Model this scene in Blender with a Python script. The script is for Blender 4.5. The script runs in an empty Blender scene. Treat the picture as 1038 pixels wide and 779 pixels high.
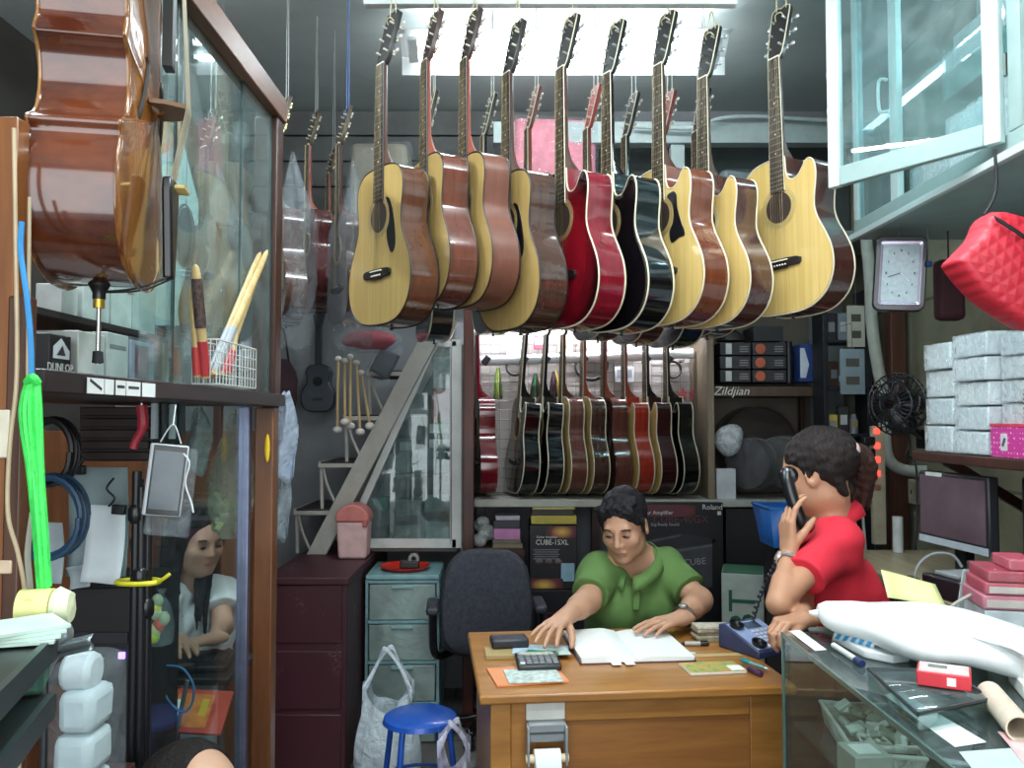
import bpy, bmesh, math, random
import numpy as np
from math import sin, cos, pi, radians as R, sqrt, atan2
from mathutils import Vector as V, Matrix, Euler, noise

random.seed(7)
SC = bpy.context.scene
COL = SC.collection

# ------------------------------------------------------------------ camera
FPX, CX, CY = 850.0, 519.0, 389.5
EYE, PITCH = 1.47, R(2.39)
cam_d = bpy.data.cameras.new('camera')
cam_d.sensor_width = 36.0
cam_d.lens = 36.0 * FPX / 1038.0
cam_d.clip_start = 0.02
cam = bpy.data.objects.new('camera', cam_d)
COL.objects.link(cam)
cam.location = (0, 0, EYE)
cam.rotation_euler = (pi / 2 + PITCH, 0, 0)
SC.camera = cam

def at(u, v, d):
 """the point of the room seen at photo pixel (u, v) that stands d metres in front of the lens"""
 dx, dy = (u - CX) / FPX, (CY - v) / FPX
 t = d / (cos(PITCH) - dy * sin(PITCH))
 return V((dx * t, d, EYE + (sin(PITCH) + dy * cos(PITCH)) * t))

def on(u, v, z):
 """the point at height z seen at pixel (u, v)"""
 dx, dy = (u - CX) / FPX, (CY - v) / FPX
 t = (z - EYE) / (sin(PITCH) + dy * cos(PITCH))
 return V((dx * t, (cos(PITCH) - dy * sin(PITCH)) * t, z))

# ------------------------------------------------------------------ materials
def new_mat(name):
 m = bpy.data.materials.new(name)
 m.use_nodes = True
 nt = m.node_tree
 b = nt.nodes['Principled BSDF']
 return m, nt, b

def rgb(h):
 if isinstance(h, str):
  c = [int(h[i:i + 2], 16) / 255.0 for i in (0, 2, 4)]
  return tuple((x / 12.92 if x <= 0.04045 else ((x + 0.055) / 1.055) ** 2.4) for x in c) + (1,)
 return tuple(h) + (1,) if len(h) == 3 else tuple(h)

def mixc(nt, fac, a, b):
 n = nt.nodes.new('ShaderNodeMix'); n.data_type = 'RGBA'
 if isinstance(fac, (int, float)): n.inputs[0].default_value = fac
 else: nt.links.new(fac, n.inputs[0])
 for i, c in ((6, a), (7, b)):
  if isinstance(c, tuple): n.inputs[i].default_value = c
  else: nt.links.new(c, n.inputs[i])
 return n.outputs[2]

def ramp(nt, fac, stops):
 n = nt.nodes.new('ShaderNodeValToRGB')
 nt.links.new(fac, n.inputs[0])
 el = n.color_ramp.elements
 while len(el) < len(stops): el.new(0.5)
 for e, (p, c) in zip(el, stops):
  e.position = p; e.color = c if isinstance(c, tuple) else (c, c, c, 1)
 return n.outputs[0]

def coords(nt, scale=(1, 1, 1), kind='Object', rot=(0, 0, 0)):
 tc = nt.nodes.new('ShaderNodeTexCoord'); mp = nt.nodes.new('ShaderNodeMapping')
 nt.links.new(tc.outputs[kind], mp.inputs[0])
 mp.inputs['Scale'].default_value = scale
 mp.inputs['Rotation'].default_value = rot
 return mp.outputs[0]

def noise_tex(nt, vec, scale, detail=3, rough=0.55, dist=0):
 n = nt.nodes.new('ShaderNodeTexNoise')
 nt.links.new(vec, n.inputs['Vector'])
 n.inputs['Scale'].default_value = scale; n.inputs['Detail'].default_value = detail
 n.inputs['Roughness'].default_value = rough; n.inputs['Distortion'].default_value = dist
 return n.outputs[0]

def bump(nt, b, h, strength=0.3, dist=0.01):
 n = nt.nodes.new('ShaderNodeBump')
 n.inputs['Strength'].default_value = strength; n.inputs['Distance'].default_value = dist
 nt.links.new(h, n.inputs['Height']); nt.links.new(n.outputs[0], b.inputs['Normal'])

_mc = {}
def mat(c, rough=0.5, metal=0.0, var=0.12, nscale=18, bmp=0.0, bscale=60, coat=0.0, sss=0.0, spec=0.5):
 """plain painted / moulded / woven surface: one colour with a little unevenness"""
 key = (c, rough, metal, var, nscale, bmp, bscale, coat, sss, spec)
 if key in _mc: return _mc[key]
 m, nt, b = new_mat('surface_' + (c if isinstance(c, str) else 'x'))
 col = rgb(c)
 vec = coords(nt)
 n = noise_tex(nt, vec, nscale)
 lo = tuple(x * (1 - var) for x in col[:3]) + (1,)
 hi = tuple(min(1, x * (1 + var)) for x in col[:3]) + (1,)
 nt.links.new(ramp(nt, n, [(0.3, lo), (0.7, hi)]), b.inputs['Base Color'])
 b.inputs['Roughness'].default_value = rough; b.inputs['Metallic'].default_value = metal
 b.inputs['Coat Weight'].default_value = coat
 b.inputs['Coat Roughness'].default_value = 0.08
 b.inputs['Specular IOR Level'].default_value = spec
 if sss:
  b.inputs['Subsurface Weight'].default_value = sss
  b.inputs['Subsurface Radius'].default_value = (0.012, 0.005, 0.003)
  b.inputs['Subsurface Scale'].default_value = 0.5
 if bmp:
  bump(nt, b, noise_tex(nt, vec, bscale, 4), bmp, 0.005)
 _mc[key] = m
 return m

def wood(c1, c2, scale=3.0, stretch=(9, 9, 0.7), rough=0.4, coat=0.0, rot=(0, 0, 0), bmp=0.05):
 key = ('wood', c1, c2, scale, stretch, rough, coat, rot)
 if key in _mc: return _mc[key]
 m, nt, b = new_mat('wood_' + c1)
 vec = coords(nt, stretch, rot=rot)
 n = noise_tex(nt, vec, scale, 5, 0.6, 0.6)
 n2 = noise_tex(nt, vec, scale * 5, 3)
 f = nt.nodes.new('ShaderNodeMath'); f.operation = 'MULTIPLY_ADD'
 nt.links.new(n2, f.inputs[0]); f.inputs[1].default_value = 0.3; nt.links.new(n, f.inputs[2])
 nt.links.new(ramp(nt, f.outputs[0], [(0.45, rgb(c1)), (0.85, rgb(c2))]), b.inputs['Base Color'])
 b.inputs['Roughness'].default_value = rough
 b.inputs['Coat Weight'].default_value = coat; b.inputs['Coat Roughness'].default_value = 0.06
 if bmp: bump(nt, b, f.outputs[0], bmp, 0.002)
 _mc[key] = m
 return m

def film(name, tint='e8f0f2', alpha=0.25, rough=0.15, crinkle=40, gloss=0.3, body=0.5):
 """thin clear or milky plastic: mostly lets light through, crinkled highlights"""
 key = ('film', name)
 if key in _mc: return _mc[key]
 m = bpy.data.materials.new('film_' + name); m.use_nodes = True
 nt = m.node_tree; nt.nodes.clear()
 out = nt.nodes.new('ShaderNodeOutputMaterial')
 tr = nt.nodes.new('ShaderNodeBsdfTransparent')
 pb = nt.nodes.new('ShaderNodeBsdfPrincipled')
 pb.inputs['Base Color'].default_value = rgb(tint)
 pb.inputs['Roughness'].default_value = rough
 pb.inputs['Specular IOR Level'].default_value = 0.9
 vec = coords(nt)
 n = noise_tex(nt, vec, crinkle, 4, 0.6, 0.8)
 bp = nt.nodes.new('ShaderNodeBump'); bp.inputs['Strength'].default_value = 0.7; bp.inputs['Distance'].default_value = 0.02
 nt.links.new(n, bp.inputs['Height']); nt.links.new(bp.outputs[0], pb.inputs['Normal'])
 n2 = noise_tex(nt, vec, crinkle * 0.35, 3, 0.6, 1.5)
 f = ramp(nt, n2, [(0.3, alpha * 0.6), (0.62, min(1, alpha * 1.5))])
 mx = nt.nodes.new('ShaderNodeMixShader')
 nt.links.new(f, mx.inputs[0]); nt.links.new(tr.outputs[0], mx.inputs[1]); nt.links.new(pb.outputs[0], mx.inputs[2])
 nt.links.new(mx.outputs[0], out.inputs[0])
 _mc[key] = m
 return m

def glass(name='pane', tint=(0.86, 0.93, 0.92), refl=0.10, dirt=0.05, rough=0.02):
 key = ('glass', name)
 if key in _mc: return _mc[key]
 m = bpy.data.materials.new('glass_' + name); m.use_nodes = True
 nt = m.node_tree; nt.nodes.clear()
 out = nt.nodes.new('ShaderNodeOutputMaterial')
 tr = nt.nodes.new('ShaderNodeBsdfTransparent'); tr.inputs[0].default_value = rgb(tint)
 gl = nt.nodes.new('ShaderNodeBsdfGlossy'); gl.inputs['Roughness'].default_value = rough
 df = nt.nodes.new('ShaderNodeBsdfDiffuse'); df.inputs[0].default_value = (0.55, 0.68, 0.68, 1)
 fr = nt.nodes.new('ShaderNodeLayerWeight'); pw = nt.nodes.new('ShaderNodeMath'); pw.operation = 'POWER'; pw.inputs[1].default_value = 5
 nt.links.new(fr.outputs['Facing'], pw.inputs[0])
 ad = nt.nodes.new('ShaderNodeMath'); ad.operation = 'MULTIPLY_ADD'; ad.inputs[1].default_value = 0.7; ad.inputs[2].default_value = refl
 nt.links.new(pw.outputs[0], ad.inputs[0])
 mx = nt.nodes.new('ShaderNodeMixShader'); nt.links.new(ad.outputs[0], mx.inputs[0])
 nt.links.new(tr.outputs[0], mx.inputs[1]); nt.links.new(gl.outputs[0], mx.inputs[2])
 vec = coords(nt)
 f = ramp(nt, noise_tex(nt, vec, 7, 5, 0.7, 1.0), [(0.35, 0.3 * dirt), (0.7, dirt * 1.6)])
 m2 = nt.nodes.new('ShaderNodeMixShader'); nt.links.new(f, m2.inputs[0])
 nt.links.new(mx.outputs[0], m2.inputs[1]); nt.links.new(df.outputs[0], m2.inputs[2])
 nt.links.new(m2.outputs[0], out.inputs[0])
 _mc[key] = m
 return m

def emit(name, c, s):
 key = ('emit', name, s)
 if key in _mc: return _mc[key]
 m, nt, b = new_mat('lamp_' + name)
 b.inputs['Base Color'].default_value = rgb(c)
 b.inputs['Emission Color'].default_value = rgb(c); b.inputs['Emission Strength'].default_value = s
 _mc[key] = m
 return m

# ------------------------------------------------------------------ mesh builder
class MB:
 def __init__(s): s.v = []; s.f = []; s.mi = []; s.m = 0
 def add(s, vs, fs, M=None):
  o = len(s.v)
  s.v += [tuple(M @ V(p)) if M is not None else tuple(p) for p in vs]
  s.f += [tuple(i + o for i in f) for f in fs]; s.mi += [s.m] * len(fs)
  return s
 def box(s, c, d, rot=None, taper=1.0):
  x, y, z = d[0] / 2, d[1] / 2, d[2] / 2
  vs = [(-x, -y, -z), (x, -y, -z), (x, y, -z), (-x, y, -z)] + [(a * taper, b * taper, z) for a, b in ((-x, -y), (x, -y), (x, y), (-x, y))]
  M = Matrix.Translation(V(c))
  if rot is not None: M = M @ (Euler(rot).to_matrix().to_4x4() if len(rot) == 3 and not isinstance(rot, Matrix) else rot.to_4x4())
  return s.add(vs, [(0, 3, 2, 1), (4, 5, 6, 7), (0, 1, 5, 4), (1, 2, 6, 5), (2, 3, 7, 6), (3, 0, 4, 7)], M)
 def lohi(s, a, b):
  return s.box([(p + q) / 2 for p, q in zip(a, b)], [abs(q - p) for p, q in zip(a, b)])
 def beam(s, a, b, w, h, up=(0, 0, 1)):
  a, b = V(a), V(b); d = (b - a); L = d.length; d.normalize()
  x = d.cross(V(up))
  if x.length < 1e-4: x = V((1, 0, 0))
  x.normalize(); z = x.cross(d)
  M = Matrix((x, d, z)).transposed()
  return s.box((a + b) / 2, (w, L, h), M)
 def tube(s, pts, r, n=8, cap=True, closed=False):
  pts = [V(p) for p in pts]; k = len(pts)
  rs = r if isinstance(r, (list, tuple)) else [r] * k
  vs = []; prev = None
  for i, p in enumerate(pts):
   if closed: t = pts[(i + 1) % k] - pts[i - 1]
   else: t = pts[min(i + 1, k - 1)] - pts[max(i - 1, 0)]
   t.normalize()
   if prev is None:
    x = t.cross(V((0, 0, 1)))
    if x.length < 1e-3: x = t.cross(V((1, 0, 0)))
   else:
    x = prev - t * prev.dot(t)
   x.normalize(); prev = x; y = t.cross(x)
   for j in range(n):
    a = 2 * pi * j / n
    vs.append(p + (x * cos(a) + y * sin(a)) * rs[i])
  fs = []
  for i in range(k if closed else k - 1):
   for j in range(n):
    a, b = i * n + j, i * n + (j + 1) % n
    i2 = (i + 1) % k
    fs.append((a, b, i2 * n + (j + 1) % n, i2 * n + j))
  if cap and not closed:
   fs.append(tuple(range(n))[::-1]); fs.append(tuple(range((k - 1) * n, k * n)))
  return s.add(vs, fs)
 def lathe(s, prof, n=20, M=None, cap=True):
  vs = []; fs = []
  for r, z in prof:
   for j in range(n):
    a = 2 * pi * j / n; vs.append((r * cos(a), r * sin(a), z))
  for i in range(len(prof) - 1):
   for j in range(n):
    fs.append((i * n + j, i * n + (j + 1) % n, (i + 1) * n + (j + 1) % n, (i + 1) * n + j))
  if cap:
   fs.append(tuple(range(n))[::-1]); fs.append(tuple(range((len(prof) - 1) * n, len(prof) * n)))
  return s.add(vs, fs, M)
 def cyl(s, a, b, r, n=14, r2=None):
  return s.tube([a, b], [r, r if r2 is None else r2], n)
 def prism(s, out, y0, y1, M=None):
  """outline of (x, z) points pushed from y0 to y1"""
  n = len(out)
  vs = [(x, y0, z) for x, z in out] + [(x, y1, z) for x, z in out]
  fs = [tuple(range(n)), tuple(range(n, 2 * n))[::-1]] + [(i, i + n, (i + 1) % n + n, (i + 1) % n) for i in range(n)]
  return s.add(vs, fs, M)
 def ell(s, c, r, nu=16, nv=10, M=None):
  vs = []; fs = []
  for i in range(nv + 1):
   t = pi * i / nv
   for j in range(nu):
    a = 2 * pi * j / nu
    vs.append((c[0] + r[0] * sin(t) * cos(a), c[1] + r[1] * sin(t) * sin(a), c[2] + r[2] * cos(t)))
  for i in range(nv):
   for j in range(nu):
    fs.append((i * nu + j, (i + 1) * nu + j, (i + 1) * nu + (j + 1) % nu, i * nu + (j + 1) % nu))
  return s.add(vs, fs, M)
 def grid(s, fn, nu, nv):
  """sheet of points fn(a, b), a and b from 0 to 1"""
  vs = [fn(i / nu, j / nv) for j in range(nv + 1) for i in range(nu + 1)]
  w = nu + 1
  return s.add(vs, [(j * w + i, j * w + i + 1, (j + 1) * w + i + 1, (j + 1) * w + i) for j in range(nv) for i in range(nu)])
 def build(s, name, m, parent=None, smooth=40, bevel=0.0, loc=None, rot=None, weld=False, solid=0.0, jitter=None):
  me = bpy.data.meshes.new(name)
  if jitter:
   amp, sc = jitter
   s.v = [tuple(V(p) + noise.noise_vector(V(p) * sc) * amp) for p in s.v]
  me.from_pydata(s.v, [], s.f)
  for x in (m if isinstance(m, (list, tuple)) else [m]): me.materials.append(x)
  if isinstance(m, (list, tuple)): me.polygons.foreach_set('material_index', s.mi)
  bm = bmesh.new(); bm.from_mesh(me)
  bmesh.ops.remove_doubles(bm, verts=bm.verts, dist=1e-6)
  bmesh.ops.recalc_face_normals(bm, faces=bm.faces)
  bm.to_mesh(me); bm.free()
  if smooth:
   me.polygons.foreach_set('use_smooth', [True] * len(me.polygons))
   me.set_sharp_from_angle(angle=R(smooth))
  o = bpy.data.objects.new(name, me); COL.objects.link(o)
  if solid:
   md = o.modifiers.new('thickness', 'SOLIDIFY'); md.thickness = solid; md.offset = 0
  if bevel:
   md = o.modifiers.new('edges', 'BEVEL'); md.width = bevel; md.segments = 2; md.limit_method = 'ANGLE'; md.angle_limit = R(35)
  if parent is not None: o.parent = parent
  if loc is not None: o.location = loc
  if rot is not None: o.rotation_euler = rot
  return o

def tag(o, label, cat, group=None, kind=None):
 o['label'] = label; o['category'] = cat
 if group: o['group'] = group
 if kind: o['kind'] = kind
 return o

def thing(name, label, cat, loc=(0, 0, 0), rot=(0, 0, 0), group=None):
 o = bpy.data.objects.new(name, None); COL.objects.link(o)
 o.empty_display_size = 0.05
 o.location = loc; o.rotation_euler = rot if not isinstance(rot, (int, float)) else (0, 0, rot)
 return tag(o, label, cat, group)

def struct(name, mb, m, **k):
 o = mb.build(name, m, **k); o['kind'] = 'structure'
 return o

def text(s, size, parent, M, m, name='lettering', extrude=0.0004, align='CENTER', shear=0.0, sx=1.0):
 c = bpy.data.curves.new(name, 'FONT')
 c.body = s; c.size = size; c.extrude = extrude; c.align_x = align; c.align_y = 'CENTER'; c.shear = shear
 c.materials.append(m); c.resolution_u = 2
 q = bpy.data.objects.new(name, c); COL.objects.link(q)
 me = bpy.data.meshes.new_from_object(q.evaluated_get(bpy.context.evaluated_depsgraph_get()))
 bpy.data.objects.remove(q); bpy.data.curves.remove(c); me.name = name
 o = bpy.data.objects.new(name, me); COL.objects.link(o)
 if parent is not None: o.parent = parent
 o.matrix_local = M @ Matrix.Diagonal((sx, 1, 1, 1))
 return o

FACE = Euler((pi / 2, 0, 0)).to_matrix().to_4x4()     # lettering that faces -y
def tface(x, y, z, rz=0, roll=0):
 return Matrix.Translation((x, y, z)) @ Euler((0, 0, rz)).to_matrix().to_4x4() @ FACE @ Euler((0, 0, roll)).to_matrix().to_4x4()

def catmull(pts, k=6, closed=False):
 pts = [V(p) for p in pts]; n = len(pts); out = []
 for i in range(n if closed else n - 1):
  g = (lambda j: pts[j % n]) if closed else (lambda j: pts[max(0, min(n - 1, j))])
  p0, p1, p2, p3 = g(i - 1), g(i), g(i + 1), g(i + 2)
  for j in range(k):
   t = j / k
   out.append(0.5 * ((2 * p1) + (p2 - p0) * t + (2 * p0 - 5 * p1 + 4 * p2 - p3) * t * t + (3 * p1 - p0 - 3 * p2 + p3) * t ** 3))
 if not closed: out.append(pts[-1].copy())
 return out

def dup(root, loc=None, rot=None, label=None, group=None):
 r = root.copy(); COL.objects.link(r)
 if loc is not None: r.location = loc
 if rot is not None: r.rotation_euler = rot
 if label: r['label'] = label
 if group: r['group'] = group
 for ch in list(root.children):
  c = ch.copy(); COL.objects.link(c); c.parent = r
  for g in ch.children:
   e = g.copy(); COL.objects.link(e); e.parent = c
 return r

# ------------------------------------------------------------------ blended solids for bodies, hair, cloth and sacks
class Blob:
 """a solid made of rounded limbs that melt into one another; meshed as ONE continuous surface"""
 def __init__(s): s.p = []; s.paint = []; s.F = Matrix.Identity(4); s.clips = []
 def _w(s, p): return np.array(s.F @ V(p), dtype=np.float64)
 def cone(s, a, b, ra, rb=None, k=0.012, sub=False, world=False, fa=False, fb=False):
  rb = ra if rb is None else rb
  A, B = (np.array(a, float), np.array(b, float)) if world else (s._w(a), s._w(b))
  r = max(ra, rb)
  lo, hi = np.minimum(A, B) - r, np.maximum(A, B) + r
  def f(P):
   ab = B - A; L2 = max(float(ab @ ab), 1e-12)
   t = np.clip(((P - A) @ ab) / L2, 0, 1)
   d = np.sqrt(((P - A - t[..., None] * ab) ** 2).sum(-1)) - (ra + (rb - ra) * t)
   if fb: d = np.maximum(d, ((P - B) @ ab) / sqrt(L2))
   if fa: d = np.maximum(d, -((P - A) @ ab) / sqrt(L2))
   return d
  s.p.append((lo, hi, f, k, sub)); return s
 def chain(s, pts, rs, k=0.012, world=False):
  for i in range(len(pts) - 1): s.cone(pts[i], pts[i + 1], rs[i], rs[i + 1], k, world=world)
  return s
 def ell(s, c, r, k=0.012, sub=False, rot=None):
  C = s._w(c); M3 = s.F.to_3x3()
  if rot is not None: M3 = M3 @ Euler(rot).to_matrix()
  Q = np.array(M3, float); rr = np.array(r, float)
  ext = np.sqrt(((Q * rr) ** 2).sum(1))
  def f(P):
   q = (P - C) @ Q
   k0 = np.sqrt(((q / rr) ** 2).sum(-1)); k1 = np.sqrt(((q / rr ** 2) ** 2).sum(-1))
   return k0 * (k0 - 1) / np.maximum(k1, 1e-9)
  s.p.append((C - ext, C + ext, f, k, sub)); return s
 def clip(s, p, n):
  """cut away what lies on the side n points to"""
  P0 = s._w(p); N = np.array(s.F.to_3x3() @ V(n), float); N /= np.linalg.norm(N)
  s.clips.append((P0, N)); return s
 def dye(s, c, r, col, soft=0.5):
  s.paint.append((s._w(c), np.array(r, float) if hasattr(r, '__len__') else np.array([r] * 3, float), rgb(col), soft)); return s
 def build(s, name, m, parent=None, res=0.004, inflate=0.0, base=None, wrinkle=None, relative=True):
  lo = np.min([p[0] for p in s.p if not p[4]], 0) - 0.02 - inflate; hi = np.max([p[1] for p in s.p if not p[4]], 0) + 0.02 + inflate
  n = np.ceil((hi - lo) / res).astype(int) + 2
  F = np.full(n, 0.06, np.float32)
  ax = [lo[i] + res * np.arange(n[i]) for i in range(3)]
  for plo, phi, f, k, sub in s.p:
   mg = k + inflate + 3 * res
   i0 = np.maximum(((plo - mg - lo) / res).astype(int), 0); i1 = np.minimum(np.ceil((phi + mg - lo) / res).astype(int) + 1, n)
   if (i1 <= i0).any(): continue
   sl = tuple(slice(a, b) for a, b in zip(i0, i1))
   P = np.stack(np.meshgrid(*[ax[i][sl[i]] for i in range(3)], indexing='ij'), -1)
   d = f(P).astype(np.float32) - (inflate if not sub else -0.0)
   a = F[sl]
   if sub:
    d = -d; h = np.maximum(k - np.abs(a - d), 0) / k
    F[sl] = np.maximum(a, d) + h * h * k * 0.25
   else:
    h = np.maximum(k - np.abs(a - d), 0) / k
    F[sl] = np.minimum(a, d) - h * h * k * 0.25
  if s.clips or wrinkle:
   P = np.stack(np.meshgrid(*ax, indexing='ij'), -1)
   if wrinkle: F += wrinkle(P).astype(np.float32)
   for P0, N in s.clips: F = np.maximum(F, ((P - P0) @ N).astype(np.float32))
   del P
  vs, fs = surface_net(F, lo, res)
  me = bpy.data.meshes.new(name)
  org = V((0, 0, 0))
  if parent is not None and relative: org = parent.matrix_basis.translation
  vv = vs - np.array(org)
  me.vertices.add(len(vv)); me.vertices.foreach_set('co', vv.astype(np.float32).ravel())
  me.loops.add(fs.size); me.loops.foreach_set('vertex_index', fs.ravel().astype(np.int32))
  me.polygons.add(len(fs)); me.polygons.foreach_set('loop_start', (np.arange(len(fs)) * 4).astype(np.int32))
  me.update(calc_edges=True); me.validate()
  me.polygons.foreach_set('use_smooth', [True] * len(me.polygons))
  if base is not None:
   c = np.tile(np.array(rgb(base), float), (len(vs), 1))
   for C, r, col, soft in s.paint:
    q = np.sqrt((((vs - C) / r) ** 2).sum(1))
    w = np.clip((1 - q) / max(soft, 1e-3), 0, 1)[:, None]
    c = c * (1 - w) + np.array(col) * w
   at_ = me.color_attributes.new('dye', 'FLOAT_COLOR', 'POINT')
   at_.data.foreach_set('color', c.astype(np.float32).ravel())
  me.materials.append(m)
  o = bpy.data.objects.new(name, me); COL.objects.link(o)
  if parent is not None: o.parent = parent
  return o

def surface_net(F, lo, res):
 S = F < 0
 n = np.array(F.shape) - 1
 c = [S[i:i + n[0], j:j + n[1], k:k + n[2]] for i in (0, 1) for j in (0, 1) for k in (0, 1)]
 cnt = np.zeros(n, np.uint8)
 for x in c: cnt += x
 act = (cnt > 0) & (cnt < 8)
 idx = np.argwhere(act)
 num = np.zeros((len(idx), 3)); den = np.zeros(len(idx))
 corners = [(i, j, k) for i in (0, 1) for j in (0, 1) for k in (0, 1)]
 for a in corners:
  for axis in range(3):
   if a[axis]: continue
   b = list(a); b[axis] = 1
   fa = F[idx[:, 0] + a[0], idx[:, 1] + a[1], idx[:, 2] + a[2]].astype(float)
   fb = F[idx[:, 0] + b[0], idx[:, 1] + b[1], idx[:, 2] + b[2]].astype(float)
   mk = (fa < 0) != (fb < 0)
   t = np.where(mk, fa / np.where(mk, fa - fb, 1), 0)
   p = np.tile(np.array(a, float), (len(idx), 1)); p[:, axis] += t
   num += p * mk[:, None]; den += mk
 vs = (idx + num / den[:, None]) * res + lo
 ids = np.full(n, -1, np.int64); ids[tuple(idx.T)] = np.arange(len(idx))
 quads = []
 for axis in range(3):
  o1, o2 = (axis + 1) % 3, (axis + 2) % 3
  sl0 = [slice(1, n[i]) for i in range(3)]; sl1 = list(sl0)
  sl0[axis] = slice(0, n[axis]); sl1[axis] = slice(1, n[axis] + 1)
  A = S[tuple(sl0)]; B = S[tuple(sl1)]
  e = np.argwhere(A != B)
  off = np.array([1 if i != axis else 0 for i in range(3)])
  e = e + off
  flip = S[tuple(e.T)]
  def cell(d1, d2):
   q = e.copy(); q[:, o1] -= d1; q[:, o2] -= d2
   return ids[tuple(q.T)]
  q = np.stack([cell(1, 1), cell(0, 1), cell(0, 0), cell(1, 0)], 1)
  q[~flip] = q[~flip][:, ::-1]
  quads.append(q)
 fs = np.concatenate(quads); fs = fs[(fs >= 0).all(1)]
 return vs, fs
# ------------------------------------------------------------------ shared surfaces
M_GLASS = glass('pane', refl=0.05, dirt=0.05)
M_GLASS_DUSTY = glass('dusty', tint=(0.82, 0.90, 0.90), refl=0.07, dirt=0.09)
M_WHITEPAINT = mat('c9cbc8', 0.55, var=0.10, nscale=9, bmp=0.05)
M_BLACK = mat('17181b', 0.45)
M_BLACKPL = mat('121317', 0.28, spec=0.6)
M_STEEL = mat('b9bdc2', 0.25, 0.9, 0.06)
M_CHROME = mat('d5d8da', 0.15, 1.0, 0.03)
M_PAPER = mat('e9edec', 0.8, var=0.03)
M_DKWOOD = wood('2a1712', '4a2a1e', 3, rough=0.4)
M_REDWOOD = wood('3c1b14', '5c2c20', 3, rough=0.45)
M_PLASTIC_BAG = film('bag', 'b4c0c8', 0.13, 0.10, 34)
M_MILKY = film('milky', 'dfe8ee', 0.72, 0.3, 22)

def span(u0, v0, u1, v1, d):
 """base centre, width and height of what covers the pixel rectangle at distance d"""
 a, b = at(u0, v1, d), at(u1, v0, d)
 return V(((a.x + b.x) / 2, d, a.z)), b.x - a.x, b.z - a.z

def solo(name, label, cat, mb, m, loc=(0, 0, 0), rot=(0, 0, 0), group=None, **k):
 return tag(mb.build(name, m, loc=loc, rot=rot if not isinstance(rot, (int, float)) else (0, 0, rot), **k), label, cat, group)

# ------------------------------------------------------------------ room shell
def plaster(c, var, scale, blocks=None, name='plaster'):
 m, nt, b = new_mat(name)
 vec = coords(nt)
 n = noise_tex(nt, vec, scale, 5, 0.65, 0.5)
 col = rgb(c); lo = tuple(x * (1 - var) for x in col[:3]) + (1,); hi = tuple(min(1, x * (1 + var)) for x in col[:3]) + (1,)
 cc = ramp(nt, n, [(0.3, lo), (0.7, hi)])
 if blocks:
  br = nt.nodes.new('ShaderNodeTexBrick')
  nt.links.new(coords(nt, rot=blocks[2]), br.inputs['Vector'])
  br.inputs['Scale'].default_value = 1.0
  br.inputs['Brick Width'].default_value = blocks[0]; br.inputs['Row Height'].default_value = blocks[1]
  br.inputs['Mortar Size'].default_value = 0.008; br.inputs['Mortar Smooth'].default_value = 0.4
  br.inputs['Color1'].default_value = (1, 1, 1, 1); br.inputs['Color2'].default_value = (0.86, 0.86, 0.86, 1); br.inputs['Mortar'].default_value = (0.45, 0.45, 0.45, 1)
  mu = nt.nodes.new('ShaderNodeMix'); mu.data_type = 'RGBA'; mu.blend_type = 'MULTIPLY'; mu.inputs[0].default_value = 1
  nt.links.new(cc, mu.inputs[6]); nt.links.new(br.outputs[0], mu.inputs[7]); cc = mu.outputs[2]
 nt.links.new(cc, b.inputs['Base Color']); b.inputs['Roughness'].default_value = 0.85
 bump(nt, b, noise_tex(nt, vec, 40, 4), 0.25, 0.004)
 return m

CEIL = 3.2
struct('floor', MB().lohi((-2.3, -1.6, -0.06), (2.1, 4.8, 0)), plaster('6d6a66', 0.25, 4, (0.3, 0.3, (0, 0, 0)), 'floor_tiles'))
struct('ceiling', MB().lohi((-2.3, -1.6, CEIL), (2.1, 4.8, CEIL + 0.06)), plaster('b2bcbc', 0.10, 2, None, 'ceiling_paint'))
struct('wall_back', MB().lohi((-2.3, 4.65, 0), (2.1, 4.75, CEIL)), plaster('83868a', 0.22, 2.2, None, 'back_plaster'))
struct('wall_left', MB().lohi((-2.3, -1.6, 0), (-2.2, 4.75, CEIL)), plaster('4a4640', 0.2, 3, None, 'left_plaster'))
struct('wall_right', MB().lohi((1.84, -1.6, 0), (1.94, 4.75, CEIL)), plaster('8c8a74', 0.2, 5, (0.4, 0.2, (pi / 2, 0, pi / 2)), 'block_wall'))

# boarded band under the ceiling at the back, and the white loft beam with its posts
mb = MB()
for i in range(4): mb.lohi((-1.75, 4.615, 2.62 + i * 0.145), (0.5, 4.645, 2.755 + i * 0.145))
struct('trim_1', mb, mat('5d5f5e', 0.7, var=0.2, nscale=6), bevel=0.004)
a, b = at(500, 150, 4.2), at(840, 133, 4.2)
struct('trim_2', MB().lohi((a.x, 4.2, b.z - 0.06), (1.84, 4.28, b.z + 0.05)), mat('aab7b7', 0.6, var=0.08), bevel=0.004)
mb = MB()
p = at(565, 150, 4.25); mb.lohi((p.x - 0.03, 4.22, 2.3), (p.x + 0.03, 4.28, b.z - 0.06))
struct('trim_3', mb, mat('aab7b7', 0.6, var=0.08), bevel=0.004)
p = at(686, 150, 4.25)
struct('trim_4', MB().lohi((p.x - 0.035, 4.22, 2.3), (p.x + 0.035, 4.28, b.z - 0.06)), mat('aab7b7', 0.6, var=0.08), bevel=0.004)
# loft floor the wrapped stock lies on
p = at(500, 178, 4.3)
struct('trim_5', MB().lohi((-1.2, 4.02, 2.34), (1.84, 4.6, 2.38)), mat('9aa3a2', 0.7))
struct('trim_6', MB().lohi((0.55, 4.5, 2.385), (1.83, 4.54, 2.95)), mat('4c5352', 0.8, var=0.2, nscale=5))

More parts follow.
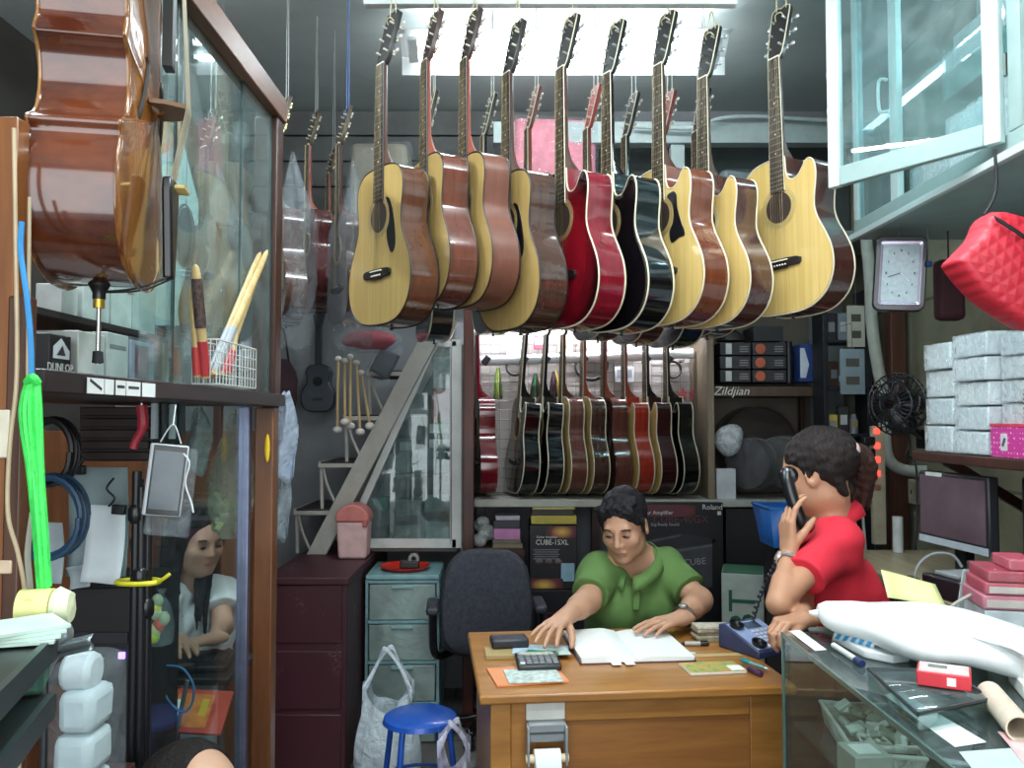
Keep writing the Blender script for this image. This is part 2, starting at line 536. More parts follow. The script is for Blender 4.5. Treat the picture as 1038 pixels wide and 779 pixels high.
# brown post between the stair and the guitar shelf
a = at(475, 560, 4.08)
struct('trim_7', MB().lohi((a.x - 0.026, 4.06, 0), (a.x + 0.026, 4.12, 2.34)), M_REDWOOD, bevel=0.004)
# brown post by the block wall
a = at(908, 400, 3.9)
struct('trim_8', MB().lohi((a.x - 0.035, 3.86, 0), (a.x + 0.035, 3.93, CEIL)), wood('3a2018', '5a3426', 3), bevel=0.004)

# ------------------------------------------------------------------ lamps
LAMP_Y = 3.42
# ceiling tube light behind the guitar heads
c = at(572, 49, LAMP_Y)
t = thing('ceiling_light', 'glaring white twin tube ceiling light behind the hanging guitar heads', 'light', (c.x, LAMP_Y, c.z))
mb = MB(); mb.prism([(-0.10, -0.035), (-0.05, 0.02), (0.05, 0.02), (0.10, -0.035), (0.10, -0.028), (0.054, 0.03), (-0.054, 0.03), (-0.10, -0.028)], -0.68, 0.68, Matrix.Rotation(R(90), 4, 'Z'))
mb.box((0, 0, 0.06), (1.34, 0.07, 0.06))
for x in (-0.5, 0.5): mb.cyl((x, 0, 0.05), (x, 0, CEIL - c.z), 0.006)
mb.build('reflector', mat('f2f5f4', 0.5, var=0.02), t, rot=(R(-38), 0, 0))
M_TUBE = emit('tube', 'eaf8ff', 38)
for y in (-0.035, 0.035):
 g = MB().cyl((-0.6, y, -0.012), (0.6, y, -0.012), 0.013, 12).build('tube', M_TUBE, t, rot=(R(-38), 0, 0))
for x in (-0.625, 0.625): MB().box((x, 0, -0.012), (0.04, 0.10, 0.03)).build('lamp_holder', mat('e4e8e8', 0.5), t, rot=(R(-38), 0, 0))

def area(name, loc, rot, sx, sy, power, c=(1, 1, 1)):
 l = bpy.data.lights.new(name, 'AREA'); l.shape = 'RECTANGLE'; l.size = sx; l.size_y = sy; l.energy = power; l.color = c
 o = bpy.data.objects.new(name, l); COL.objects.link(o); o.location = loc; o.rotation_euler = rot
 return o
def aim(loc, to):
 return (V(to) - V(loc)).to_track_quat('-Z', 'Y').to_euler()

COOL = (0.90, 0.98, 1.0)
# open shop front behind the lens: daylight from the street
area('street_daylight', (0.0, -1.5, 1.75), aim((0.0, -1.5, 1.75), (0, 3, 1.35)), 3.6, 2.5, 100, (0.93, 0.98, 1.0))
# unseen fill lights added over shop and booth, each doubled upward for the ceiling
for nm_, x, y, z, rz, p_ in (('front_fill_light', 0.25, 0.6, 3.0, 0, 34), ('middle_fill_light', 0.35, 1.95, 3.0, 0, 34), ('booth_fill_light', -1.3, 2.2, 3.0, 90, 42)):
 area(nm_, (x, y, z), (0, 0, R(rz)), 1.2, 0.06, p_, COOL)
 area(nm_, (x, y, z + 0.01), (pi, 0, R(rz)), 1.2, 0.06, p_ * 0.9, COOL)
area('ceiling_fill_upward', (c.x, LAMP_Y, c.z + 0.11), (pi, 0, 0), 1.2, 0.06, 14, COOL)  # added above the closed reflector to brighten the ceiling
area('back_wall_fill', (c.x, LAMP_Y + 0.12, c.z), (R(105), 0, 0), 1.2, 0.06, 9, COOL)  # added behind the fixture to brighten the upper back wall and ceiling

w = bpy.data.worlds.new('world'); SC.world = w; w.use_nodes = True
w.node_tree.nodes['Background'].inputs[0].default_value = (0.62, 0.72, 0.80, 1)
w.node_tree.nodes['Background'].inputs[1].default_value = 0.95

vs = SC.view_settings
SC.display_settings.display_device = 'sRGB'
vs.view_transform = 'Standard'; vs.look = 'None'; vs.exposure = -0.10; vs.gamma = 1.0; vs.use_curve_mapping = False
SC.cycles.transparent_max_bounces = 24
SC.cycles.max_bounces = 8
SC.cycles.use_denoising = True
SC.cycles.sample_clamp_indirect = 4.0
SC.cycles.caustics_reflective = False; SC.cycles.caustics_refractive = False
# ------------------------------------------------------------------ guitars
def guitar_outline(cut):
 half = [(0.0, 0.0), (0.070, 0.003), (0.125, 0.018), (0.170, 0.052), (0.193, 0.095), (0.200, 0.140), (0.192, 0.190), (0.172, 0.235),
   (0.150, 0.275), (0.139, 0.305), (0.136, 0.330), (0.139, 0.365), (0.145, 0.405), (0.145, 0.440), (0.132, 0.472), (0.102, 0.495), (0.060, 0.504), (0.028, 0.505)]
 right = half
 if cut:
  right = half[:12] + [(0.144, 0.400), (0.145, 0.432), (0.138, 0.460), (0.124, 0.473), (0.108, 0.468), (0.094, 0.448), (0.078, 0.430), (0.058, 0.424), (0.040, 0.432), (0.031, 0.455), (0.029, 0.482), (0.028, 0.505)]
 r = [(p.x, p.y) for p in catmull([(x, z, 0) for x, z in right], 3)]
 l = [(-p.x, p.y) for p in catmull([(x, z, 0) for x, z in half], 3)]
 return r + l[::-1][:-1]

def ring_tube(out, y, r, n=6):
 return MB().tube([(x, y, z) for x, z in out], r, n, closed=True)

PEG = {}
def make_guitar(label, loc, rot, top, side, edge=None, cut=False, pick=None, rosette='8d7a52', neck='4a2c20', board='20181a', head='1b1517', peg='cfcabb',
    scale=1.0, group=None, thick=0.100, detail=2, bridge='1c1414', loop=None, logo=False, stain=None, deadglass=False, cat='guitar'):
 """a steel string guitar that stands on its lower end: x across, y through, z along the neck, sound hole towards -y"""
 g = thing('acoustic_guitar', label, cat, loc, rot, group)
 g.scale = (scale, scale, scale)
 out = guitar_outline(cut)
 h = thick / 2
 n = len(out)
 mb = MB()
 # rim and arched back
 vs = [(x, -h, z) for x, z in out] + [(x, h * (0.80 + 0.2 * (1 - z / 0.505)), z) for x, z in out] + [(x * 0.75, h * (0.80 + 0.2 * (1 - z / 0.505)) + 0.007, 0.25 + (z - 0.25) * 0.78) for x, z in out]
 fs = [(i, (i + 1) % n, n + (i + 1) % n, n + i) for i in range(n)] + [(n + i, n + (i + 1) % n, 2 * n + (i + 1) % n, 2 * n + i) for i in range(n)] + [tuple(range(2 * n, 3 * n)), tuple(range(n))]
 mb.add(vs, fs)
 mb.build('body', side, g, smooth=50)
 mt = MB(); ins = [(x * 0.985, 0.25 + (z - 0.25) * 0.987) for x, z in out]
 mt.prism(ins, -h - 0.0025, -h + 0.002)
 mt.build('soundboard', top, g, smooth=30)
 if edge:
  e = ring_tube(out, -h - 0.0005, 0.0028); e.build('binding', edge, g, smooth=60)
  out2 = [(x, z) for x, z in out]
  MB().tube([(x, h * (0.80 + 0.2 * (1 - z / 0.505)), z) for x, z in out2], 0.003, 5, closed=True).build('binding', edge, g, smooth=60)
 yf = -h - 0.0025
 zc = 0.345
 # sound hole and rosette
 MB().lathe([(0.0005, 0), (0.050, 0), (0.050, 0.0012), (0.0005, 0.0012)], 28, Matrix.Translation((0, yf, zc)) @ Matrix.Rotation(R(90), 4, 'X')).build('sound_hole', mat('2a1a12', 0.8), g)
 rs = MB()
 for r0, r1 in ((0.052, 0.0545), (0.0575, 0.0625), (0.0655, 0.068)):
  rs.lathe([(r0, 0), (r1, 0), (r1, 0.001), (r0, 0.001), (r0, 0)], 28, Matrix.Translation((0, yf, zc)) @ Matrix.Rotation(R(90), 4, 'X'), cap=False)
 rs.build('rosette', mat(rosette, 0.4), g)
 if pick:
  pk = [(0.045, 0.400), (0.068, 0.392), (0.088, 0.352), (0.102, 0.300), (0.108, 0.256), (0.100, 0.228), (0.082, 0.222), (0.062, 0.256), (0.054, 0.290), (0.068, 0.318), (0.071, 0.345), (0.064, 0.372)] if pick == 'drop' else \
    [(0.040, 0.402), (0.066, 0.412), (0.082, 0.400), (0.086, 0.360), (0.100, 0.318), (0.120, 0.268), (0.092, 0.262), (0.060, 0.252), (0.050, 0.288), (0.066, 0.312), (0.071, 0.345), (0.062, 0.378)]
  pk = [(p.x, p.y) for p in catmull([(x, z, 0) for x, z in pk], 3, closed=True)]
  MB().prism(pk, yf - 0.0022, yf + 0.0005).build('pickguard', M_BLACKPL, g)
 # bridge with saddle and pins
 br = [(-0.085, 0.158), (-0.078, 0.151), (-0.035, 0.149), (-0.028, 0.145), (0.028, 0.145), (0.035, 0.149), (0.078, 0.151), (0.085, 0.158), (0.085, 0.170), (0.070, 0.176), (0.032, 0.178), (-0.032, 0.178), (-0.070, 0.176), (-0.085, 0.170)]
 bo = MB().prism(br, yf - 0.008, yf).build('bridge', mat(bridge, 0.45), g, bevel=0.001)
 MB().box((0, yf - 0.009, 0.171), (0.072, 0.006, 0.0035)).build('saddle', mat('eee9d8', 0.4), bo)
 if detail > 1:
  mp = MB()
  for i in range(6): mp.ell((-0.027 + i * 0.0108, yf - 0.009, 0.157), (0.0032, 0.0032, 0.0032), 6, 4)
  mp.build('pin_stud', mat('e6e1d4', 0.4), bo)
 # neck, heel, fretboard
 nz0, nz1 = 0.500, 0.835
 nk = MB()
 secs = []
 for i in range(9):
  z = nz0 - 0.004 + (nz1 - nz0 + 0.004) * i / 8
  w = 0.0275 - 0.006 * i / 8; dp = 0.021 - 0.003 * i / 8
  if i == 0: dp = 0.085
  elif i == 1: dp = 0.036
  secs.append([(w * cos(pi * j / 8), yf + 0.001 + dp * sin(pi * j / 8) ** 0.8, z) for j in range(9)])
 vs = [p for s_ in secs for p in s_]
 fs = [(i * 9 + j, i * 9 + j + 1, (i + 1) * 9 + j + 1, (i + 1) * 9 + j) for i in range(8) for j in range(8)] + [(i * 9 + 8, i * 9, (i + 1) * 9, (i + 1) * 9 + 8) for i in range(8)] + [tuple(range(9)), tuple(range(72, 81))]
 nk.add(vs, fs).build('neck', neck, g, smooth=50)
 fb = MB()
 z0 = zc + 0.049
 fb.add([(-0.0285, yf, z0), (0.0285, yf, z0), (0.0215, yf, nz1), (-0.0215, yf, nz1), (-0.0285, yf - 0.006, z0), (0.0285, yf - 0.006, z0), (0.0215, yf - 0.006, nz1), (-0.0215, yf - 0.006, nz1)],
     [(0, 1, 2, 3), (7, 6, 5, 4), (0, 4, 5, 1), (1, 5, 6, 2), (2, 6, 7, 3), (3, 7, 4, 0)])
 L = 0.648; fb.m = 1
 for i in range(1, 20):
  z = nz1 - L * (1 - 2 ** (-i / 12)); 
  if z < z0 + 0.003: break
  w = 0.0285 - 0.007 * (z - z0) / (nz1 - z0)
  fb.box((0, yf - 0.0066, z), (2 * w - 0.002, 0.0016, 0.0018))
 fb.m = 2
 for i in (3, 5, 7, 9, 12):
  za = nz1 - L * (1 - 2 ** (-i / 12)); zb = nz1 - L * (1 - 2 ** (-(i - 1) / 12)); fb.ell((0, yf - 0.006, (za + zb) / 2), (0.0032, 0.001, 0.0032), 8, 4)
 fo = fb.build('fretboard', [mat(board, 0.4), mat('8a8474', 0.4, 0.6), mat('ded9cc', 0.4)], g)
 if edge:
  for sx in (-1, 1):
   MB().tube([(sx * 0.0285, yf - 0.004, z0), (sx * 0.0215, yf - 0.004, nz1)], 0.0022, 5).build('edge_binding', edge, fo)
 # head, tilted back
 MH = Matrix.Translation((0, yf + 0.001, nz1)) @ Matrix.Rotation(R(-13), 4, 'X')
 ho = [(-0.0215, 0.0), (-0.029, 0.016), (-0.033, 0.060), (-0.037, 0.170), (-0.034, 0.183), (-0.016, 0.190), (0, 0.183), (0.016, 0.190), (0.034, 0.183), (0.037, 0.170), (0.033, 0.060), (0.029, 0.016), (0.0215, 0.0)]
 hb = MB().prism(ho, -0.001, 0.015)
 hd = hb.build('headstock', mat(head, 0.35), g, bevel=0.0012); hd.matrix_local = MH
 if edge:
  eb = MB().tube([(x, -0.001, z) for x, z in ho], 0.0022, 5).build('binding', edge, hd)
 MB().box((0, -0.003, 0.001), (0.043, 0.008, 0.005)).build('nut', mat('efeadc', 0.4), hd)
 pm = mat(peg, 0.3, 0.0 if peg == 'cfcabb' else 0.6)
 for s_ in (-1, 1):
  for i in range(3):
   z = 0.042 + i * 0.048; x = s_ * (0.0335 + 0.001 * i)
   tk = MB()
   tk.cyl((x * 0.66, -0.001, z), (x * 0.66, -0.016, z), 0.0035, 8)
   tk.cyl((x * 0.9, 0.017, z), (x + s_ * 0.014, 0.017, z), 0.0022, 6)
   tk.box((x * 0.72, 0.019, z), (0.014, 0.009, 0.016))
   tk.ell((x + s_ * 0.020, 0.017, z), (0.009, 0.0045, 0.0075), 10, 6)
   tk.build('tuning_peg', pm, hd)
 st = MB()
 for i in range(6):
  xo, xn = -0.026 + i * 0.0104, -0.0165 + i * 0.0066
  st.tube([(xo, yf - 0.011, 0.171), (xn, yf - 0.0095, nz1 + 0.001)], 0.0005, 4, cap=False)
 st.build('string_thread', mat('8a7a58', 0.4, 0.6), g)
 MB().lathe([(0.004, 0), (0.003, 0.006), (0.007, 0.010), (0.006, 0.013), (0.001, 0.014)], 10, Matrix.Translation((0, 0, 0.001)) @ Matrix.Rotation(pi, 4, 'X')).build('end_pin', M_BLACKPL, g)
 if loop:
  lm = mat(loop[1], 0.7)
  tp = (MH @ V((0, 0.006, 0.150)))
  a = V((-0.02, tp.y, tp.z)); b2 = V((0.02, tp.y, tp.z)); e = V((loop[2] if len(loop) > 2 else 0.0, tp.y, tp.z + loop[0] / scale))
  MB().tube(catmull([b2, tp + V((0.012, -0.016, 0.012)), tp + V((-0.012, -0.016, 0.012)), a, a.lerp(e, 0.5) + V((-0.006, 0, 0)), e, b2.lerp(e, 0.5) + V((0.006, 0, 0))], 4, closed=True), 0.0022, 5, closed=True).build('hanging_loop', lm, g)
 return g

def lacquer(c1, c2, rough=0.16, coat=0.8, sc=2.2, name=None):
 return wood(c1, c2, sc, (14, 14, 0.8), rough=rough, coat=coat, bmp=0.0)

SPRUCE = wood('a5894f', 'bb9f66', 2.0, (28, 28, 0.5), rough=0.32, coat=0.15, bmp=0.0)
SPRUCE_Y = wood('b89a58', 'cdb272', 2.0, (28, 28, 0.5), rough=0.22, coat=0.5, bmp=0.0)
SIDE_BR = lacquer('432618', '5a3624')
SIDE_RED = lacquer('4c281f', '683a2e')
SIDE_DK = lacquer('35211a', '4a3026')
SIDE_MAH = lacquer('38201a', '54302a')
SIDE_OR = lacquer('5a2a18', '743f28')
BLACKG = mat('0c0c0f', 0.08, var=0.0, coat=1.0)
CHERRY = lacquer('5c0c18', '7c1424', 0.1, 1.0)
EDGE_W = mat('cbc3aa', 0.4)
EDGE_D = mat('1d1512', 0.4)
NECK_BR = wood('3d2418', '523324', 3)
NECK_RD = wood('6a2c18', '86402a', 3)
NECK_BK = mat('0e0d10', 0.15, coat=0.6)

def burst(c_in, c_out):
 """sunburst finish: red in the middle of the board, near black at the rim (the guitar's own paint)"""
 m, nt, b = new_mat('sunburst')
 tc = nt.nodes.new('ShaderNodeTexCoord'); mp = nt.nodes.new('ShaderNodeMapping'); mp.vector_type = 'TEXTURE'
 nt.links.new(tc.outputs['Object'], mp.inputs[0]); mp.inputs['Location'].default_value = (0, 0, 0.22); mp.inputs['Scale'].default_value = (0.22, 1, 0.30)
 gr = nt.nodes.new('ShaderNodeTexGradient'); gr.gradient_type = 'SPHERICAL'; nt.links.new(mp.outputs[0], gr.inputs[0])
 nt.links.new(ramp(nt, gr.outputs[0], [(0.1, rgb(c_out)), (0.5, rgb(c_in))]), b.inputs['Base Color'])
 b.inputs['Roughness'].default_value = 0.1; b.inputs['Coat Weight'].default_value = 1
 return m
RED_BURST = burst('7c0f1d', '1c0709')

ROD_Z = 2.885
def hang(uc, vb, vt, d, yaw, **k):
 """a guitar hung so that its lower end is at pixel row vb and the tip of its head at vt"""
 b, t = at(uc, vb, d), at(uc, vt, d)
 s = (t.z - b.z) / 1.020
 tilt = k.pop('tilt', 0.0)
 if 'loop_to' in k:
  k['loop'] = (max(0.03, k.pop('loop_to') - (t.z - 0.03 * s)), k.pop('loop_col', 'c9c3a0'))
 return make_guitar(loc=(b.x, d, b.z), rot=(0, R(tilt), -R(yaw)), scale=s, **k)

FG = 'acoustic guitars hanging in the front row'
# rail the front row hangs from
a, b = at(368, 5, 2.76), at(748, 3, 2.76)
t = thing('hanging_rail', 'long white rail under the ceiling that the front guitars hang from', 'rail', ((a.x + b.x) / 2, 2.78, ROD_Z))
MB().box((0, 0, 0), (b.x - a.x, 0.035, 0.04)).build('bar', mat('dfe6e6', 0.4), t, bevel=0.003)
for s_ in (-1, 1):
 MB().cyl((s_ * 0.52, 0, 0.02), (s_ * 0.52, 0, CEIL - ROD_Z), 0.007).build('hanger_rod', mat('b8c0c0', 0.4, 0.5), t)

hang(397, 331, 15, 2.7, 52, label='natural top guitar at the far left of the front row, black pickguard', top=SPRUCE, side=SIDE_BR, edge=EDGE_D, pick='drop', neck=NECK_BR, group=FG, loop_to=ROD_Z, tilt=1.0, rosette='9c8a64')
hang(444, 312, 12, 2.72, 60, label='natural top guitar hanging second from left, plain reddish brown side', top=SPRUCE, side=SIDE_RED, edge=EDGE_D, neck=NECK_RD, group=FG, loop_to=ROD_Z, head='3a1f1c')
hang(484, 313, 10, 2.74, 60, label='natural top guitar hanging third from left, pinkish brown satin side', top=SPRUCE, side=wood('5a3428', '6f4437', 2.2, (14, 14, 0.8), rough=0.35, coat=0.3), edge=EDGE_D, neck=NECK_RD, group=FG, loop_to=ROD_Z, head='33201e')
hang(528, 336, 22, 2.76, 60, label='natural top guitar with dark brown side, fourth in the front row', top=SPRUCE, side=SIDE_DK, edge=EDGE_D, pick='drop', neck=NECK_BR, group=FG, loop_to=ROD_Z)
hang(583, 334, 16, 2.78, 60, label='cherry red sunburst guitar with cream binding in the front row', top=RED_BURST, side=CHERRY, edge=EDGE_W, cut=True, neck=NECK_BR, group=FG, loop_to=ROD_Z, peg='b9b9b9')
hang(630, 337, 22, 2.8, 60, label='glossy black cutaway guitar with white binding in the front row', top=BLACKG, side=BLACKG, edge=EDGE_W, cut=True, neck=NECK_BK, group=FG, loop_to=ROD_Z, head='0d0d10', peg='b9b9b9')
hang(682, 331, 13, 2.82, 60, label='pale natural cutaway guitar with large black pickguard and orange side', top=SPRUCE_Y, side=SIDE_OR, edge=EDGE_W, cut=True, pick='big', neck=NECK_BR, group=FG, loop_to=ROD_Z, head='15110f', peg='b9b9b9')
hang(727, 333, 28, 2.84, 60, label='pale natural cutaway guitar with dark side, second from right in front row', top=SPRUCE_Y, side=SIDE_MAH, edge=EDGE_W, cut=True, neck=NECK_BR, group=FG, loop_to=ROD_Z, head='15110f', peg='b9b9b9', rosette='b9ad86')
hang(804, 320, 5, 2.8, 59, label='yellow natural cutaway guitar hanging alone at the right end, whole face showing', top=SPRUCE_Y, side=SIDE_MAH, edge=EDGE_W, cut=True, neck=NECK_BR, group=FG, loop_to=3.2, head='18110f', peg='d8d8d8', rosette='a1905f', tilt=-1.2)

# second row, mostly hidden behind the first
SG = 'guitars hanging in the second row'
B_SAT = mat('101116', 0.2, coat=0.6)
for uc, vb, vt, d, c, lb, hd, nk in (
  (440, 346, 92, 3.28, B_SAT, 'black guitar with its lower end showing below the third hanging guitar', '2b2417', mat('7a5a35', 0.4)),
  (500, 338, 95, 3.32, SIDE_DK, 'dark guitar hung behind, its black head by the second front neck', '151816', NECK_BK),
  (545, 334, 88, 3.30, SIDE_RED, 'reddish guitar hung behind, its head against the glare of the tube', '5e2a22', NECK_RD),
  (606, 345, 86, 3.30, B_SAT, 'black guitar hung behind the cherry red one, end showing below it', '8a2f2c', NECK_RD),
  (645, 349, 94, 3.30, SIDE_MAH, 'dark maroon guitar hung behind the black cutaway one', '19171a', NECK_BK),
  (682, 352, 92, 3.32, B_SAT, 'black guitar hung behind the pale one with the large pickguard', '6f2a28', NECK_RD),
  (717, 342, 90, 3.34, B_SAT, 'black guitar hung behind the right front guitars, thin head with pegs', '141417', NECK_BK)):
 hang(uc, vb, vt, d, 74, label=lb, top=c, side=c, edge=EDGE_W, neck=nk, head=hd, group=SG, detail=1, thick=0.086, loop_to=3.17, loop_col='dcdcd2')
# ------------------------------------------------------------------ guitar shelf at the back
SHELF_Y = 4.18
p = at(480, 508, SHELF_Y); SHELF_Z = at(480, 507, SHELF_Y).z
q = at(812, 501, SHELF_Y)
t = thing('wall_shelf', 'long pale wooden shelf board along the back carrying the standing guitars', 'shelf', (0, 0, SHELF_Z))
MB().lohi((p.x, SHELF_Y, -0.036), (1.72, 4.62, 0)).build('shelf_board', mat('a6a69c', 0.6, var=0.15, nscale=8), t, bevel=0.003)
mb = MB()
for x in (p.x + 0.02, 0.45, 1.0, 1.66): mb.lohi((x - 0.02, 4.5, -SHELF_Z), (x + 0.02, 4.62, -0.036))
for i, x in enumerate((p.x + 0.02, 0.45, 1.0, 1.66)): MB().lohi((x - 0.02, 4.52, -SHELF_Z), (x + 0.02, 4.62, -0.036)).build('leg', M_DKWOOD, t)

# white panel with wire grid behind the guitars
bx0, bx1 = at(482, 400, 4.58).x, at(702, 400, 4.58).x
t = thing('pegboard', 'white back panel with a square wire grid behind the shelf guitars', 'panel', (0, 4.6, SHELF_Z + 0.002))
MB().lohi((bx0, 0, 0), (bx1, 0.03, 1.15)).build('backing', mat('b9b2ac', 0.6, var=0.06), t)
mb = MB()
x = bx0 + 0.03
while x < bx1: mb.cyl((x, -0.012, 0.01), (x, -0.012, 1.14), 0.0022, 5); x += 0.052
z = 0.03
while z < 1.13: mb.cyl((bx0, -0.010, z), (bx1, -0.010, z), 0.0022, 5); z += 0.052
mb.build('wire_mesh', mat('8f8c8c', 0.4, 0.5), t)

# padded rail the necks lean on, wrapped in bubble film
a, b = at(487, 366, 4.47), at(702, 359, 4.47)
t = thing('neck_rail', 'white bubble wrapped rail holding the necks of the shelf guitars', 'rail', (a.x, 4.47, a.z))
L = b.x - a.x
prof = [(i / 40 * L, 0, (b.z - a.z) * i / 40) for i in range(41)]
random.seed(3)
MB().tube(prof, [0.026 + random.uniform(-0.004, 0.005) for _ in prof], 10).build('wrap', mat('eef2f4', 0.35, var=0.03, bmp=0.5, bscale=120), t)
for u in (493, 531, 553, 591, 654, 676):
 x = at(u, 362, 4.47).x - a.x
 MB().box((x, -0.04, 0), (0.035, 0.03, 0.05), (0, R(35), 0)).build('neck_clip', mat('26282c', 0.6), t, bevel=0.006)
for x in (0.05, L - 0.05): MB().cyl((x, 0, 0), (x, 0.10, 0.0), 0.008).build('bracket_rod', M_STEEL, t)

# tube light over the shelf guitars
c = at(590, 335, 4.33)
t = thing('shelf_light', 'bright white tube light above the guitars on the back shelf', 'light', (c.x, 4.46, c.z + 0.035))
MB().box((0, 0.03, 0.035), (1.18, 0.06, 0.045)).build('housing', mat('eceff0', 0.5), t, bevel=0.003)
MB().cyl((-0.56, 0, 0), (0.56, 0, 0), 0.013, 12).build('tube', emit('shelf_tube', 'f4f6ff', 85), t)
for x in (-0.57, 0.57): MB().box((x, 0, 0.01), (0.03, 0.04, 0.05)).build('lamp_holder', mat('eceff0', 0.5), t)
for x in (-0.4, 0.4): MB().cyl((x, 0.03, 0.05), (x, 0.11, 0.05), 0.006).build('arm', M_STEEL, t)

BGp = 'guitars standing on the back shelf'
def shelf_guitar(u, d, yaw, lab, top, side, edge, cut=False, neck=NECK_BR, head='15110f', tilt=0.0, lean=-3.0, s=0.985, pick=None):
 b = at(u, 500, d)
 make_guitar(lab, (b.x, d, SHELF_Z + 0.017), (R(lean), R(tilt), -R(yaw)), top, side, edge, cut, pick=pick, neck=neck, head=head, scale=s, group=BGp, detail=1, thick=0.086)
shelf_guitar(491, 4.38, 80, 'mahogany red guitar at the left end of the back shelf', SIDE_MAH, CHERRY, None, neck=CHERRY, lean=0)
shelf_guitar(527, 4.36, 76, 'first of two black guitars with white binding on the back shelf', BLACKG, BLACKG, EDGE_W, True, NECK_BK, lean=-5)
shelf_guitar(551, 4.37, 76, 'second of two black white-bound guitars on the back shelf, beside the brown ones', BLACKG, BLACKG, EDGE_W, True, NECK_BK, lean=-4)
shelf_guitar(575, 4.37, 76, 'brown sided guitar with pale face next to the black pair on the shelf', SPRUCE, SIDE_RED, EDGE_W, lean=-1.5)
shelf_guitar(597, 4.37, 76, 'brown guitar with cream binding in the middle of the back shelf', SPRUCE, SIDE_DK, EDGE_W, neck=NECK_RD, lean=-1)
shelf_guitar(619, 4.37, 76, 'reddish tan guitar without binding above the seated man', SIDE_DK, SIDE_RED, None, pick='drop', neck=NECK_RD, lean=-0.5)
shelf_guitar(641, 4.37, 76, 'bright red sided cutaway guitar with pale face on the back shelf', SPRUCE_Y, lacquer('7f2217', '9c3524'), EDGE_W, True, NECK_RD, lean=0)
shelf_guitar(663, 4.375, 76, 'dark maroon cutaway guitar with a pale edge, near the end of the shelf', SPRUCE_Y, lacquer('2a0c10', '3a1418'), EDGE_W, True, NECK_BK, lean=0)
shelf_guitar(685, 4.38, 76, 'black guitar with white edge, last on the back shelf beside the wooden divider', BLACKG, BLACKG, EDGE_W, True, NECK_BK, lean=0.5)

# things hanging on the wire grid
def coil(name, lab, cat, u, v, d, rad, r, c, turns=4, group=None, squash=1.0):
 p = at(u, v, d); pts = []
 for i in range(turns * 24 + 1):
  a = 2 * pi * i / 24
  rr = rad * (1 + 0.05 * sin(i * 0.37)); pts.append((rr * cos(a), -r * 2 * (i / 24.0) * 0.6, rr * sin(a) * squash))
 return solo(name, lab, cat, MB().tube(pts, r, 6), mat(c, 0.45), (p.x, d, p.z), group=group)
CG = 'instrument cables hung on the wire grid'
coil('cable_coil', 'thick black cable coil hanging behind the fifth shelf guitar neck', 'cable', 599, 370, 4.56, 0.085, 0.006, '15161a', 5, CG)
coil('cable_coil', 'small black cable coil hung at the left of the wire grid', 'cable', 522, 372, 4.56, 0.046, 0.006, '121216', 5, CG)
coil('cable_coil', 'dark cable coil hung at the right of the wire grid', 'cable', 681, 375, 4.56, 0.045, 0.005, '1b1b20', 5, CG)
def strap_bundle(lab, u, v, d, cols, w=0.05, h=0.14):
 p = at(u, v, d)
 t = thing('strap_bundle', lab, 'straps', (p.x, d, p.z), group='bundles hung on the wire grid')
 for i, c in enumerate(cols):
  x = (i - (len(cols) - 1) / 2) * w / len(cols)
  MB().tube(catmull([(x * 0.2, -0.01, h / 2), (x, -0.02 - 0.006 * (i % 2), 0.01), (x * 1.5, -0.015, -h / 2), (x * 1.1, -0.03, -h / 2.2), (x * 0.7, -0.03, 0)], 5), 0.006, 6).build('strap', mat(c, 0.7), t)
 MB().cyl((0, 0.02, h / 2), (0, -0.03, h / 2), 0.003, 6).build('hook', M_STEEL, t)
strap_bundle('bundle of brown and green straps on the wire grid between black necks', 543, 392, 4.56, ['3a2a1e', '1f7a4a', '2b211b', '54402c'])
strap_bundle('bundle of dark purple straps with a yellow one on the wire grid', 562, 390, 4.56, ['35202c', '4a2c38', '2a1a20', 'c8a848'])
strap_bundle('green and yellow cords hanging beside the red shelf guitar', 505, 388, 4.56, ['78a848', 'b6c25a', '394a22'], 0.04, 0.16)
def hung_box(lab, u0, v0, u1, v1, d, c, c2, group='packets hung above the shelf guitars'):
 b, w, h = span(u0, v0, u1, v1, d)
 t = thing('hung_packet', lab, 'packet', b, group=group)
 MB().box((0, 0, h / 2), (w, 0.035, h)).build('box', mat(c, 0.4), t, bevel=0.003)
 MB().box((0, -0.0185, h * 0.55), (w * 0.8, 0.002, h * 0.5)).build('front_print', mat(c2, 0.4), t)
 MB().box((0, 0, h + 0.012), (w * 0.3, 0.004, 0.03)).build('hang_tab', mat('e8e8e8', 0.5), t)
hung_box('pink and white packet in the glare above the shelf guitars', 592, 343, 612, 358, 4.54, 'e6a8b4', 'f3e4e8')
hung_box('pale blue packet hanging near the end of the padded rail', 616, 346, 640, 360, 4.54, 'a8cfe2', 'd8ecf4')
hung_box('clear lilac packet above the black shelf guitars', 513, 344, 529, 361, 4.54, 'b9bfd8', 'e8eaf4')
hung_box('red packet above the neck of the brown shelf guitar', 541, 341, 552, 354, 4.54, 'c04a5a', 'eed8d8')
hung_box('white card packet below the padded rail, right of the cable coil', 623, 372, 642, 388, 4.56, 'c9ccd0', '8e979e')
hung_box('cream packet above the middle of the padded rail', 565, 342, 580, 358, 4.54, 'f0e8d0', 'd8b878')
for u, lab in ((692, 'red star ornament hung by the last shelf guitars'), (703, 'second red ornament hung near the shelf end')):
 p = at(u, 400, 4.55); pts = []
 for i in range(10):
  a = 2 * pi * i / 10; r = 0.032 if i % 2 == 0 else 0.016; pts.append((r * sin(a), r * cos(a) * 1.3))
 solo('star_ornament', lab, 'ornament', MB().prism(pts, -0.008, 0.008), mat('a81c2c', 0.3, coat=0.5), (p.x, 4.55, p.z), bevel=0.002)

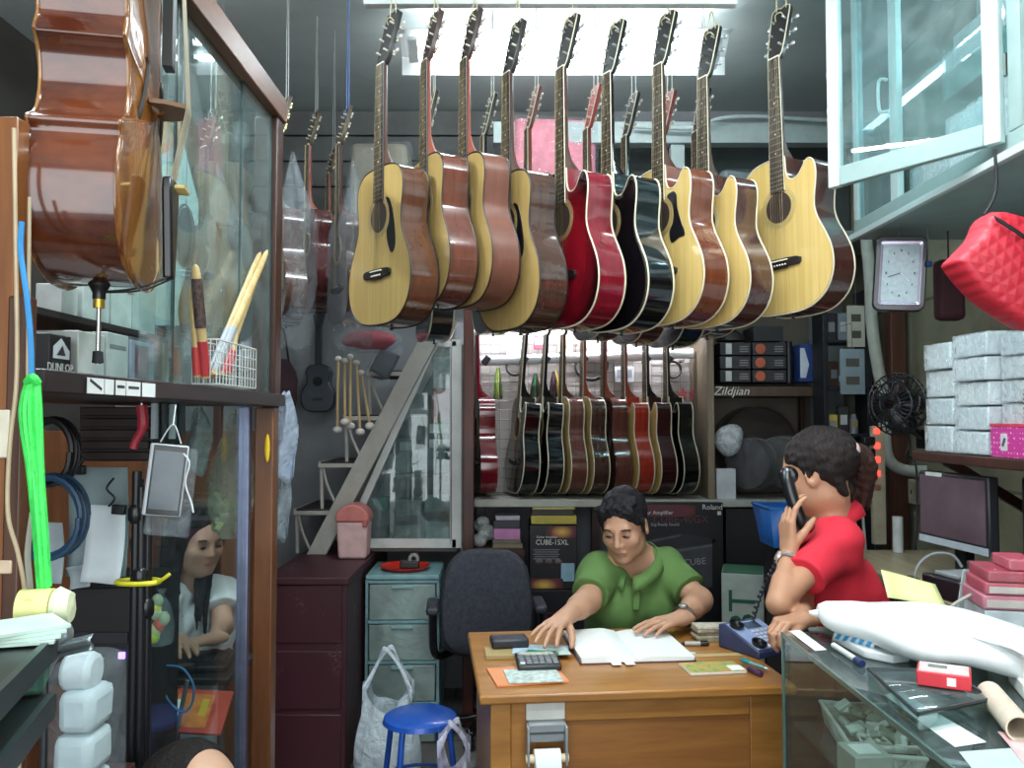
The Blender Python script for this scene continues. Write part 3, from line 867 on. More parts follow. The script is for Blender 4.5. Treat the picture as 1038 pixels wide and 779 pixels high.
# ------------------------------------------------------------------ bay right of the divider
dv0, dv1 = at(717, 500, 4.22), at(725, 500, 4.22)
t = thing('shelf_divider', 'upright pale brown wooden divider at the end of the guitar shelf', 'divider', ((dv0.x + dv1.x) / 2, 4.4, SHELF_Z))
MB().lohi((-0.018, -0.19, 0), (0.018, 0.2, 1.2)).build('board', wood('6d5f4d', '84745e', 3), t, bevel=0.003)
ux0, ux1 = dv1.x + 0.005, at(838, 500, 4.22).x
zs = at(780, 402, 4.22).z
t = thing('box_shelf', 'brown upper shelf board carrying the black cymbal boxes', 'shelf', ((ux0 + ux1) / 2, 4.4, zs))
MB().lohi((-(ux1 - ux0) / 2, -0.16, 0), ((ux1 - ux0) / 2, 0.2, 0.05)).build('shelf_board', wood('3a2c22', '544133', 3), t, bevel=0.003)
for sx in (-1, 1): MB().lohi((sx * ((ux1 - ux0) / 2 - 0.02) - 0.008, 0.1, -(zs - SHELF_Z)), (sx * ((ux1 - ux0) / 2 - 0.02) + 0.008, 0.14, 0)).build('support', M_DKWOOD, t)
text('Zildjian', 0.062, t, tface(at(741, 400, 4.24).x - (ux0 + ux1) / 2, -0.1625, 0.026), mat('d9d6cc', 0.5), shear=0.3)
struct('wall_bay', MB().lohi((ux0, 4.61, SHELF_Z + 0.003), (ux1 + 0.06, 4.64, 2.33)), plaster('6e675c', 0.15, 4, None, 'bay_board'))

def cymbal_box(lab, u0, v0, u1, v1, label_c, round_):
 b, w, h = span(u0, v0, u1, v1, 4.26)
 t = thing('cymbal_box', lab, 'box', (b.x, 4.36, b.z), group='black boxes on the upper back shelf')
 MB().box((0, 0, h / 2), (w, 0.2, h - 0.004)).build('carton', mat('26272b', 0.5, var=0.2), t, bevel=0.002)
 if round_: MB().lathe([(0.0005, 0), (0.026, 0), (0.026, 0.002), (0.0005, 0.002)], 18, Matrix.Translation((-w * 0.27, -0.1, h / 2)) @ Matrix.Rotation(R(90), 4, 'X')).build('round_sticker', mat('b5573a', 0.5), t)
 else: MB().box((-w * 0.22, -0.101, h / 2), (0.03, 0.002, h * 0.8)).build('white_sticker', mat('c9c9c4', 0.6), t)
 m = MB()
 for i in range(3): m.box((w * 0.28, -0.1005, h * (0.3 + 0.18 * i)), (0.045, 0.002, 0.006))
 m.build('printed_text', mat('7d7a76', 0.6), t)
nm = ('bottom', 'middle', 'top')
zt0 = at(740, 389, 4.24)
for i, (va, vb_) in enumerate(((375, 388), (361, 374.5), (347, 360.5))):
 cymbal_box(f'black box with a white sticker, {nm[i]} of the three at the divider', 730, va, 761, vb_, 0, False)
 cymbal_box(f'black box with a round orange sticker, {nm[i]} of its stack of three', 763, va, 797, vb_, 0, True)
b, w, h = span(764, 331, 794, 346, 4.26)
solo('flat_case', 'plain dark carton on top of the orange-stickered boxes', 'box', MB().box((0, 0, h / 2), (w, 0.2, h)), mat('1e1f22', 0.6), (b.x, 4.36, b.z), bevel=0.002)
b = at(741, 346, 4.36)
m = MB(); m.lathe([(0.0, 0.06), (0.03, 0.058), (0.068, 0.03), (0.076, 0.0), (0.07, 0.0), (0.0, 0.0)], 22)
solo('practice_pad', 'dark round dome pad lying on the white-stickered boxes', 'drum pad', m, mat('26201f', 0.5), (b.x, 4.37, b.z))
b, w, h = span(812, 349, 834, 387, 4.26)
t = thing('blue_carton', 'blue and white carton standing at the right end of the upper shelf', 'box', (b.x, 4.36, b.z))
MB().box((0, 0, h / 2), (w, 0.18, h)).build('carton', mat('23407e', 0.45), t, bevel=0.002)
m = MB(); m.add([(-w / 2, -0.0915, h * 0.1), (-w * 0.25, -0.0915, h * 0.1), (-w * 0.1, -0.0915, h * 0.45), (-w * 0.3, -0.0915, h * 0.9), (-w / 2, -0.0915, h * 0.9)], [(0, 1, 2, 3, 4)]); m.build('white_flash', mat('ced8e4', 0.5), t)
b, w, h = span(798, 345, 811, 388, 4.3)
solo('dark_bottle_case', 'narrow dark case standing beside the blue carton', 'case', MB().lathe([(w * 0.36, 0), (w * 0.40, 0.02), (w * 0.40, h * 0.7), (w * 0.3, h * 0.86), (w * 0.3, h)], 14), mat('1c1d22', 0.35), (b.x, 4.38, b.z))

# wrapped drum shells and cymbals in the bay under the shelf
b, w, h = span(724, 404, 812, 498, 4.4)
def drum(lab, u, v, d, rad, dep, yaw, wrap, c='2c211d'):
 p = at(u, v, d)
 p.z = max(p.z, SHELF_Z + rad + 0.006)
 t = thing('drum_shell', lab, 'drum', (p.x, d, p.z), (0, 0, R(yaw)), group='wrapped drums on the back shelf')
 Mx = Matrix.Rotation(R(90), 4, 'X')
 MB().lathe([(rad, -dep / 2), (rad, dep / 2), (rad - 0.006, dep / 2), (rad - 0.006, -dep / 2), (rad, -dep / 2)], 32, Mx, cap=False).build('shell', wood('241612', c, 2, coat=0.5), t)
 for s_ in (-1, 1):
  MB().lathe([(rad - 0.004, s_ * dep / 2), (rad + 0.005, s_ * dep / 2), (rad + 0.005, s_ * (dep / 2 - 0.018)), (rad - 0.004, s_ * (dep / 2 - 0.018)), (rad - 0.004, s_ * dep / 2)], 32, Mx, cap=False).build('hoop', mat('584f48', 0.35, 0.4), t)
 MB().lathe([(0.0005, 0), (rad - 0.006, 0), (rad - 0.006, 0.002), (0.0005, 0.002)], 32, Matrix.Translation((0, -dep / 2 + 0.004, 0)) @ Mx).build('drum_skin', mat('3a322e', 0.5), t)
 if wrap:
  MB().lathe([(0.001, dep / 2 + 0.012), (rad * 0.7, dep / 2 + 0.014), (rad + 0.012, dep / 2), (rad + 0.014, 0), (rad + 0.012, -dep / 2), (rad * 0.6, -dep / 2 - 0.014), (0.001, -dep / 2 - 0.012)], 28, Mx, cap=False).build('plastic_cover', M_PLASTIC_BAG, t, jitter=(0.008, 30))
 return t
drum('large dark brown drum standing at the back of the bay', 765, 452, 4.525, 0.205, 0.14, 8, False, '3c2a22')
drum('plastic wrapped drum standing tilted in the bay behind the woman', 762, 470, 4.27, 0.12, 0.085, -52, True)
drum('second plastic wrapped drum leaning behind the woman', 795, 468, 4.27, 0.12, 0.085, -50, True)
b, w, h = span(727, 466, 746, 497, 4.2)
solo('white_carton', 'small white carton under the plastic wrap at the divider', 'box', MB().box((0, 0, h / 2), (w, 0.06, h)), mat('c3c8cc', 0.6), (b.x, 4.235, SHELF_Z), bevel=0.002)
g = Blob(); b = at(742, 448, 4.2)
bb = Blob(); 
for i in range(7):
 random.seed(40 + i); bb.ell((b.x + random.uniform(-0.03, 0.03), 4.25 + random.uniform(-0.015, 0.02), b.z + 0.012 * i - 0.03), (0.045, 0.04, 0.045), k=0.03)
h_ = thing('plastic_bundle', 'crumpled clear plastic bundle on the small white carton', 'plastic', (b.x, 4.25, b.z - 0.08))
bb.build('wrap', film('crumple', 'dfe6ea', 0.5, 0.15, 60), h_, res=0.008)

# ------------------------------------------------------------------ cartons under the guitar shelf
def carton(name, lab, cat, u0, v0, u1, v1, d, depth, c, floor_z=None):
 b, w, h = span(u0, v0, u1, v1, d)
 t = thing(name, lab, cat, (b.x, d + depth / 2, b.z))
 return t, w, h
# amplifier carton beside the chair
t, w, h = carton('amplifier_carton', 'black amplifier carton with yellow glow print standing beside the office chair', 'box', 537, 533, 585, 598, 4.15, 0.3, 0)
yf = -0.15
MB().box((0, 0, h / 2), (w, 0.3, h)).build('carton', mat('141318', 0.5), t, bevel=0.003)
def glow_print(name, c_out, c_in, sc, loc):
 m, nt, b = new_mat(name)
 tc = nt.nodes.new('ShaderNodeTexCoord'); mp = nt.nodes.new('ShaderNodeMapping'); mp.vector_type = 'TEXTURE'
 mp.inputs['Location'].default_value = loc; mp.inputs['Scale'].default_value = sc
 nt.links.new(tc.outputs['Object'], mp.inputs[0])
 g = nt.nodes.new('ShaderNodeTexGradient'); g.gradient_type = 'SPHERICAL'; nt.links.new(mp.outputs[0], g.inputs[0])
 nt.links.new(ramp(nt, g.outputs[0], [(0.0, rgb(c_out)), (0.35, rgb('6a2a30')), (0.9, rgb(c_in))]), b.inputs['Base Color']); b.inputs['Roughness'].default_value = 0.5
 return m
MB().lohi((-w * 0.2, yf - 0.002, h * 0.80), (w * 0.48, yf, h * 0.985)).build('upper_print', glow_print('print_sun', '1a1218', 'd9a850', (0.085, 9, 0.05), (w * 0.18, 0, h * 0.9)), t)
MB().lohi((-w * 0.48, yf - 0.002, 0.005), (w * 0.2, yf, h * 0.17)).build('lower_print', glow_print('print_sun_low', '4a1f22', 'd8b050', (0.10, 9, 0.05), (-w * 0.2, 0, h * 0.07)), t)
WH = mat('d6d6d2', 0.5)
text('CUBE-15XL', h * 0.115, t, tface(-w * 0.03, yf - 0.003, h * 0.735), WH, sx=0.9)
text('Guitar Amplifier', h * 0.05, t, tface(-w * 0.14, yf - 0.003, h * 0.82), WH)
m = MB()
for i in range(5): m.box((-w * 0.15, yf - 0.001, h * (0.62 - 0.035 * i)), (w * (0.55 - 0.06 * (i % 2)), 0.002, 0.005))
m.build('printed_text', mat('6d6c70', 0.6), t)
MB().box((w * 0.30, yf - 0.001, h * 0.27), (w * 0.28, 0.002, h * 0.28)).build('blue_sticker', mat('8fb4c4', 0.5), t)
for i in range(3): MB().ell((w * (-0.3 + 0.2 * i), yf - 0.001, h * 0.43), (w * 0.085, 0.003, h * 0.045), 10, 6).build('picture', mat('5a4a4a', 0.5), t)
# what lies on and under it
t, w, h = carton('yellow_box', 'open yellow lidded box on the amplifier carton', 'box', 538, 515, 585, 532, 4.15, 0.26, 0)
MB().box((0, 0, h * 0.25), (w * 0.98, 0.24, h * 0.5)).build('tray', mat('b7a648', 0.6), t, bevel=0.002)
MB().box((-w * 0.02, 0.0, h * 0.72), (w * 0.9, 0.22, h * 0.42)).build('inner_box', mat('3c3a36', 0.6), t, bevel=0.002)
MB().box((0, -0.115, h * 0.95), (w * 0.92, 0.004, h * 0.12)).build('raised_flap', mat('b9aa66', 0.6), t)
t, w, h = carton('black_carton', 'large black carton under the amplifier carton', 'box', 538, 599, 592, 640, 4.13, 0.34, 0)
t.location.z = 0.0; hh = at(560, 599, 4.13).z
MB().box((0, 0, hh / 2), (w, 0.32, hh - 0.002)).build('carton', mat('17131a', 0.5), t, bevel=0.003)
text('CUBE', 0.05, t, tface(0, -0.162, hh * 0.8), mat('6a3038', 0.5))
# floor stand that carries the amplifier carton: cartons rest on one another
# big carton with a picture of an amplifier
t, w, h = carton('amplifier_carton', 'wide black carton printed with a picture of an amplifier behind the man', 'box', 632, 510, 733, 600, 4.14, 0.36, 0)
z0 = t.location.z; t.location.z = 0; H = z0 + h
MB().box((0, 0, H / 2), (w, 0.36, H)).build('carton', mat('131217', 0.5), t, bevel=0.003)
yf = -0.181
def px(u, v): p = at(u, v, 4.14); return p.x - t.location.x, p.z
x, z = px(722, 514.5); text('Roland', 0.036, t, tface(x, yf - 0.001, z), WH)
x, z = px(668, 520); text('Guitar Amplifier', 0.027, t, tface(x - 0.02, yf - 0.001, z), WH)
x, z = px(690, 526); text('CUBE-40GX', 0.052, t, tface(x, yf - 0.001, z - 0.005), mat('5a2c38', 0.5))
x, z = px(674, 532); text('Gig-Ready Sound', 0.02, t, tface(x, yf - 0.001, z), mat('a9a9ad', 0.5))
x, z = px(729, 520.5); MB().box((x, yf, z), (0.018, 0.002, 0.018)).build('white_square', WH, t)
x0, z0 = px(640, 512); x1, z1 = px(705, 524); MB().lohi((x0, yf - 0.0005, z1), (x1, yf + 0.001, z0)).build('maroon_print', glow_print('print_stage', '1c1217', '5a3040', (0.2, 9, 0.05), ((x0 + x1) / 2, -0.18, (z0 + z1) / 2)), t)
x0, z0 = px(730, 560); x1, z1 = px(655, 590)
def flat(pts, name, c, yo):
 vs = []
 for u, v in pts: a_, b_ = px(u, v); vs.append((a_, yf - yo, b_))
 MB().add(vs, [tuple(range(len(vs)))]).build(name, mat(c, 0.5, var=0.2), t)
flat([(640, 558), (722, 548), (722, 595), (640, 615)], 'picture_front', '3f4046', 0.001)
flat([(650, 553), (692, 541), (727, 547), (722, 551), (680, 557), (640, 561)], 'picture_top', '26262b', 0.0015)
flat([(722, 547), (729, 548), (729, 592), (722, 596)], 'picture_end', '0e0e11', 0.0015)
flat([(640, 565), (722, 552), (722, 554), (640, 567.5)], 'picture_edge', '5c5c64', 0.002)
x, z = px(704, 570); text('CUBE', 0.045, t, tface(x, yf - 0.003, z, roll=R(5)), mat('9a9aa2', 0.4))
flat([(652, 549), (690, 541.5), (690, 544), (652, 552)], 'picture_edge', '4c4c54', 0.0025)
# carton further right
t, w, h = carton('black_carton', 'black carton with a grey speaker print behind the blue basket', 'box', 737, 516, 790, 640, 4.2, 0.3, 0)
t.location.z = 0; H = at(760, 516, 4.2).z
MB().box((0, 0, H / 2), (w, 0.3, H)).build('carton', mat('18161b', 0.5), t, bevel=0.003)
MB().box((0.0, -0.151, H * 0.55), (w * 0.6, 0.002, H * 0.35)).build('speaker_print', mat('2e2f36', 0.5), t)
# green and white carton
b, w, h = span(741, 583, 782, 640, 3.7)
t = thing('white_carton', 'white carton with big green letters on its side, tilted behind the desk', 'box', (b.x, 3.83, 0.0), (0, 0, R(-16)))
H = at(760, 583, 3.7).z
MB().box((0, 0, H / 2), (w, 0.24, H)).build('carton', mat('a9b4ac', 0.6), t, bevel=0.003)
text('BT', 0.165, t, tface(w * 0.02, -0.1215, H - 0.165, roll=R(90)), mat('1d5a3e', 0.5))
MB().box((0, 0, H + 0.001), (w * 0.96, 0.23, 0.003)).build('green_edge_tape', mat('2c5c44', 0.6), t)
# blue basket
b, w, h = span(772, 513, 812, 552, 3.4)
t = thing('plastic_basket', 'bright blue plastic basket with papers behind the woman on the phone', 'basket', (b.x, 3.4, b.z))
m = MB(); m.add([(-w * 0.36, -0.09, 0), (w * 0.36, -0.09, 0), (w * 0.36, 0.09, 0), (-w * 0.36, 0.09, 0), (-w / 2, -0.12, h), (w / 2, -0.12, h), (w / 2, 0.12, h), (-w / 2, 0.12, h)],
    [(3, 2, 1, 0), (0, 1, 5, 4), (1, 2, 6, 5), (2, 3, 7, 6), (3, 0, 4, 7)]); m.build('bucket', mat('2466b4', 0.4), t, solid=0.004)
m = MB(); m.tube([(-w / 2, -0.12, h), (w / 2, -0.12, h), (w / 2, 0.12, h), (-w / 2, 0.12, h)], 0.008, 6, closed=True); m.build('rim', mat('2a72c4', 0.4), t)
solo('hanging_paper_sheet', 'white sheet hanging below the blue basket', 'paper', MB().grid(lambda a, b_: (0.13 * (a - 0.5), 0.03 * sin(3 * a), -0.02 - 0.05 * b_ - 0.05 * a), 6, 3), M_PAPER, (b.x + 0.01, 3.255, b.z + 0.01))
t = thing('crate', 'dark crate stack carrying the blue basket beside the desk', 'crate', (b.x + 0.115, 3.44, 0))
MB().box((0, 0, b.z / 2 - 0.004), (0.25, 0.3, b.z - 0.008)).build('body_shell', mat('201a1a', 0.6, var=0.3), t, bevel=0.004)
m = MB()
for i in range(5): m.box((0, -0.151, 0.15 + i * (b.z - 0.2) / 5), (0.22, 0.003, 0.02))
m.build('slat', mat('2e2625', 0.6), t)

# small goods stacked under the shelf, left of the amplifier carton
b, w, h = span(505, 537, 532, 547, 4.15)
base = 0.80
t = thing('goods_table', 'low dark stand behind the office chair carrying small boxes', 'stand', (at(501, 560, 4.2).x, 4.3, 0))
zt = at(507, 556, 4.2).z
MB().box((0, 0, zt - 0.015), (0.30, 0.3, 0.03)).build('board', M_DKWOOD, t)
for x in (-0.13, 0.13):
 for y in (-0.12, 0.12): MB().box((x, y, (zt - 0.03) / 2), (0.03, 0.03, zt - 0.03)).build('leg', M_DKWOOD, t)
z = zt
for nm_, lab, hh, c, ww in (('flat_box', 'tan flat box, lower of two below the pink box', 0.022, '7c6f56', 0.15), ('flat_box', 'grey flat box right under the pink box', 0.02, '6e675c', 0.14), ('pink_box', 'pink patterned box under the dark one behind the office chair', 0.052, 'b878a6', 0.13),
       ('dark_box', 'dark box with a white stripe topmost of the small pile behind the chair', 0.04, '2c2730', 0.13), ('silver_box', 'silver white thin box on the small pile under the guitar shelf', 0.022, 'a9a4b2', 0.12)):
 solo(nm_, lab, 'box', MB().box((0, 0, hh / 2), (ww, 0.16, hh)), mat(c, 0.5), (at(514, 540, 4.2).x, 4.27, z + 0.0005), (0, 0, 0.05 * (z * 31 % 2 - 1)), bevel=0.002); z += hh + 0.001
bb = Blob(); p = at(490, 540, 4.22)
for i in range(10):
 random.seed(90 + i); bb.ell((p.x + random.uniform(-0.035, 0.04), 4.28 + random.uniform(-0.03, 0.03), zt + 0.025 + 0.011 * i), (0.035, 0.03, 0.028), k=0.012)
t = thing('plastic_bundle', 'heap of clear plastic packets beside the pink box', 'plastic', (p.x, 4.28, zt))
bb.build('wrap', film('packet', 'cfd3d2', 0.7, 0.12, 70), t, res=0.007)
# ------------------------------------------------------------------ desk
DZ = 0.75
DL = on(486, 706, DZ); DR0 = on(789, 696, DZ)
DYAW = atan2(DR0.y - DL.y, DR0.x - DL.x)
DW = 0.86; DD = 0.66
OAK = wood('8a5a28', 'a87438', 2.2, (1.2, 9, 9), rough=0.35, coat=0.15)
OAK_F = wood('7f4f26', '9a6630', 2.2, (1.0, 9, 9), rough=0.4, coat=0.1)
desk = thing('office_desk', 'honey brown wooden desk the man sits behind, panelled front', 'desk', (DL.x, DL.y, 0), DYAW)
DM = Matrix.Translation(desk.location) @ Matrix.Rotation(DYAW, 4, 'Z')
MB().lohi((0, 0, DZ - 0.026), (DW, DD, DZ)).build('desktop', OAK, desk, bevel=0.006)
MB().lohi((0.03, 0.045, 0.0), (DW - 0.02, 0.06, DZ - 0.026)).build('front_panel', OAK_F, desk)
m = MB()
fr_ = [((0.03, 0.025, 0), (0.055, 0.05, DZ - 0.026)), ((0.085, 0.033, 0.0), (0.155, 0.046, DZ - 0.027)), ((DW - 0.12, 0.033, 0), (DW - 0.02, 0.046, DZ - 0.027)), ((0.155, 0.033, DZ - 0.085), (DW - 0.12, 0.046, DZ - 0.027)), ((0.155, 0.033, 0.04), (DW - 0.12, 0.046, 0.11))]
for a_, b_ in fr_[1:]: m.lohi(a_, b_)
m.build('front_frame', OAK, desk, bevel=0.003)
MB().lohi((0.03, 0.02, 0), (0.085, 0.055, DZ - 0.026)).build('corner_post', OAK, desk, bevel=0.005)
MB().lohi((0.03, 0.06, 0.0), (0.05, DD - 0.02, DZ - 0.026)).build('side_panel', OAK_F, desk)
MB().lohi((DW - 0.04, 0.06, 0.0), (DW - 0.02, 0.42, DZ - 0.026)).build('side_panel', OAK_F, desk)

def dk(u, v, z=DZ): return on(u, v, z)
# paper roll printer on the front of the desk
def dloc(x, y, z): return DM @ V((x, y, z))
lx = (DM.inverted() @ on(556, 708, DZ)).x
t = thing('receipt_roll_holder', 'grey roll holder with white paper strip fixed to the desk front', 'paper holder', dloc(lx, 0.024, 0.54), DYAW)
MB().lohi((-0.052, -0.004, 0.135), (0.052, 0.006, 0.182)).build('back_plate', mat('c2c2ba', 0.5), t, bevel=0.002)
MB().lohi((-0.05, -0.028, 0.085), (0.05, 0.006, 0.135)).build('housing', mat('7f8488', 0.4), t, bevel=0.006)
MB().lohi((-0.046, -0.03, 0.108), (0.046, -0.026, 0.113)).build('tear_bar', mat('55595c', 0.3, 0.5), t)
for s_ in (-1, 1): MB().lohi((s_ * 0.05 - 0.003, -0.045, 0.03), (s_ * 0.05 + 0.003, 0.004, 0.13)).build('arm', mat('8d9194', 0.4), t, bevel=0.002)
MB().cyl((-0.056, -0.03, 0.046), (0.056, -0.03, 0.046), 0.011, 14).build('spindle', mat('dcc9a8', 0.5), t)
MB().cyl((-0.034, -0.03, 0.046), (0.034, -0.03, 0.046), 0.024, 22).build('paper_roll', M_PAPER, t)
MB().grid(lambda a, b: (-0.034 + 0.066 * a + 0.006 * b, -0.0545 - 0.012 * sin(pi * min(1, b * 1.3)) + 0.004 * b, 0.075 - 0.17 * b if b > 0.05 else 0.07 - 0.02 * (b)), 4, 14).build('paper_strip', M_PAPER, t)

# things lying on the desk
def lay(name, lab, cat, uv, z, dx, dy, dz, yaw, c, rough=0.6, bevel=0.001, var=0.05):
 p = on(uv[0], uv[1], z)
 return solo(name, lab, cat, MB().box((0, 0, dz / 2), (dx, dy, dz)), c if not isinstance(c, str) else mat(c, rough, var=var), p, yaw, bevel=bevel)
t = lay('folder', 'orange folder under the calculator at the front edge of the desk', 'folder', (534, 686), DZ + 0.0005, 0.20, 0.16, 0.006, R(12), 'd98b5c', 0.5)
lay('paper_pad', 'patterned grey paper pad on the orange folder', 'paper', (540, 686), DZ + 0.0072, 0.15, 0.12, 0.004, R(8), mat('b9c4bf', 0.7, var=0.35, nscale=60))
# calculator
p = on(545, 674, DZ + 0.012)
calc = thing('calculator', 'black desk calculator lying on the papers before the man', 'calculator', p, (R(6), 0, R(6)))
MB().box((0, 0, 0.009), (0.125, 0.105, 0.018)).build('shell', mat('26282b', 0.4), calc, bevel=0.005)
MB().box((0, 0.036, 0.0185), (0.10, 0.022, 0.002)).build('display', mat('6f7a68', 0.2), calc)
for r_ in range(4):
 for c_ in range(6):
  MB().box((-0.048 + c_ * 0.019, -0.037 + r_ * 0.016, 0.020), (0.014, 0.011, 0.005)).build('key', mat('c9ccca' if r_ == 0 and c_ == 0 else '6d7175', 0.5), calc, bevel=0.0015)
lay('ledger_book', 'tan edged ledger under the blue papers at the back left desk corner', 'book', (520, 664), DZ + 0.0005, 0.17, 0.10, 0.012, R(4), 'a08a5c', 0.6)
lay('blue_paper', 'pale blue form lying under the man\'s outstretched hand', 'paper', (548, 659), DZ + 0.0135, 0.17, 0.10, 0.0015, R(-4), mat('a9bfcf', 0.7, var=0.25, nscale=50))
lay('receipt_paper', 'greenish white slip beside the open ledger under the hand', 'paper', (560, 661), DZ + 0.0155, 0.10, 0.08, 0.001, R(10), mat('c2d6d2', 0.7, var=0.15, nscale=50))
p = on(516, 655, DZ + 0.013)
t = thing('card_terminal', 'small black box on the ledger at the desk corner', 'box', p, R(8))
MB().box((0, 0, 0.014), (0.115, 0.075, 0.028)).build('shell', mat('1e2026', 0.4), t, bevel=0.006)
MB().box((0, 0, 0.0285), (0.09, 0.05, 0.002)).build('top_plate', mat('2c2f3a', 0.3), t, bevel=0.001)
# green pen
def pen(lab, uva, uvb, z, r, c1, c2, c3, cat='pen', name='ballpoint_pen'):
 a, b = on(*uva, z), on(*uvb, z); d = (b - a); L = d.length
 t = thing(name, lab, cat, a, (0, 0, atan2(d.y, d.x)))
 MB().cyl((0.012, 0, r), (L * 0.68, 0, r), r, 10).build('barrel', mat(c1, 0.35), t)
 MB().tube([(0, 0, r), (0.012, 0, r)], [0.0012, r], 10).build('tip', mat(c3, 0.3, 0.5), t)
 MB().tube([(L * 0.68, 0, r), (L * 0.97, 0, r), (L, 0, r)], [r * 1.12, r * 1.1, r * 0.6], 10).build('cap_sleeve', mat(c2, 0.35), t)
 MB().box((L * 0.8, 0, 2.2 * r), (L * 0.25, r * 0.6, r * 0.5)).build('clip', mat(c2, 0.3, 0.2), t)
pen('green pen lying under the hand at the ledger edge', (531, 661), (566, 664), DZ + 0.0172, 0.0042, '1f7a5a', '2a8a68', 'c8d2cc')
pen('teal and silver pen on the flower notebook by the telephone', (779, 681), (751, 671), DZ + 0.008, 0.0052, '6fa2a0', '1f8a92', 'd0d4d2')
pen('dark marker lying in front of the banknote bundle', (690, 655), (719, 655), DZ + 0.001, 0.007, 'a9a9a4', '201a1a', '3a3a3a', 'marker', 'marker_pen')
pen('purple marker stub at the right corner of the flower notebook', (757, 680), (772, 687), DZ + 0.001, 0.0075, '3a2440', '4a2c50', '2a1a30', 'marker', 'marker_pen')
# open ledger
p0, p1, p2, p3 = on(574, 672, DZ), on(692, 673, DZ), on(688, 645, DZ), on(583, 644, DZ)
t = thing('open_ledger', 'large open ledger with blank white pages before the man', 'book', (p0 + p1 + p2 + p3) / 4, (0, 0, DYAW))
cw = (p1 - p0).length; dp = ((p2 + p3) / 2 - (p0 + p1) / 2).length
MB().lohi((-cw / 2 - 0.004, -dp / 2 - 0.004, 0), (cw / 2 + 0.004, dp / 2 + 0.004, 0.004)).build('cover', mat('4a3038', 0.6), t)
for s_, nm_ in ((-1, 0.024), (1, 0.016)):
 m = MB(); n = 14
 prof = [(s_ * cw / 2 * i / n, 0.004 + nm_ * (1 - 0.35 * i / n) * min(1, 0.45 + i / n * 2.2)) for i in range(n + 1)]
 out_ = prof + [(s_ * cw / 2 * 0.985, 0.004), (0, 0.004)]
 m.prism(out_, -dp / 2, dp / 2); m.build('page_block', M_PAPER, t)
for x in (-0.07, -0.03): MB().box((x, -dp / 2 - 0.012, 0.0058), (0.028, 0.04, 0.0012)).build('paper_tab', M_PAPER, t)
# flower notebook
t = lay('flower_notebook', 'notebook with green and orange flower cover at the front of the desk', 'notebook', (722, 679), DZ + 0.0005, 0.165, 0.10, 0.007, R(8), 'd8d8d0')
m_, nt, bb_ = new_mat('flower_cover')
vec = coords(nt); n1 = noise_tex(nt, vec, 22, 3, 0.6, 1.5)
nt.links.new(ramp(nt, n1, [(0.30, rgb('4f7a34')), (0.45, rgb('93a85c')), (0.56, rgb('c9a45a')), (0.68, rgb('b8502e'))]), bb_.inputs['Base Color']); bb_.inputs['Roughness'].default_value = 0.35
MB().box((0, 0, 0.0076), (0.163, 0.098, 0.001)).build('cover', m_, t)
MB().box((0.062, -0.02, 0.0086), (0.04, 0.045, 0.0008)).build('white_slip', M_PAPER, t)
lay('envelope_strip', 'long tan paper edge lying behind the flower notebook', 'paper', (717, 665), DZ + 0.0005, 0.21, 0.03, 0.002, R(6), 'b09a6a')
lay('scrap_paper', 'green white scrap of paper at the right edge of the ledger', 'paper', (697, 663), DZ + 0.0005, 0.045, 0.04, 0.001, R(-20), 'b9ccc0')
# banknote bundle
p = on(723, 649, DZ)
t = thing('banknote_bundle', 'thick bundle of worn banknotes on the desk before the man', 'banknotes', p, R(10))
for i in range(5):
 random.seed(i)
 MB().box((random.uniform(-0.004, 0.004), random.uniform(-0.003, 0.003), 0.005 + i * 0.0102), (0.125, 0.06, 0.0098), (R(random.uniform(-1, 1)), R(1.5 * i / 4), R(random.uniform(-4, 4)))).build('wad', mat(['8f8672', 'a29a84', '857c6a', '9a927e', 'b4ae9e'][i], 0.8, var=0.25, nscale=70), t, bevel=0.002)
# telephone
p = on(767, 660, DZ)
ph = thing('desk_telephone', 'grey blue desk telephone with its receiver lifted, at the desk\'s end', 'telephone', (p.x, p.y + 0.01, DZ), R(30))
TB = 0.075
prof = [(-0.085, 0.0), (0.085, 0.0), (0.085, 0.072), (0.06, 0.076), (-0.085, 0.022)]
m = MB(); m.prism([(a, b) for a, b in prof], -TB, TB, Matrix.Rotation(R(90), 4, 'Z')); m.build('housing', mat('303a5c', 0.4), ph, bevel=0.004)
sl = atan2(0.054, 0.145)
MT = Matrix.Translation((0, -0.0125, 0.0505)) @ Matrix.Rotation(sl, 4, 'X')
o = MB().box((0, 0, 0.001), (0.142, 0.142, 0.003)).build('top_plate', mat('8f9fc4', 0.4), ph, bevel=0.001); o.matrix_local = MT
o = MB().box((0.012, 0.045, 0.0035), (0.06, 0.03, 0.003)).build('display', mat('4a5868', 0.15), ph); o.matrix_local = MT
for r_ in range(4):
 for c_ in range(4):
  o = MB().box((-0.012 + c_ * 0.019, -0.038 + r_ * 0.017, 0.004), (0.014, 0.011, 0.005)).build('key', mat('c3cade', 0.4), ph, bevel=0.001); o.matrix_local = MT
o = MB().box((0.02, -0.06, 0.003), (0.08, 0.012, 0.002)).build('name_strip', M_PAPER, ph); o.matrix_local = MT
for y in (-0.05, 0.05):
 o = MB().lathe([(0.02, 0), (0.024, 0.012), (0.019, 0.012), (0.015, 0.003), (0.0005, 0.003)], 14, Matrix.Translation((-0.05, y, 0.002)), cap=False).build('cradle', M_BLACKPL, ph); o.matrix_local = MT
pts = []
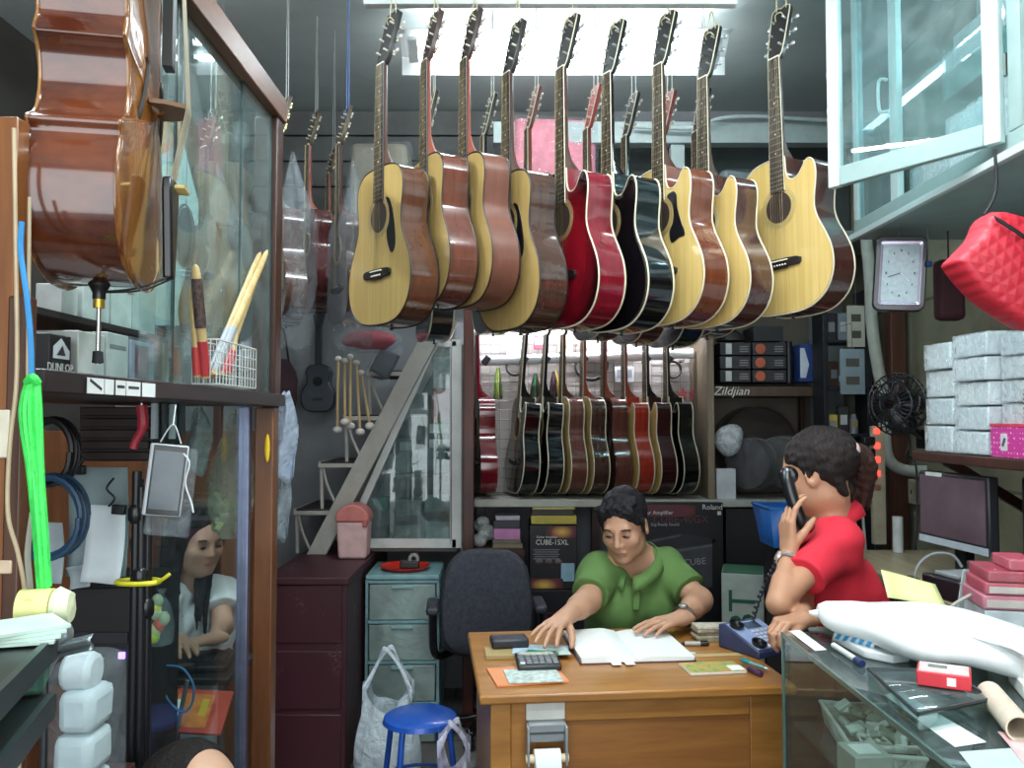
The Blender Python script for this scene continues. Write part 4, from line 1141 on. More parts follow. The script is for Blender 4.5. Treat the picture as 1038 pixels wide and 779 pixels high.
# coiled cord from the telephone up to the receiver
A = at(757, 640, 2.72); Bp = at(772, 600, 2.62); C_ = at(790, 566, 2.46); D_ = at(806, 540, 2.40)
path = catmull([ph.matrix_basis @ V((-0.06, 0.07, 0.05)), A, Bp, C_, D_], 40)
cp = []
for i, q in enumerate(path): cp.append(q + V((cos(i * 1.3), 0.4 * sin(i * 1.3), sin(i * 1.3))) * 0.006)
solo('coiled_cable', 'dark coiled cord running from the telephone up to the receiver', 'cord', MB().tube(cp, 0.0032, 6), mat('2a2c34', 0.4))

# ------------------------------------------------------------------ office chair
c = at(493, 660, 3.72)
ch = thing('office_chair', 'charcoal fabric office chair standing empty beside the desk', 'chair', (c.x, 3.70, 0), R(4))
FAB = mat('3a3c45', 0.9, var=0.25, nscale=60, bmp=0.4, bscale=300)
zt, zb = at(493, 556, 3.72).z, at(493, 662, 3.72).z
wB = at(541, 600, 3.72).x - at(449, 600, 3.72).x
out_ = []
hw = wB / 2; hh = (zt - zb) / 2
for i in range(48):
 a = 2 * pi * i / 48
 ex = 2 / 3.6
 x = hw * abs(cos(a)) ** ex * (1 if cos(a) > 0 else -1); z = hh * abs(sin(a)) ** ex * (1 if sin(a) > 0 else -1)
 x *= 1.0 - 0.10 * max(0, z / hh); out_.append((x, z))
m = MB(); layers = [(-0.045, 0.80), (-0.036, 0.94), (-0.015, 1.0), (0.012, 1.0), (0.03, 0.95), (0.04, 0.82)]
vs = []; N = len(out_)
for y, s_ in layers:
 for x, z in out_: vs.append((x * s_ if s_ > 0.9 else x * s_, y + 0.05 * (x / hw) ** 2 * -1, z * s_ + zb + hh))
fs = [(i * N + j, i * N + (j + 1) % N, (i + 1) * N + (j + 1) % N, (i + 1) * N + j) for i in range(len(layers) - 1) for j in range(N)] + [tuple(range(N)), tuple(range((len(layers) - 1) * N, len(layers) * N))]
m.add(vs, fs); m.build('backrest', FAB, ch)
MB().lathe([(0.001, 0.0), (0.17, 0.0), (0.20, 0.02), (0.20, 0.05), (0.17, 0.075), (0.001, 0.08)], 28, Matrix.Translation((0, 0.20, 0.42)), cap=False).build('seat', FAB, ch)
MB().tube(catmull([(0, 0.045, zb + 0.1), (0, 0.06, 0.46), (0, 0.10, 0.41), (0, 0.24, 0.41)], 6), 0.022, 10).build('back_bracket', M_BLACKPL, ch)
MB().cyl((0, 0.24, 0.10), (0, 0.24, 0.42), 0.025).build('gas_column', M_BLACKPL, ch)
for i in range(5):
 a = 2 * pi * i / 5 + 0.5
 e = V((0.17 * cos(a), 0.24 + 0.17 * sin(a), 0.065))
 MB().beam((0, 0.24, 0.10), e, 0.04, 0.03).build('foot_spoke', M_BLACKPL, ch, bevel=0.006)
 MB().lathe([(0.001, -0.02), (0.026, -0.02), (0.028, 0), (0.026, 0.02), (0.001, 0.02)], 12, Matrix.Translation((e.x, e.y, 0.028)) @ Matrix.Rotation(R(90), 4, 'X'), cap=False).build('caster', M_BLACKPL, ch)
for s_ in (-1, 1):
 xa = s_ * 0.232
 MB().box((xa, 0.0, 0.655), (0.055, 0.22, 0.035)).build('armrest', mat('34363e', 0.5), ch, bevel=0.012)
 MB().tube(catmull([(xa, 0.02, 0.645), (xa, 0.0, 0.56), (xa * 0.98, 0.02, 0.46), (xa * 0.85, 0.10, 0.415), (xa * 0.5, 0.24, 0.41)], 6), 0.018, 8).build('arm_bracket', M_BLACKPL, ch)

# ------------------------------------------------------------------ drawer tower
p0, p1 = at(372, 590, 3.86), at(444, 590, 3.86)
zt = at(400, 583, 3.86).z
dw = p1.x - p0.x; DDp = 0.36
t = thing('drawer_tower', 'pale teal plastic drawer tower with clear fronts', 'drawers', ((p0.x + p1.x) / 2, 3.86, 0), R(1))
PT = mat('7fa7ab', 0.4)
MB().lohi((-dw / 2 - 0.005, -0.008, zt - 0.022), (dw / 2 + 0.005, DDp, zt)).build('top_panel', PT, t, bevel=0.005)
for s_ in (-1, 1): MB().lohi((s_ * dw / 2 - 0.006, 0, 0), (s_ * dw / 2 + 0.006, DDp, zt - 0.022)).build('side_panel', film('drawer_side', '8db4bc', 0.8, 0.4, 6), t)
MB().lohi((-dw / 2, DDp - 0.01, 0), (dw / 2, DDp, zt - 0.022)).build('rear_panel', PT, t)
nd = 4; dh = (zt - 0.03) / nd
M_DRAW = film('drawer', 'a8bdb8', 0.55, 0.35, 5)
for i in range(nd):
 z0 = 0.005 + i * dh
 MB().lohi((-dw / 2 + 0.006, 0.0, z0 + dh - 0.014), (dw / 2 - 0.006, 0.02, z0 + dh)).build('cross_bar', PT, t, bevel=0.002)
 d_ = MB().lohi((-dw / 2 + 0.012, -0.004, z0 + 0.004), (dw / 2 - 0.012, 0.006, z0 + dh - 0.018)).build('drawer', M_DRAW, t, bevel=0.004)
 MB().lohi((-0.05, -0.016, z0 + dh - 0.036), (0.05, -0.002, z0 + dh - 0.024)).build('pull', PT, d_, bevel=0.003)
for i in range(3):
 for j in range(3):
  random.seed(200 + i * 10 + j)
  z0 = 0.005 + (i + 1) * dh
  lab = ('bottom', 'middle', 'top')[i]
  MBx = MB().ell((0, 0, 0.035), (0.045 + 0.01 * random.random(), 0.05, 0.034), 12, 8)
  solo('soft_pouch', f'pale pouch {("at the left", "in the middle", "at the right")[j]} of the {lab} visible drawer of the teal tower', 'pouch', MBx, mat(['b9b39a', '9a9a8e', 'c4c2b4'][j], 0.8, bmp=0.3), t.matrix_basis @ V(((j - 1) * dw * 0.28, 0.12, z0 + 0.006)), jitter=(0.006, 40))
# red lid and small things on top of the tower
p = at(410, 575, 3.98)
tz = zt + 0.0008
solo('red_dish', 'shallow red plastic dish on top of the drawer tower', 'dish', MB().lathe([(0.001, 0.0), (0.09, 0.0), (0.115, 0.014), (0.118, 0.020), (0.110, 0.016), (0.088, 0.005), (0.001, 0.005)], 30, cap=False), mat('c22a20', 0.3), (p.x, 4.0, tz))
p = at(415, 568, 3.98)
t2 = thing('tape_dispenser', 'small dark tape holder in the red dish', 'tape holder', (p.x, 3.99, tz + 0.006))
MB().box((0, 0, 0.018), (0.09, 0.035, 0.036)).build('body_shell', mat('2c2a2c', 0.4), t2, bevel=0.006)
MB().lathe([(0.012, -0.01), (0.026, -0.01), (0.026, 0.01), (0.012, 0.01), (0.012, -0.01)], 18, Matrix.Translation((0.02, 0, 0.045)) @ Matrix.Rotation(R(90), 4, 'X'), cap=False).build('tape_roll', mat('8d8a84', 0.4), t2)

# ------------------------------------------------------------------ shopping bags
def shopping_bag(lab, u0, u1, vtop, vbody, d, m_, depth=0.16, seed=1, handles=True, skew=0.0):
 """knotted carrier bag standing on the floor: sagging body and two loop handles"""
 xl, xr = at(u0, 700, d).x, at(u1, 700, d).x
 zt, zb_ = at(400, vtop, d).z, at(400, vbody, d).z
 w = xr - xl
 t = thing('shopping_bag', lab, 'bag', ((xl + xr) / 2, d + depth / 2, 0))
 m = MB(); n = 40; rings = 14
 random.seed(seed); ph_ = [random.uniform(0, 6.28) for _ in range(6)]
 vs = []
 for i in range(rings + 1):
  f = i / rings; z = 0.004 + zb_ * f
  for j in range(n):
   a = 2 * pi * j / n
   r = (0.86 + 0.16 * sin(pi * min(1, f * 1.25)) - 0.16 * f) * (1 + 0.05 * sin(5 * a + ph_[0] + 2 * f) + 0.035 * sin(9 * a + ph_[1] - 3 * f) + 0.02 * sin(15 * a + 6 * f))
   ca, sa = cos(a), sin(a)
   x = w / 2 * r * abs(ca) ** 0.75 * (1 if ca > 0 else -1) + skew * f
   y = depth / 2 * r * abs(sa) ** 0.75 * (1 if sa > 0 else -1)
   dip = 0.0 if f < 0.8 else (f - 0.8) / 0.2 * zb_ * 0.14 * cos(2 * a)
   vs.append((x, y, z + dip + 0.01 * sin(7 * a + ph_[2]) * f))
 fs = [(i * n + j, i * n + (j + 1) % n, (i + 1) * n + (j + 1) % n, (i + 1) * n + j) for i in range(rings) for j in range(n)] + [tuple(range(n))[::-1]]
 m.add(vs, fs); m.build('sack', m_, t)
 if handles:
  for s_ in (-1, 1):
   y = s_ * 0.012
   pts = catmull([(-w * 0.36 + skew, s_ * depth * 0.22, zb_ * 1.02), (-w * 0.16 + skew, y, zb_ + (zt - zb_) * 0.65), (0 + skew + s_ * 0.012, y, zt), (w * 0.18 + skew, y, zb_ + (zt - zb_) * 0.6), (w * 0.38 + skew, s_ * depth * 0.22, zb_ * 1.0)], 6)
   mm = MB()
   k = len(pts)
   mm.grid(lambda a, b: V(pts[min(k - 1, int(round(a * (k - 1))))]) + V((0, (b - 0.5) * 0.004 + 0.006 * sin(9 * a), (b - 0.5) * (0.02 + 0.05 * abs(2 * a - 1) ** 3))), k - 1, 3)
   mm.build('handle', m_, t, solid=0.0012)
 return t
M_BAGW = film('carrier', 'cfdce4', 0.82, 0.35, 18)
M_BAGT = film('carrier_thin', 'd4d4e8', 0.5, 0.3, 26)
shopping_bag('white carrier bag with tall loop handles standing by the drawer tower', 355, 424, 664, 712, 3.3, M_BAGW, 0.2, 3)
shopping_bag('thin lilac white carrier bag under the blue stool\'s edge', 436, 481, 740, 772, 2.55, M_BAGT, 0.14, 5)
# contents seen through the bags
t = thing('bagged_parcel', 'pinkish parcel inside the thin carrier bag', 'parcel', (at(459, 700, 2.62).x, 2.62, 0.005))
MB().box((0, 0, 0.09), (0.07, 0.06, 0.16), (0, 0, 0.2)).build('wrapping', mat('a87c9c', 0.6), t, bevel=0.012)
t = thing('bagged_parcel', 'grey parcel inside the big white carrier bag', 'parcel', (at(390, 700, 3.4).x, 3.4, 0.005))
MB().box((0, 0, 0.11), (0.13, 0.08, 0.2), (0, 0, 0.1)).build('wrapping', mat('a9b4bb', 0.6), t, bevel=0.012)

# ------------------------------------------------------------------ blue stool
c = on(426, 722, 0.455)
st = thing('round_stool', 'blue metal stool with round seat in front of the white carrier bag', 'stool', (c.x, c.y, 0))
BLUE = mat('1d4fa8', 0.35, coat=0.3)
MB().lathe([(0.001, 0.448), (0.11, 0.448), (0.125, 0.44), (0.13, 0.425), (0.127, 0.425), (0.12, 0.438), (0.001, 0.44)], 36, cap=False).build('seat', BLUE, st)
MB().tube([(0.105 * cos(2 * pi * i / 24), 0.105 * sin(2 * pi * i / 24), 0.428) for i in range(24)], 0.008, 8, closed=True).build('seat_ring', BLUE, st)
for i in range(4):
 a = pi / 4 + i * pi / 2 + 0.35
 MB().tube(catmull([(0.06 * cos(a), 0.06 * sin(a), 0.43), (0.105 * cos(a), 0.105 * sin(a), 0.425), (0.12 * cos(a), 0.12 * sin(a), 0.38), (0.165 * cos(a), 0.165 * sin(a), 0.012)], 5), 0.0105, 10).build('leg', BLUE, st)
 MB().cyl((0.165 * cos(a), 0.165 * sin(a), 0), (0.165 * cos(a), 0.165 * sin(a), 0.02), 0.0135, 10).build('rubber_foot', mat('20242c', 0.7), st)
MB().tube([(0.138 * cos(2 * pi * i / 24), 0.138 * sin(2 * pi * i / 24), 0.22) for i in range(24)], 0.006, 6, closed=True).build('ring_brace', BLUE, st)

# ------------------------------------------------------------------ dark red chest and white stair with the glazed display case below it
a0, a1 = at(270, 568, 3.5), at(352, 568, 3.5)
zc_ = at(340, 567, 3.95).z
m_, nt, b_ = new_mat('scuffed_red')
vec = coords(nt); n1 = noise_tex(nt, vec, 60, 6, 0.75, 2.5); n2 = noise_tex(nt, vec, 5, 3)
f = nt.nodes.new('ShaderNodeMath'); f.operation = 'MULTIPLY'; nt.links.new(n1, f.inputs[0]); nt.links.new(n2, f.inputs[1])
nt.links.new(ramp(nt, f.outputs[0], [(0.20, rgb('3c1520')), (0.36, rgb('3a141e')), (0.40, rgb('8a7076'))]), b_.inputs['Base Color']); b_.inputs['Roughness'].default_value = 0.5
chest = thing('chest', 'scuffed dark red wooden chest below the white stair', 'chest', ((a0.x + a1.x) / 2, 3.5, 0))
cw = (a1.x - a0.x) / 2
MB().lohi((-cw, 0, 0), (cw, 1.12, zc_ - 0.03)).build('carcass', m_, chest, bevel=0.004)
MB().lohi((-cw - 0.012, -0.015, zc_ - 0.03), (cw + 0.012, 1.13, zc_)).build('top_panel', m_, chest, bevel=0.004)
for z in (0.02, zc_ * 0.34, zc_ * 0.67): MB().lohi((-cw + 0.02, -0.006, z), (cw - 0.02, 0.001, z + zc_ * 0.29)).build('front_panel', m_, chest, bevel=0.003)

# stair
SB, ST = at(311, 566, 4.08), at(432, 334, 4.08)
stair = thing('stair', 'steep white painted open stair rising behind the hanging red bag', 'stair', (SB.x, 4.08, zc_ + 0.001))
o0 = V((SB.x, 4.08, zc_ + 0.001))
WPAINT = plaster('aaa79f', 0.12, 8, None, 'chipped_paint')
d_ = (ST - SB); ang = atan2(d_.z, d_.x)
def stringer(y, ext=0.12, nm_='stringer', w=0.085):
 L = d_.length + ext; u_ = d_.normalized(); n_ = V((-u_.z, 0, u_.x))
 pts = [(0, 0), (w / sin(ang), 0)]
 out_ = [(0.0, 0.0), (w / sin(ang), 0.0), ((u_ * L - n_ * w).x, (u_ * L - n_ * w).z), ((u_ * L).x, (u_ * L).z)]
 m = MB(); m.prism(out_, y - 4.08 - 0.014, y - 4.08 + 0.014); return m.build(nm_, WPAINT, stair, bevel=0.003)
stringer(4.08); stringer(4.54)
DKT = mat('2a2523', 0.6, var=0.3)
for v in (519, 471, 423, 378):
 zz = at(320, v, 4.08).z - o0.z
 xx = zz / math.tan(ang)
 tr = MB().lohi((xx - 0.16, 0.0, zz - 0.012), (xx + 0.02, 0.45, zz + 0.012)).build('tread', DKT, stair, bevel=0.002)
 MB().lohi((xx - 0.172, -0.005, zz - 0.016), (xx - 0.16, 0.455, zz + 0.014)).build('nosing', WPAINT, tr, bevel=0.002)
 MB().lohi((xx - 0.172, -0.006, zz - 0.016), (xx + 0.0, 0.004, zz + 0.004)).build('edge_strip', WPAINT, tr, bevel=0.002)
 MB().tube(catmull([(xx - 0.15, 0.01, zz - 0.02), (xx - 0.13, 0.01, zz - 0.10), (xx - 0.085, 0.01, max(zz - 0.2, 0.004))], 5), 0.007, 6).build('brace', WPAINT, stair)
 MB().beam((xx - 0.16, 0.02, zz - 0.015), (xx - 0.155, 0.02, max(zz - 0.225, 0.004)), 0.014, 0.014).build('riser_rod', WPAINT, stair)

# glazed display case in the triangle under the stair
case = thing('display_case', 'white framed glass display case under the stair, slanted left side', 'display case', (0, 4.13, zc_ + 0.001))
def cp(u, v): p = at(u, v, 4.13); return V((p.x, 0, p.z - zc_ - 0.001))
A_, B_, C_, D_ = cp(350, 551), cp(463, 551), cp(463, 349), cp(441, 349)
A_.z = max(A_.z, 0.03)
def bar2(a, b, w, nm_='frame_bar', y=0.0):
 a, b = V(a), V(b); u_ = (b - a).normalized(); n_ = V((-u_.z, 0, u_.x)) * w / 2
 q = [a + n_, b + n_, b - n_, a - n_]
 return MB().prism([(p.x, p.z) for p in q], y - 0.016, y + 0.016).build(nm_, M_WHITEPAINT, case, bevel=0.003)
bar2(A_, B_, 0.045, 'bottom_rail'); bar2(B_ + V((0, 0, -0.022)), C_ + V((0, 0, 0.022)), 0.05, 'right_stile'); bar2(C_, D_, 0.03, 'head_rail'); bar2(D_ + V((0, 0, 0.01)), A_, 0.036, 'slanted_stile')
bar2(B_ + V((-0.030, 0, 0)), C_ + V((-0.030, 0, 0)), 0.006, 'stop_bead', -0.004)
q = [A_, B_, C_, D_]
MB().prism([(p.x, p.z) for p in q], 0.0, 0.004).build('glass_pane', M_GLASS_DUSTY, case)
zs1 = cp(400, 482).z
MB().lohi((cp(400, 500).x, 0.02, zs1 - 0.012), (B_.x, 0.42, zs1)).build('shelf_board', mat('6a655c', 0.6), case)
MB().lohi((A_.x, 0.02, 0.003), (B_.x, 0.45, 0.018)).build('floor_board', mat('6a655c', 0.6), case)
MB().prism([(p.x, p.z) for p in q], 0.44, 0.45).build('rear_panel', mat('8c8f8c', 0.7), case)
MB().lohi((B_.x + 0.02, 0.0, 0.0), (B_.x + 0.035, 0.46, C_.z)).build('side_panel', mat('93918c', 0.7), case)
m = cp(396, 540); MB().lohi((m.x - 0.012, 0.05, 0.02), (m.x + 0.012, 0.075, zs1 - 0.014)).build('post', wood('5c5444', '746a56', 3), case)
def goods(name, lab, cat, u0, v0, u1, v1, d, dep, c, rough=0.4, wrap=False, floor=None):
 b, w, h = span(u0, v0, u1, v1, d)
 if floor is not None: b.z = floor
 t = thing(name, lab, cat, (b.x, d + dep / 2, b.z), group='goods in the stair display case')
 MB().box((0, 0, h / 2), (w, dep, h)).build('box', mat(c, rough, var=0.3, nscale=30), t, bevel=0.004)
 if wrap: MB().box((0, 0, h / 2), (w + 0.008, dep + 0.008, h + 0.006)).build('plastic_wrap', M_PLASTIC_BAG, t, bevel=0.008, jitter=(0.004, 40))
 return t, w, h
zfl = zc_ + 0.026; zsh = zc_ + 0.006 + zs1
for k, (u0, v0, u1, v1, c, wr, lab, fl) in enumerate((
  (376, 526, 392, 541, '4a3038', False, 'dark red packet at the lower left of the case under the stair', zfl),
  (378, 505, 393, 518, '1f8a78', False, 'teal packet at the left of the case under the stair', None),
  (398, 524, 426, 543, '8a8772', True, 'grey green wrapped carton on the floor of the stair case', zfl),
  (431, 520, 455, 543, 'a3b0a4', True, 'pale green wrapped carton at the lower right of the stair case', zfl),
  (430, 501, 455, 519, '7d9088', True, 'sea green wrapped carton on the pale green one', None),
  (400, 507, 427, 523, '77725e', True, 'olive wrapped carton on the grey green one', None),
  (393, 462, 422, 481, '4c5658', True, 'dark wrapped packet at the left of the upper shelf under the stair', zsh),
  (424, 456, 452, 481, '566064', True, 'grey wrapped packet in the middle of the upper shelf under the stair', zsh),
  (400, 444, 424, 461, '3a4044', True, 'black wrapped box with white label under the stair', None),
  (404, 424, 428, 443, '343a3e', True, 'black box behind the glass under the stair, above the labelled one', None),
  (412, 400, 434, 423, '3c4246', True, 'topmost dark wrapped box under the stair', None),
  (435, 430, 456, 455, 'd8d4d2', False, 'white box with dark band standing in for the reflection in the case glass', None),  # white and red boxes put in place of a bright reflection on the glass
  (438, 395, 456, 429, 'b53540', False, 'red box standing in for the red of the case glass reflection', None),
  (439, 362, 456, 394, 'eceae8', False, 'tall white box standing in for the bright reflection in the case glass', None))):
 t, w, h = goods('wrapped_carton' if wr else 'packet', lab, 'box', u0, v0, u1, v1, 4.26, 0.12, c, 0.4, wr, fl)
 if 'white label' in lab: MB().box((0, -0.066, h * 0.5), (w * 0.55, 0.002, h * 0.5)).build('label_sticker', mat('b9b4ac', 0.6), t)
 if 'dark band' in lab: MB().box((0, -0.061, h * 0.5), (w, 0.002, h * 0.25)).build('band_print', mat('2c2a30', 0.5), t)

# pink bin on the chest
b, w, h = span(339, 511, 373, 567, 3.9)
t = thing('pedal_bin', 'pink plastic swing lid bin standing on the dark red chest', 'bin', (b.x - 0.003, 3.992, zc_ + 0.0015))
hb = h * 0.68
MB().box((0, 0, hb / 2), (w * 0.86, 0.115, hb), taper=1.12).build('bucket', mat('d9b2b0', 0.5), t, bevel=0.012)
m = MB(); prof = [(-w * 0.52, 0)] + [(-w * 0.52 * cos(pi * i / 12), h * 0.32 * sin(pi * i / 12) ** 0.8) for i in range(1, 12)] + [(w * 0.52, 0)]
m.prism(prof, -0.068, 0.068); m.build('lid', mat('c9766f', 0.5), t, loc=(0, 0, hb), bevel=0.008)
MB().box((w * 0.40, -0.06, hb - 0.005), (0.02, 0.03, 0.035)).build('lid_clip', mat('b8605c', 0.5), t, bevel=0.004)

# mallets hanging at the stair
for k, (u, v0, v1, lean) in enumerate(((349, 366, 428, 1), (355, 362, 432, 0), (361, 368, 438, 4), (366, 378, 432, 9), (343, 364, 436, -1))):
 a, b = at(u, v0, 3.88 + 0.03 * k), at(u + lean, v1, 3.88 + 0.03 * k)
 t = thing('mallet', ['pale wooden mallet in the hanging bunch, second from the wall side', 'middle mallet of the bunch hanging by the stair', 'mallet in the bunch with its felt head lowest', 'slanting mallet nearest the stair rail', 'mallet at the wall side edge of the hanging bunch'][k], 'mallet', a, group='mallets hanging by the stair')
 MB().cyl((0, 0, 0), b - a, 0.0065, 8).build('stick', wood('a98a5c', 'c4a878', 3), t)
 MB().ell(b - a, (0.023, 0.02, 0.017), 14, 9).build('felt_tip', mat('cfcac2', 0.9), t)
 MB().ell((0, 0, 0), (0.017, 0.015, 0.014), 12, 8).build('felt_tip', mat('c4beb4', 0.9), t)
 MB().tube([(0, 0, 0.01), (0.004 * k - 0.008, 0.0, at(356, 340, 3.93).z - a.z)], 0.0012, 4).build('hanging_string', mat('8a8578', 0.8), t)

# red bag in plastic and a dark pouch hanging at the stair
p = at(374, 345, 3.75)
t = thing('hanging_bag', 'red bag in clear plastic hanging below the left front guitar', 'bag', p)
MB().ell((0, 0, 0), (0.125, 0.07, 0.045), 20, 10).build('pouch', mat('9c2338', 0.7, bmp=0.3), t, jitter=(0.012, 18))
MB().ell((0.0, 0, 0.0), (0.155, 0.085, 0.06), 20, 10).build('plastic_wrap', M_PLASTIC_BAG, t, jitter=(0.025, 16))
MB().tube(catmull([(-0.05, 0, 0.05), (-0.03, 0, 0.25), (0.0, 0, 0.42), (0.03, 0, 0.25), (0.05, 0, 0.05)], 5), 0.003, 5).build('hanging_string', mat('9aa2a8', 0.5), t)
p = at(390, 368, 4.02)
t = thing('hanging_pouch', 'dark pouch in crinkled plastic hanging under the red bag', 'pouch', p)
MB().box((0, 0, 0), (0.10, 0.04, 0.13), (0, R(28), 0)).build('pouch', mat('2c303c', 0.5), t, bevel=0.012)
MB().box((0, 0, 0.01), (0.12, 0.055, 0.19), (0, R(28), 0)).build('plastic_wrap', M_PLASTIC_BAG, t, bevel=0.02, jitter=(0.012, 25))

# small dark instrument hung on the back wall
p = at(323, 418, 4.55)
t = thing('ukulele', 'small dark blue stringed instrument hanging on the grey back wall', 'ukulele', (p.x, 4.57, p.z))
out_ = [(0.0, 0.0), (0.05, 0.004), (0.08, 0.03), (0.092, 0.075), (0.08, 0.125), (0.06, 0.155), (0.062, 0.19), (0.068, 0.215), (0.055, 0.245), (0.02, 0.26)]
out_ = [(q.x, q.y) for q in catmull([(x, z, 0) for x, z in out_], 3)]; out_ = out_ + [(-x, z) for x, z in out_[::-1][:-1]]
MB().prism(out_, -0.05, 0.03).build('body', mat('1c2834', 0.3, coat=0.4), t, bevel=0.006)
MB().box((0, -0.035, 0.36), (0.036, 0.02, 0.24)).build('neck', mat('17202a', 0.4), t, bevel=0.004)
MB().prism([(-0.02, 0.47), (-0.032, 0.53), (-0.03, 0.56), (0.03, 0.56), (0.032, 0.53), (0.02, 0.47)], -0.042, -0.028).build('headstock', mat('141a22', 0.4), t)
MB().lathe([(0.0005, 0), (0.026, 0), (0.026, 0.002), (0.0005, 0.002)], 18, Matrix.Translation((0, -0.05, 0.165)) @ Matrix.Rotation(R(90), 4, 'X')).build('sound_hole', mat('0b0e12', 0.8), t)
MB().box((0, -0.053, 0.07), (0.05, 0.008, 0.014)).build('bridge', mat('0c0f14', 0.5), t)
MB().tube(catmull([(-0.02, -0.03, 0.53), (-0.04, 0, 0.6), (0, 0.02, 0.66), (0.04, 0, 0.6), (0.02, -0.03, 0.53)], 4), 0.003, 5).build('hanging_loop', mat('30343c', 0.6), t)
p = at(281, 395, 4.45)
t = thing('hanging_maroon_bag', 'dark maroon cloth bag hanging on the wall beside the small instrument', 'bag', (p.x, 4.5, p.z))
MB().ell((0, 0, 0), (0.10, 0.06, 0.16), 18, 10).build('pouch', mat('3a2228', 0.8, bmp=0.4), t, jitter=(0.02, 14))
MB().tube(catmull([(-0.05, 0, 0.13), (0, 0.03, 0.34), (0.05, 0, 0.13)], 6), 0.006, 6).build('strap', mat('2a1a1e', 0.8), t)

# plastic wrapped guitars hanging at the left, in front of the stair
WG = 'plastic wrapped guitars hanging at the left'
def wrapped(u, vb, vt, d, yaw, lab, side, wl, wr, wt, wb, seed, covered=True, peg='d8d0b8', nk=NECK_BR):
 g = hang(u, vb, vt, d, yaw, label=lab, top=side, side=side, edge=None, neck=nk, head='3a2c1c', peg=peg, group=WG, detail=1, thick=0.09, loop_to=CEIL - 0.02, loop_col='5a78b0' if seed == 3 else '9aa09c')
 if covered:
  m = MB(); n = 28; rings = 16; vs = []
  random.seed(seed); f1, f2 = random.uniform(0, 6), random.uniform(0, 6)
  for i in range(rings + 1):
   f = i / rings; z = -0.10 + f * 0.86
   k = 0.235 * (1 - 0.15 * f) if f < 0.66 else 0.235 * (0.90 - 0.86 * ((f - 0.66) / 0.34) ** 0.8)
   if f < 0.12: k *= 0.78 + 1.8 * f
   for j in range(n):
    a = 2 * pi * j / n
    r = k * (1 + 0.07 * sin(4 * a + f1 + 5 * f) + 0.05 * sin(7 * a + f2 - 9 * f))
    vs.append((r * cos(a), 0.42 * r * sin(a) + 0.02, z + 0.02 * sin(3 * a + f2)))
  fs = [(i * n + j, i * n + (j + 1) % n, (i + 1) * n + (j + 1) % n, (i + 1) * n + j) for i in range(rings) for j in range(n)]
  m.add(vs, fs); m.build('plastic_cover', M_PLASTIC_BAG, g, smooth=180)
 return g
wrapped(290, 330, 98, 3.0, 62, 'plastic wrapped dark guitar beside the display case post, greenish head', SIDE_DK, 0, 0, 0, 0, 1, peg='e4d6a0', nk=mat('5d6a60', 0.4))
wrapped(320, 318, 112, 3.48, 62, 'dark reddish guitar hanging unwrapped behind the wrapped one', lacquer('38181a', '4c2422'), 0, 0, 0, 0, 2, False, nk=NECK_RD)
wrapped(352, 330, 108, 3.12, 64, 'plastic wrapped guitar beside the left front guitar, white peg buttons', SIDE_DK, 0, 0, 0, 0, 3)
wrapped(338, 300, 150, 3.62, 58, 'small dark guitar hanging lower between the wrapped ones', mat('20181c', 0.3), 0, 0, 0, 0, 4, False, nk=NECK_RD)
# ------------------------------------------------------------------ left: glass show case with the clerk's booth behind it
def atx(u, v, X):
 """the point on the upright plane x = X seen at pixel (u, v)"""
 dx, dy = (u - CX) / FPX, (CY - v) / FPX
 t = X / dx
 return V((X, (cos(PITCH) - dy * sin(PITCH)) * t, EYE + (sin(PITCH) + dy * cos(PITCH)) * t))

GX = -0.73
BR_WOOD = wood('55301a', '774824', 2.5, (9, 9, 0.8), rough=0.35, coat=0.2)
BEAM_W = wood('4a2c1e', '6b432c', 2.5, (9, 0.8, 9), rough=0.4)
c0 = atx(271, 560, GX)
PY = c0.y
show = thing('glass_show_case', 'tall dark brown framed glass show case along the left side of the shop', 'show case', (GX, PY, 0))
def sl(x, y, z): return (x - GX, y - PY, z)
zb0, zb1 = 2.385, 2.46
MB().lohi(sl(GX - 0.03, 0.9, zb0), sl(GX + 0.03, PY + 0.05, zb1)).build('top_beam', BEAM_W, show, bevel=0.004)
MB().lohi(sl(GX - 0.035, PY - 0.025, 0), sl(GX + 0.022, PY + 0.03, 1.505)).build('corner_post', BR_WOOD, show, bevel=0.004)
MB().lohi(sl(GX - 0.05, PY - 0.02, 1.54), sl(GX + 0.022, PY + 0.045, zb0)).build('upper_post', wood('2e1a14', '46291e', 2.5), show, bevel=0.004)
MB().lohi(sl(GX - 0.072, PY - 0.06, 0), sl(GX - 0.040, PY - 0.032, 1.505)).build('steel_strip', mat('8f93b0', 0.3, 0.8), show, bevel=0.002)
SHZ = 1.545
MB().lohi(sl(GX - 0.42, 1.245, SHZ - 0.036), sl(GX + 0.035, PY + 0.05, SHZ)).build('shelf_board', wood('1a1214', '2c2022', 3, (9, 0.8, 9)), show, bevel=0.003)
IZ = atx(110, 328, -0.84).z
MB().lohi(sl(-1.12, 1.3, IZ - 0.012), sl(-0.84, 2.08, IZ)).build('inner_shelf', wood('1c1416', '30262a', 3, (9, 0.8, 9)), show)
for x in (-1.1, -0.86): MB().lohi(sl(x - 0.008, 2.05, SHZ), sl(x + 0.008, 2.066, IZ - 0.012)).build('shelf_support', M_DKWOOD, show)
ys = [0.75, atx(145, 200, GX).y, atx(175, 200, GX).y, atx(245, 200, GX).y, PY - 0.025]
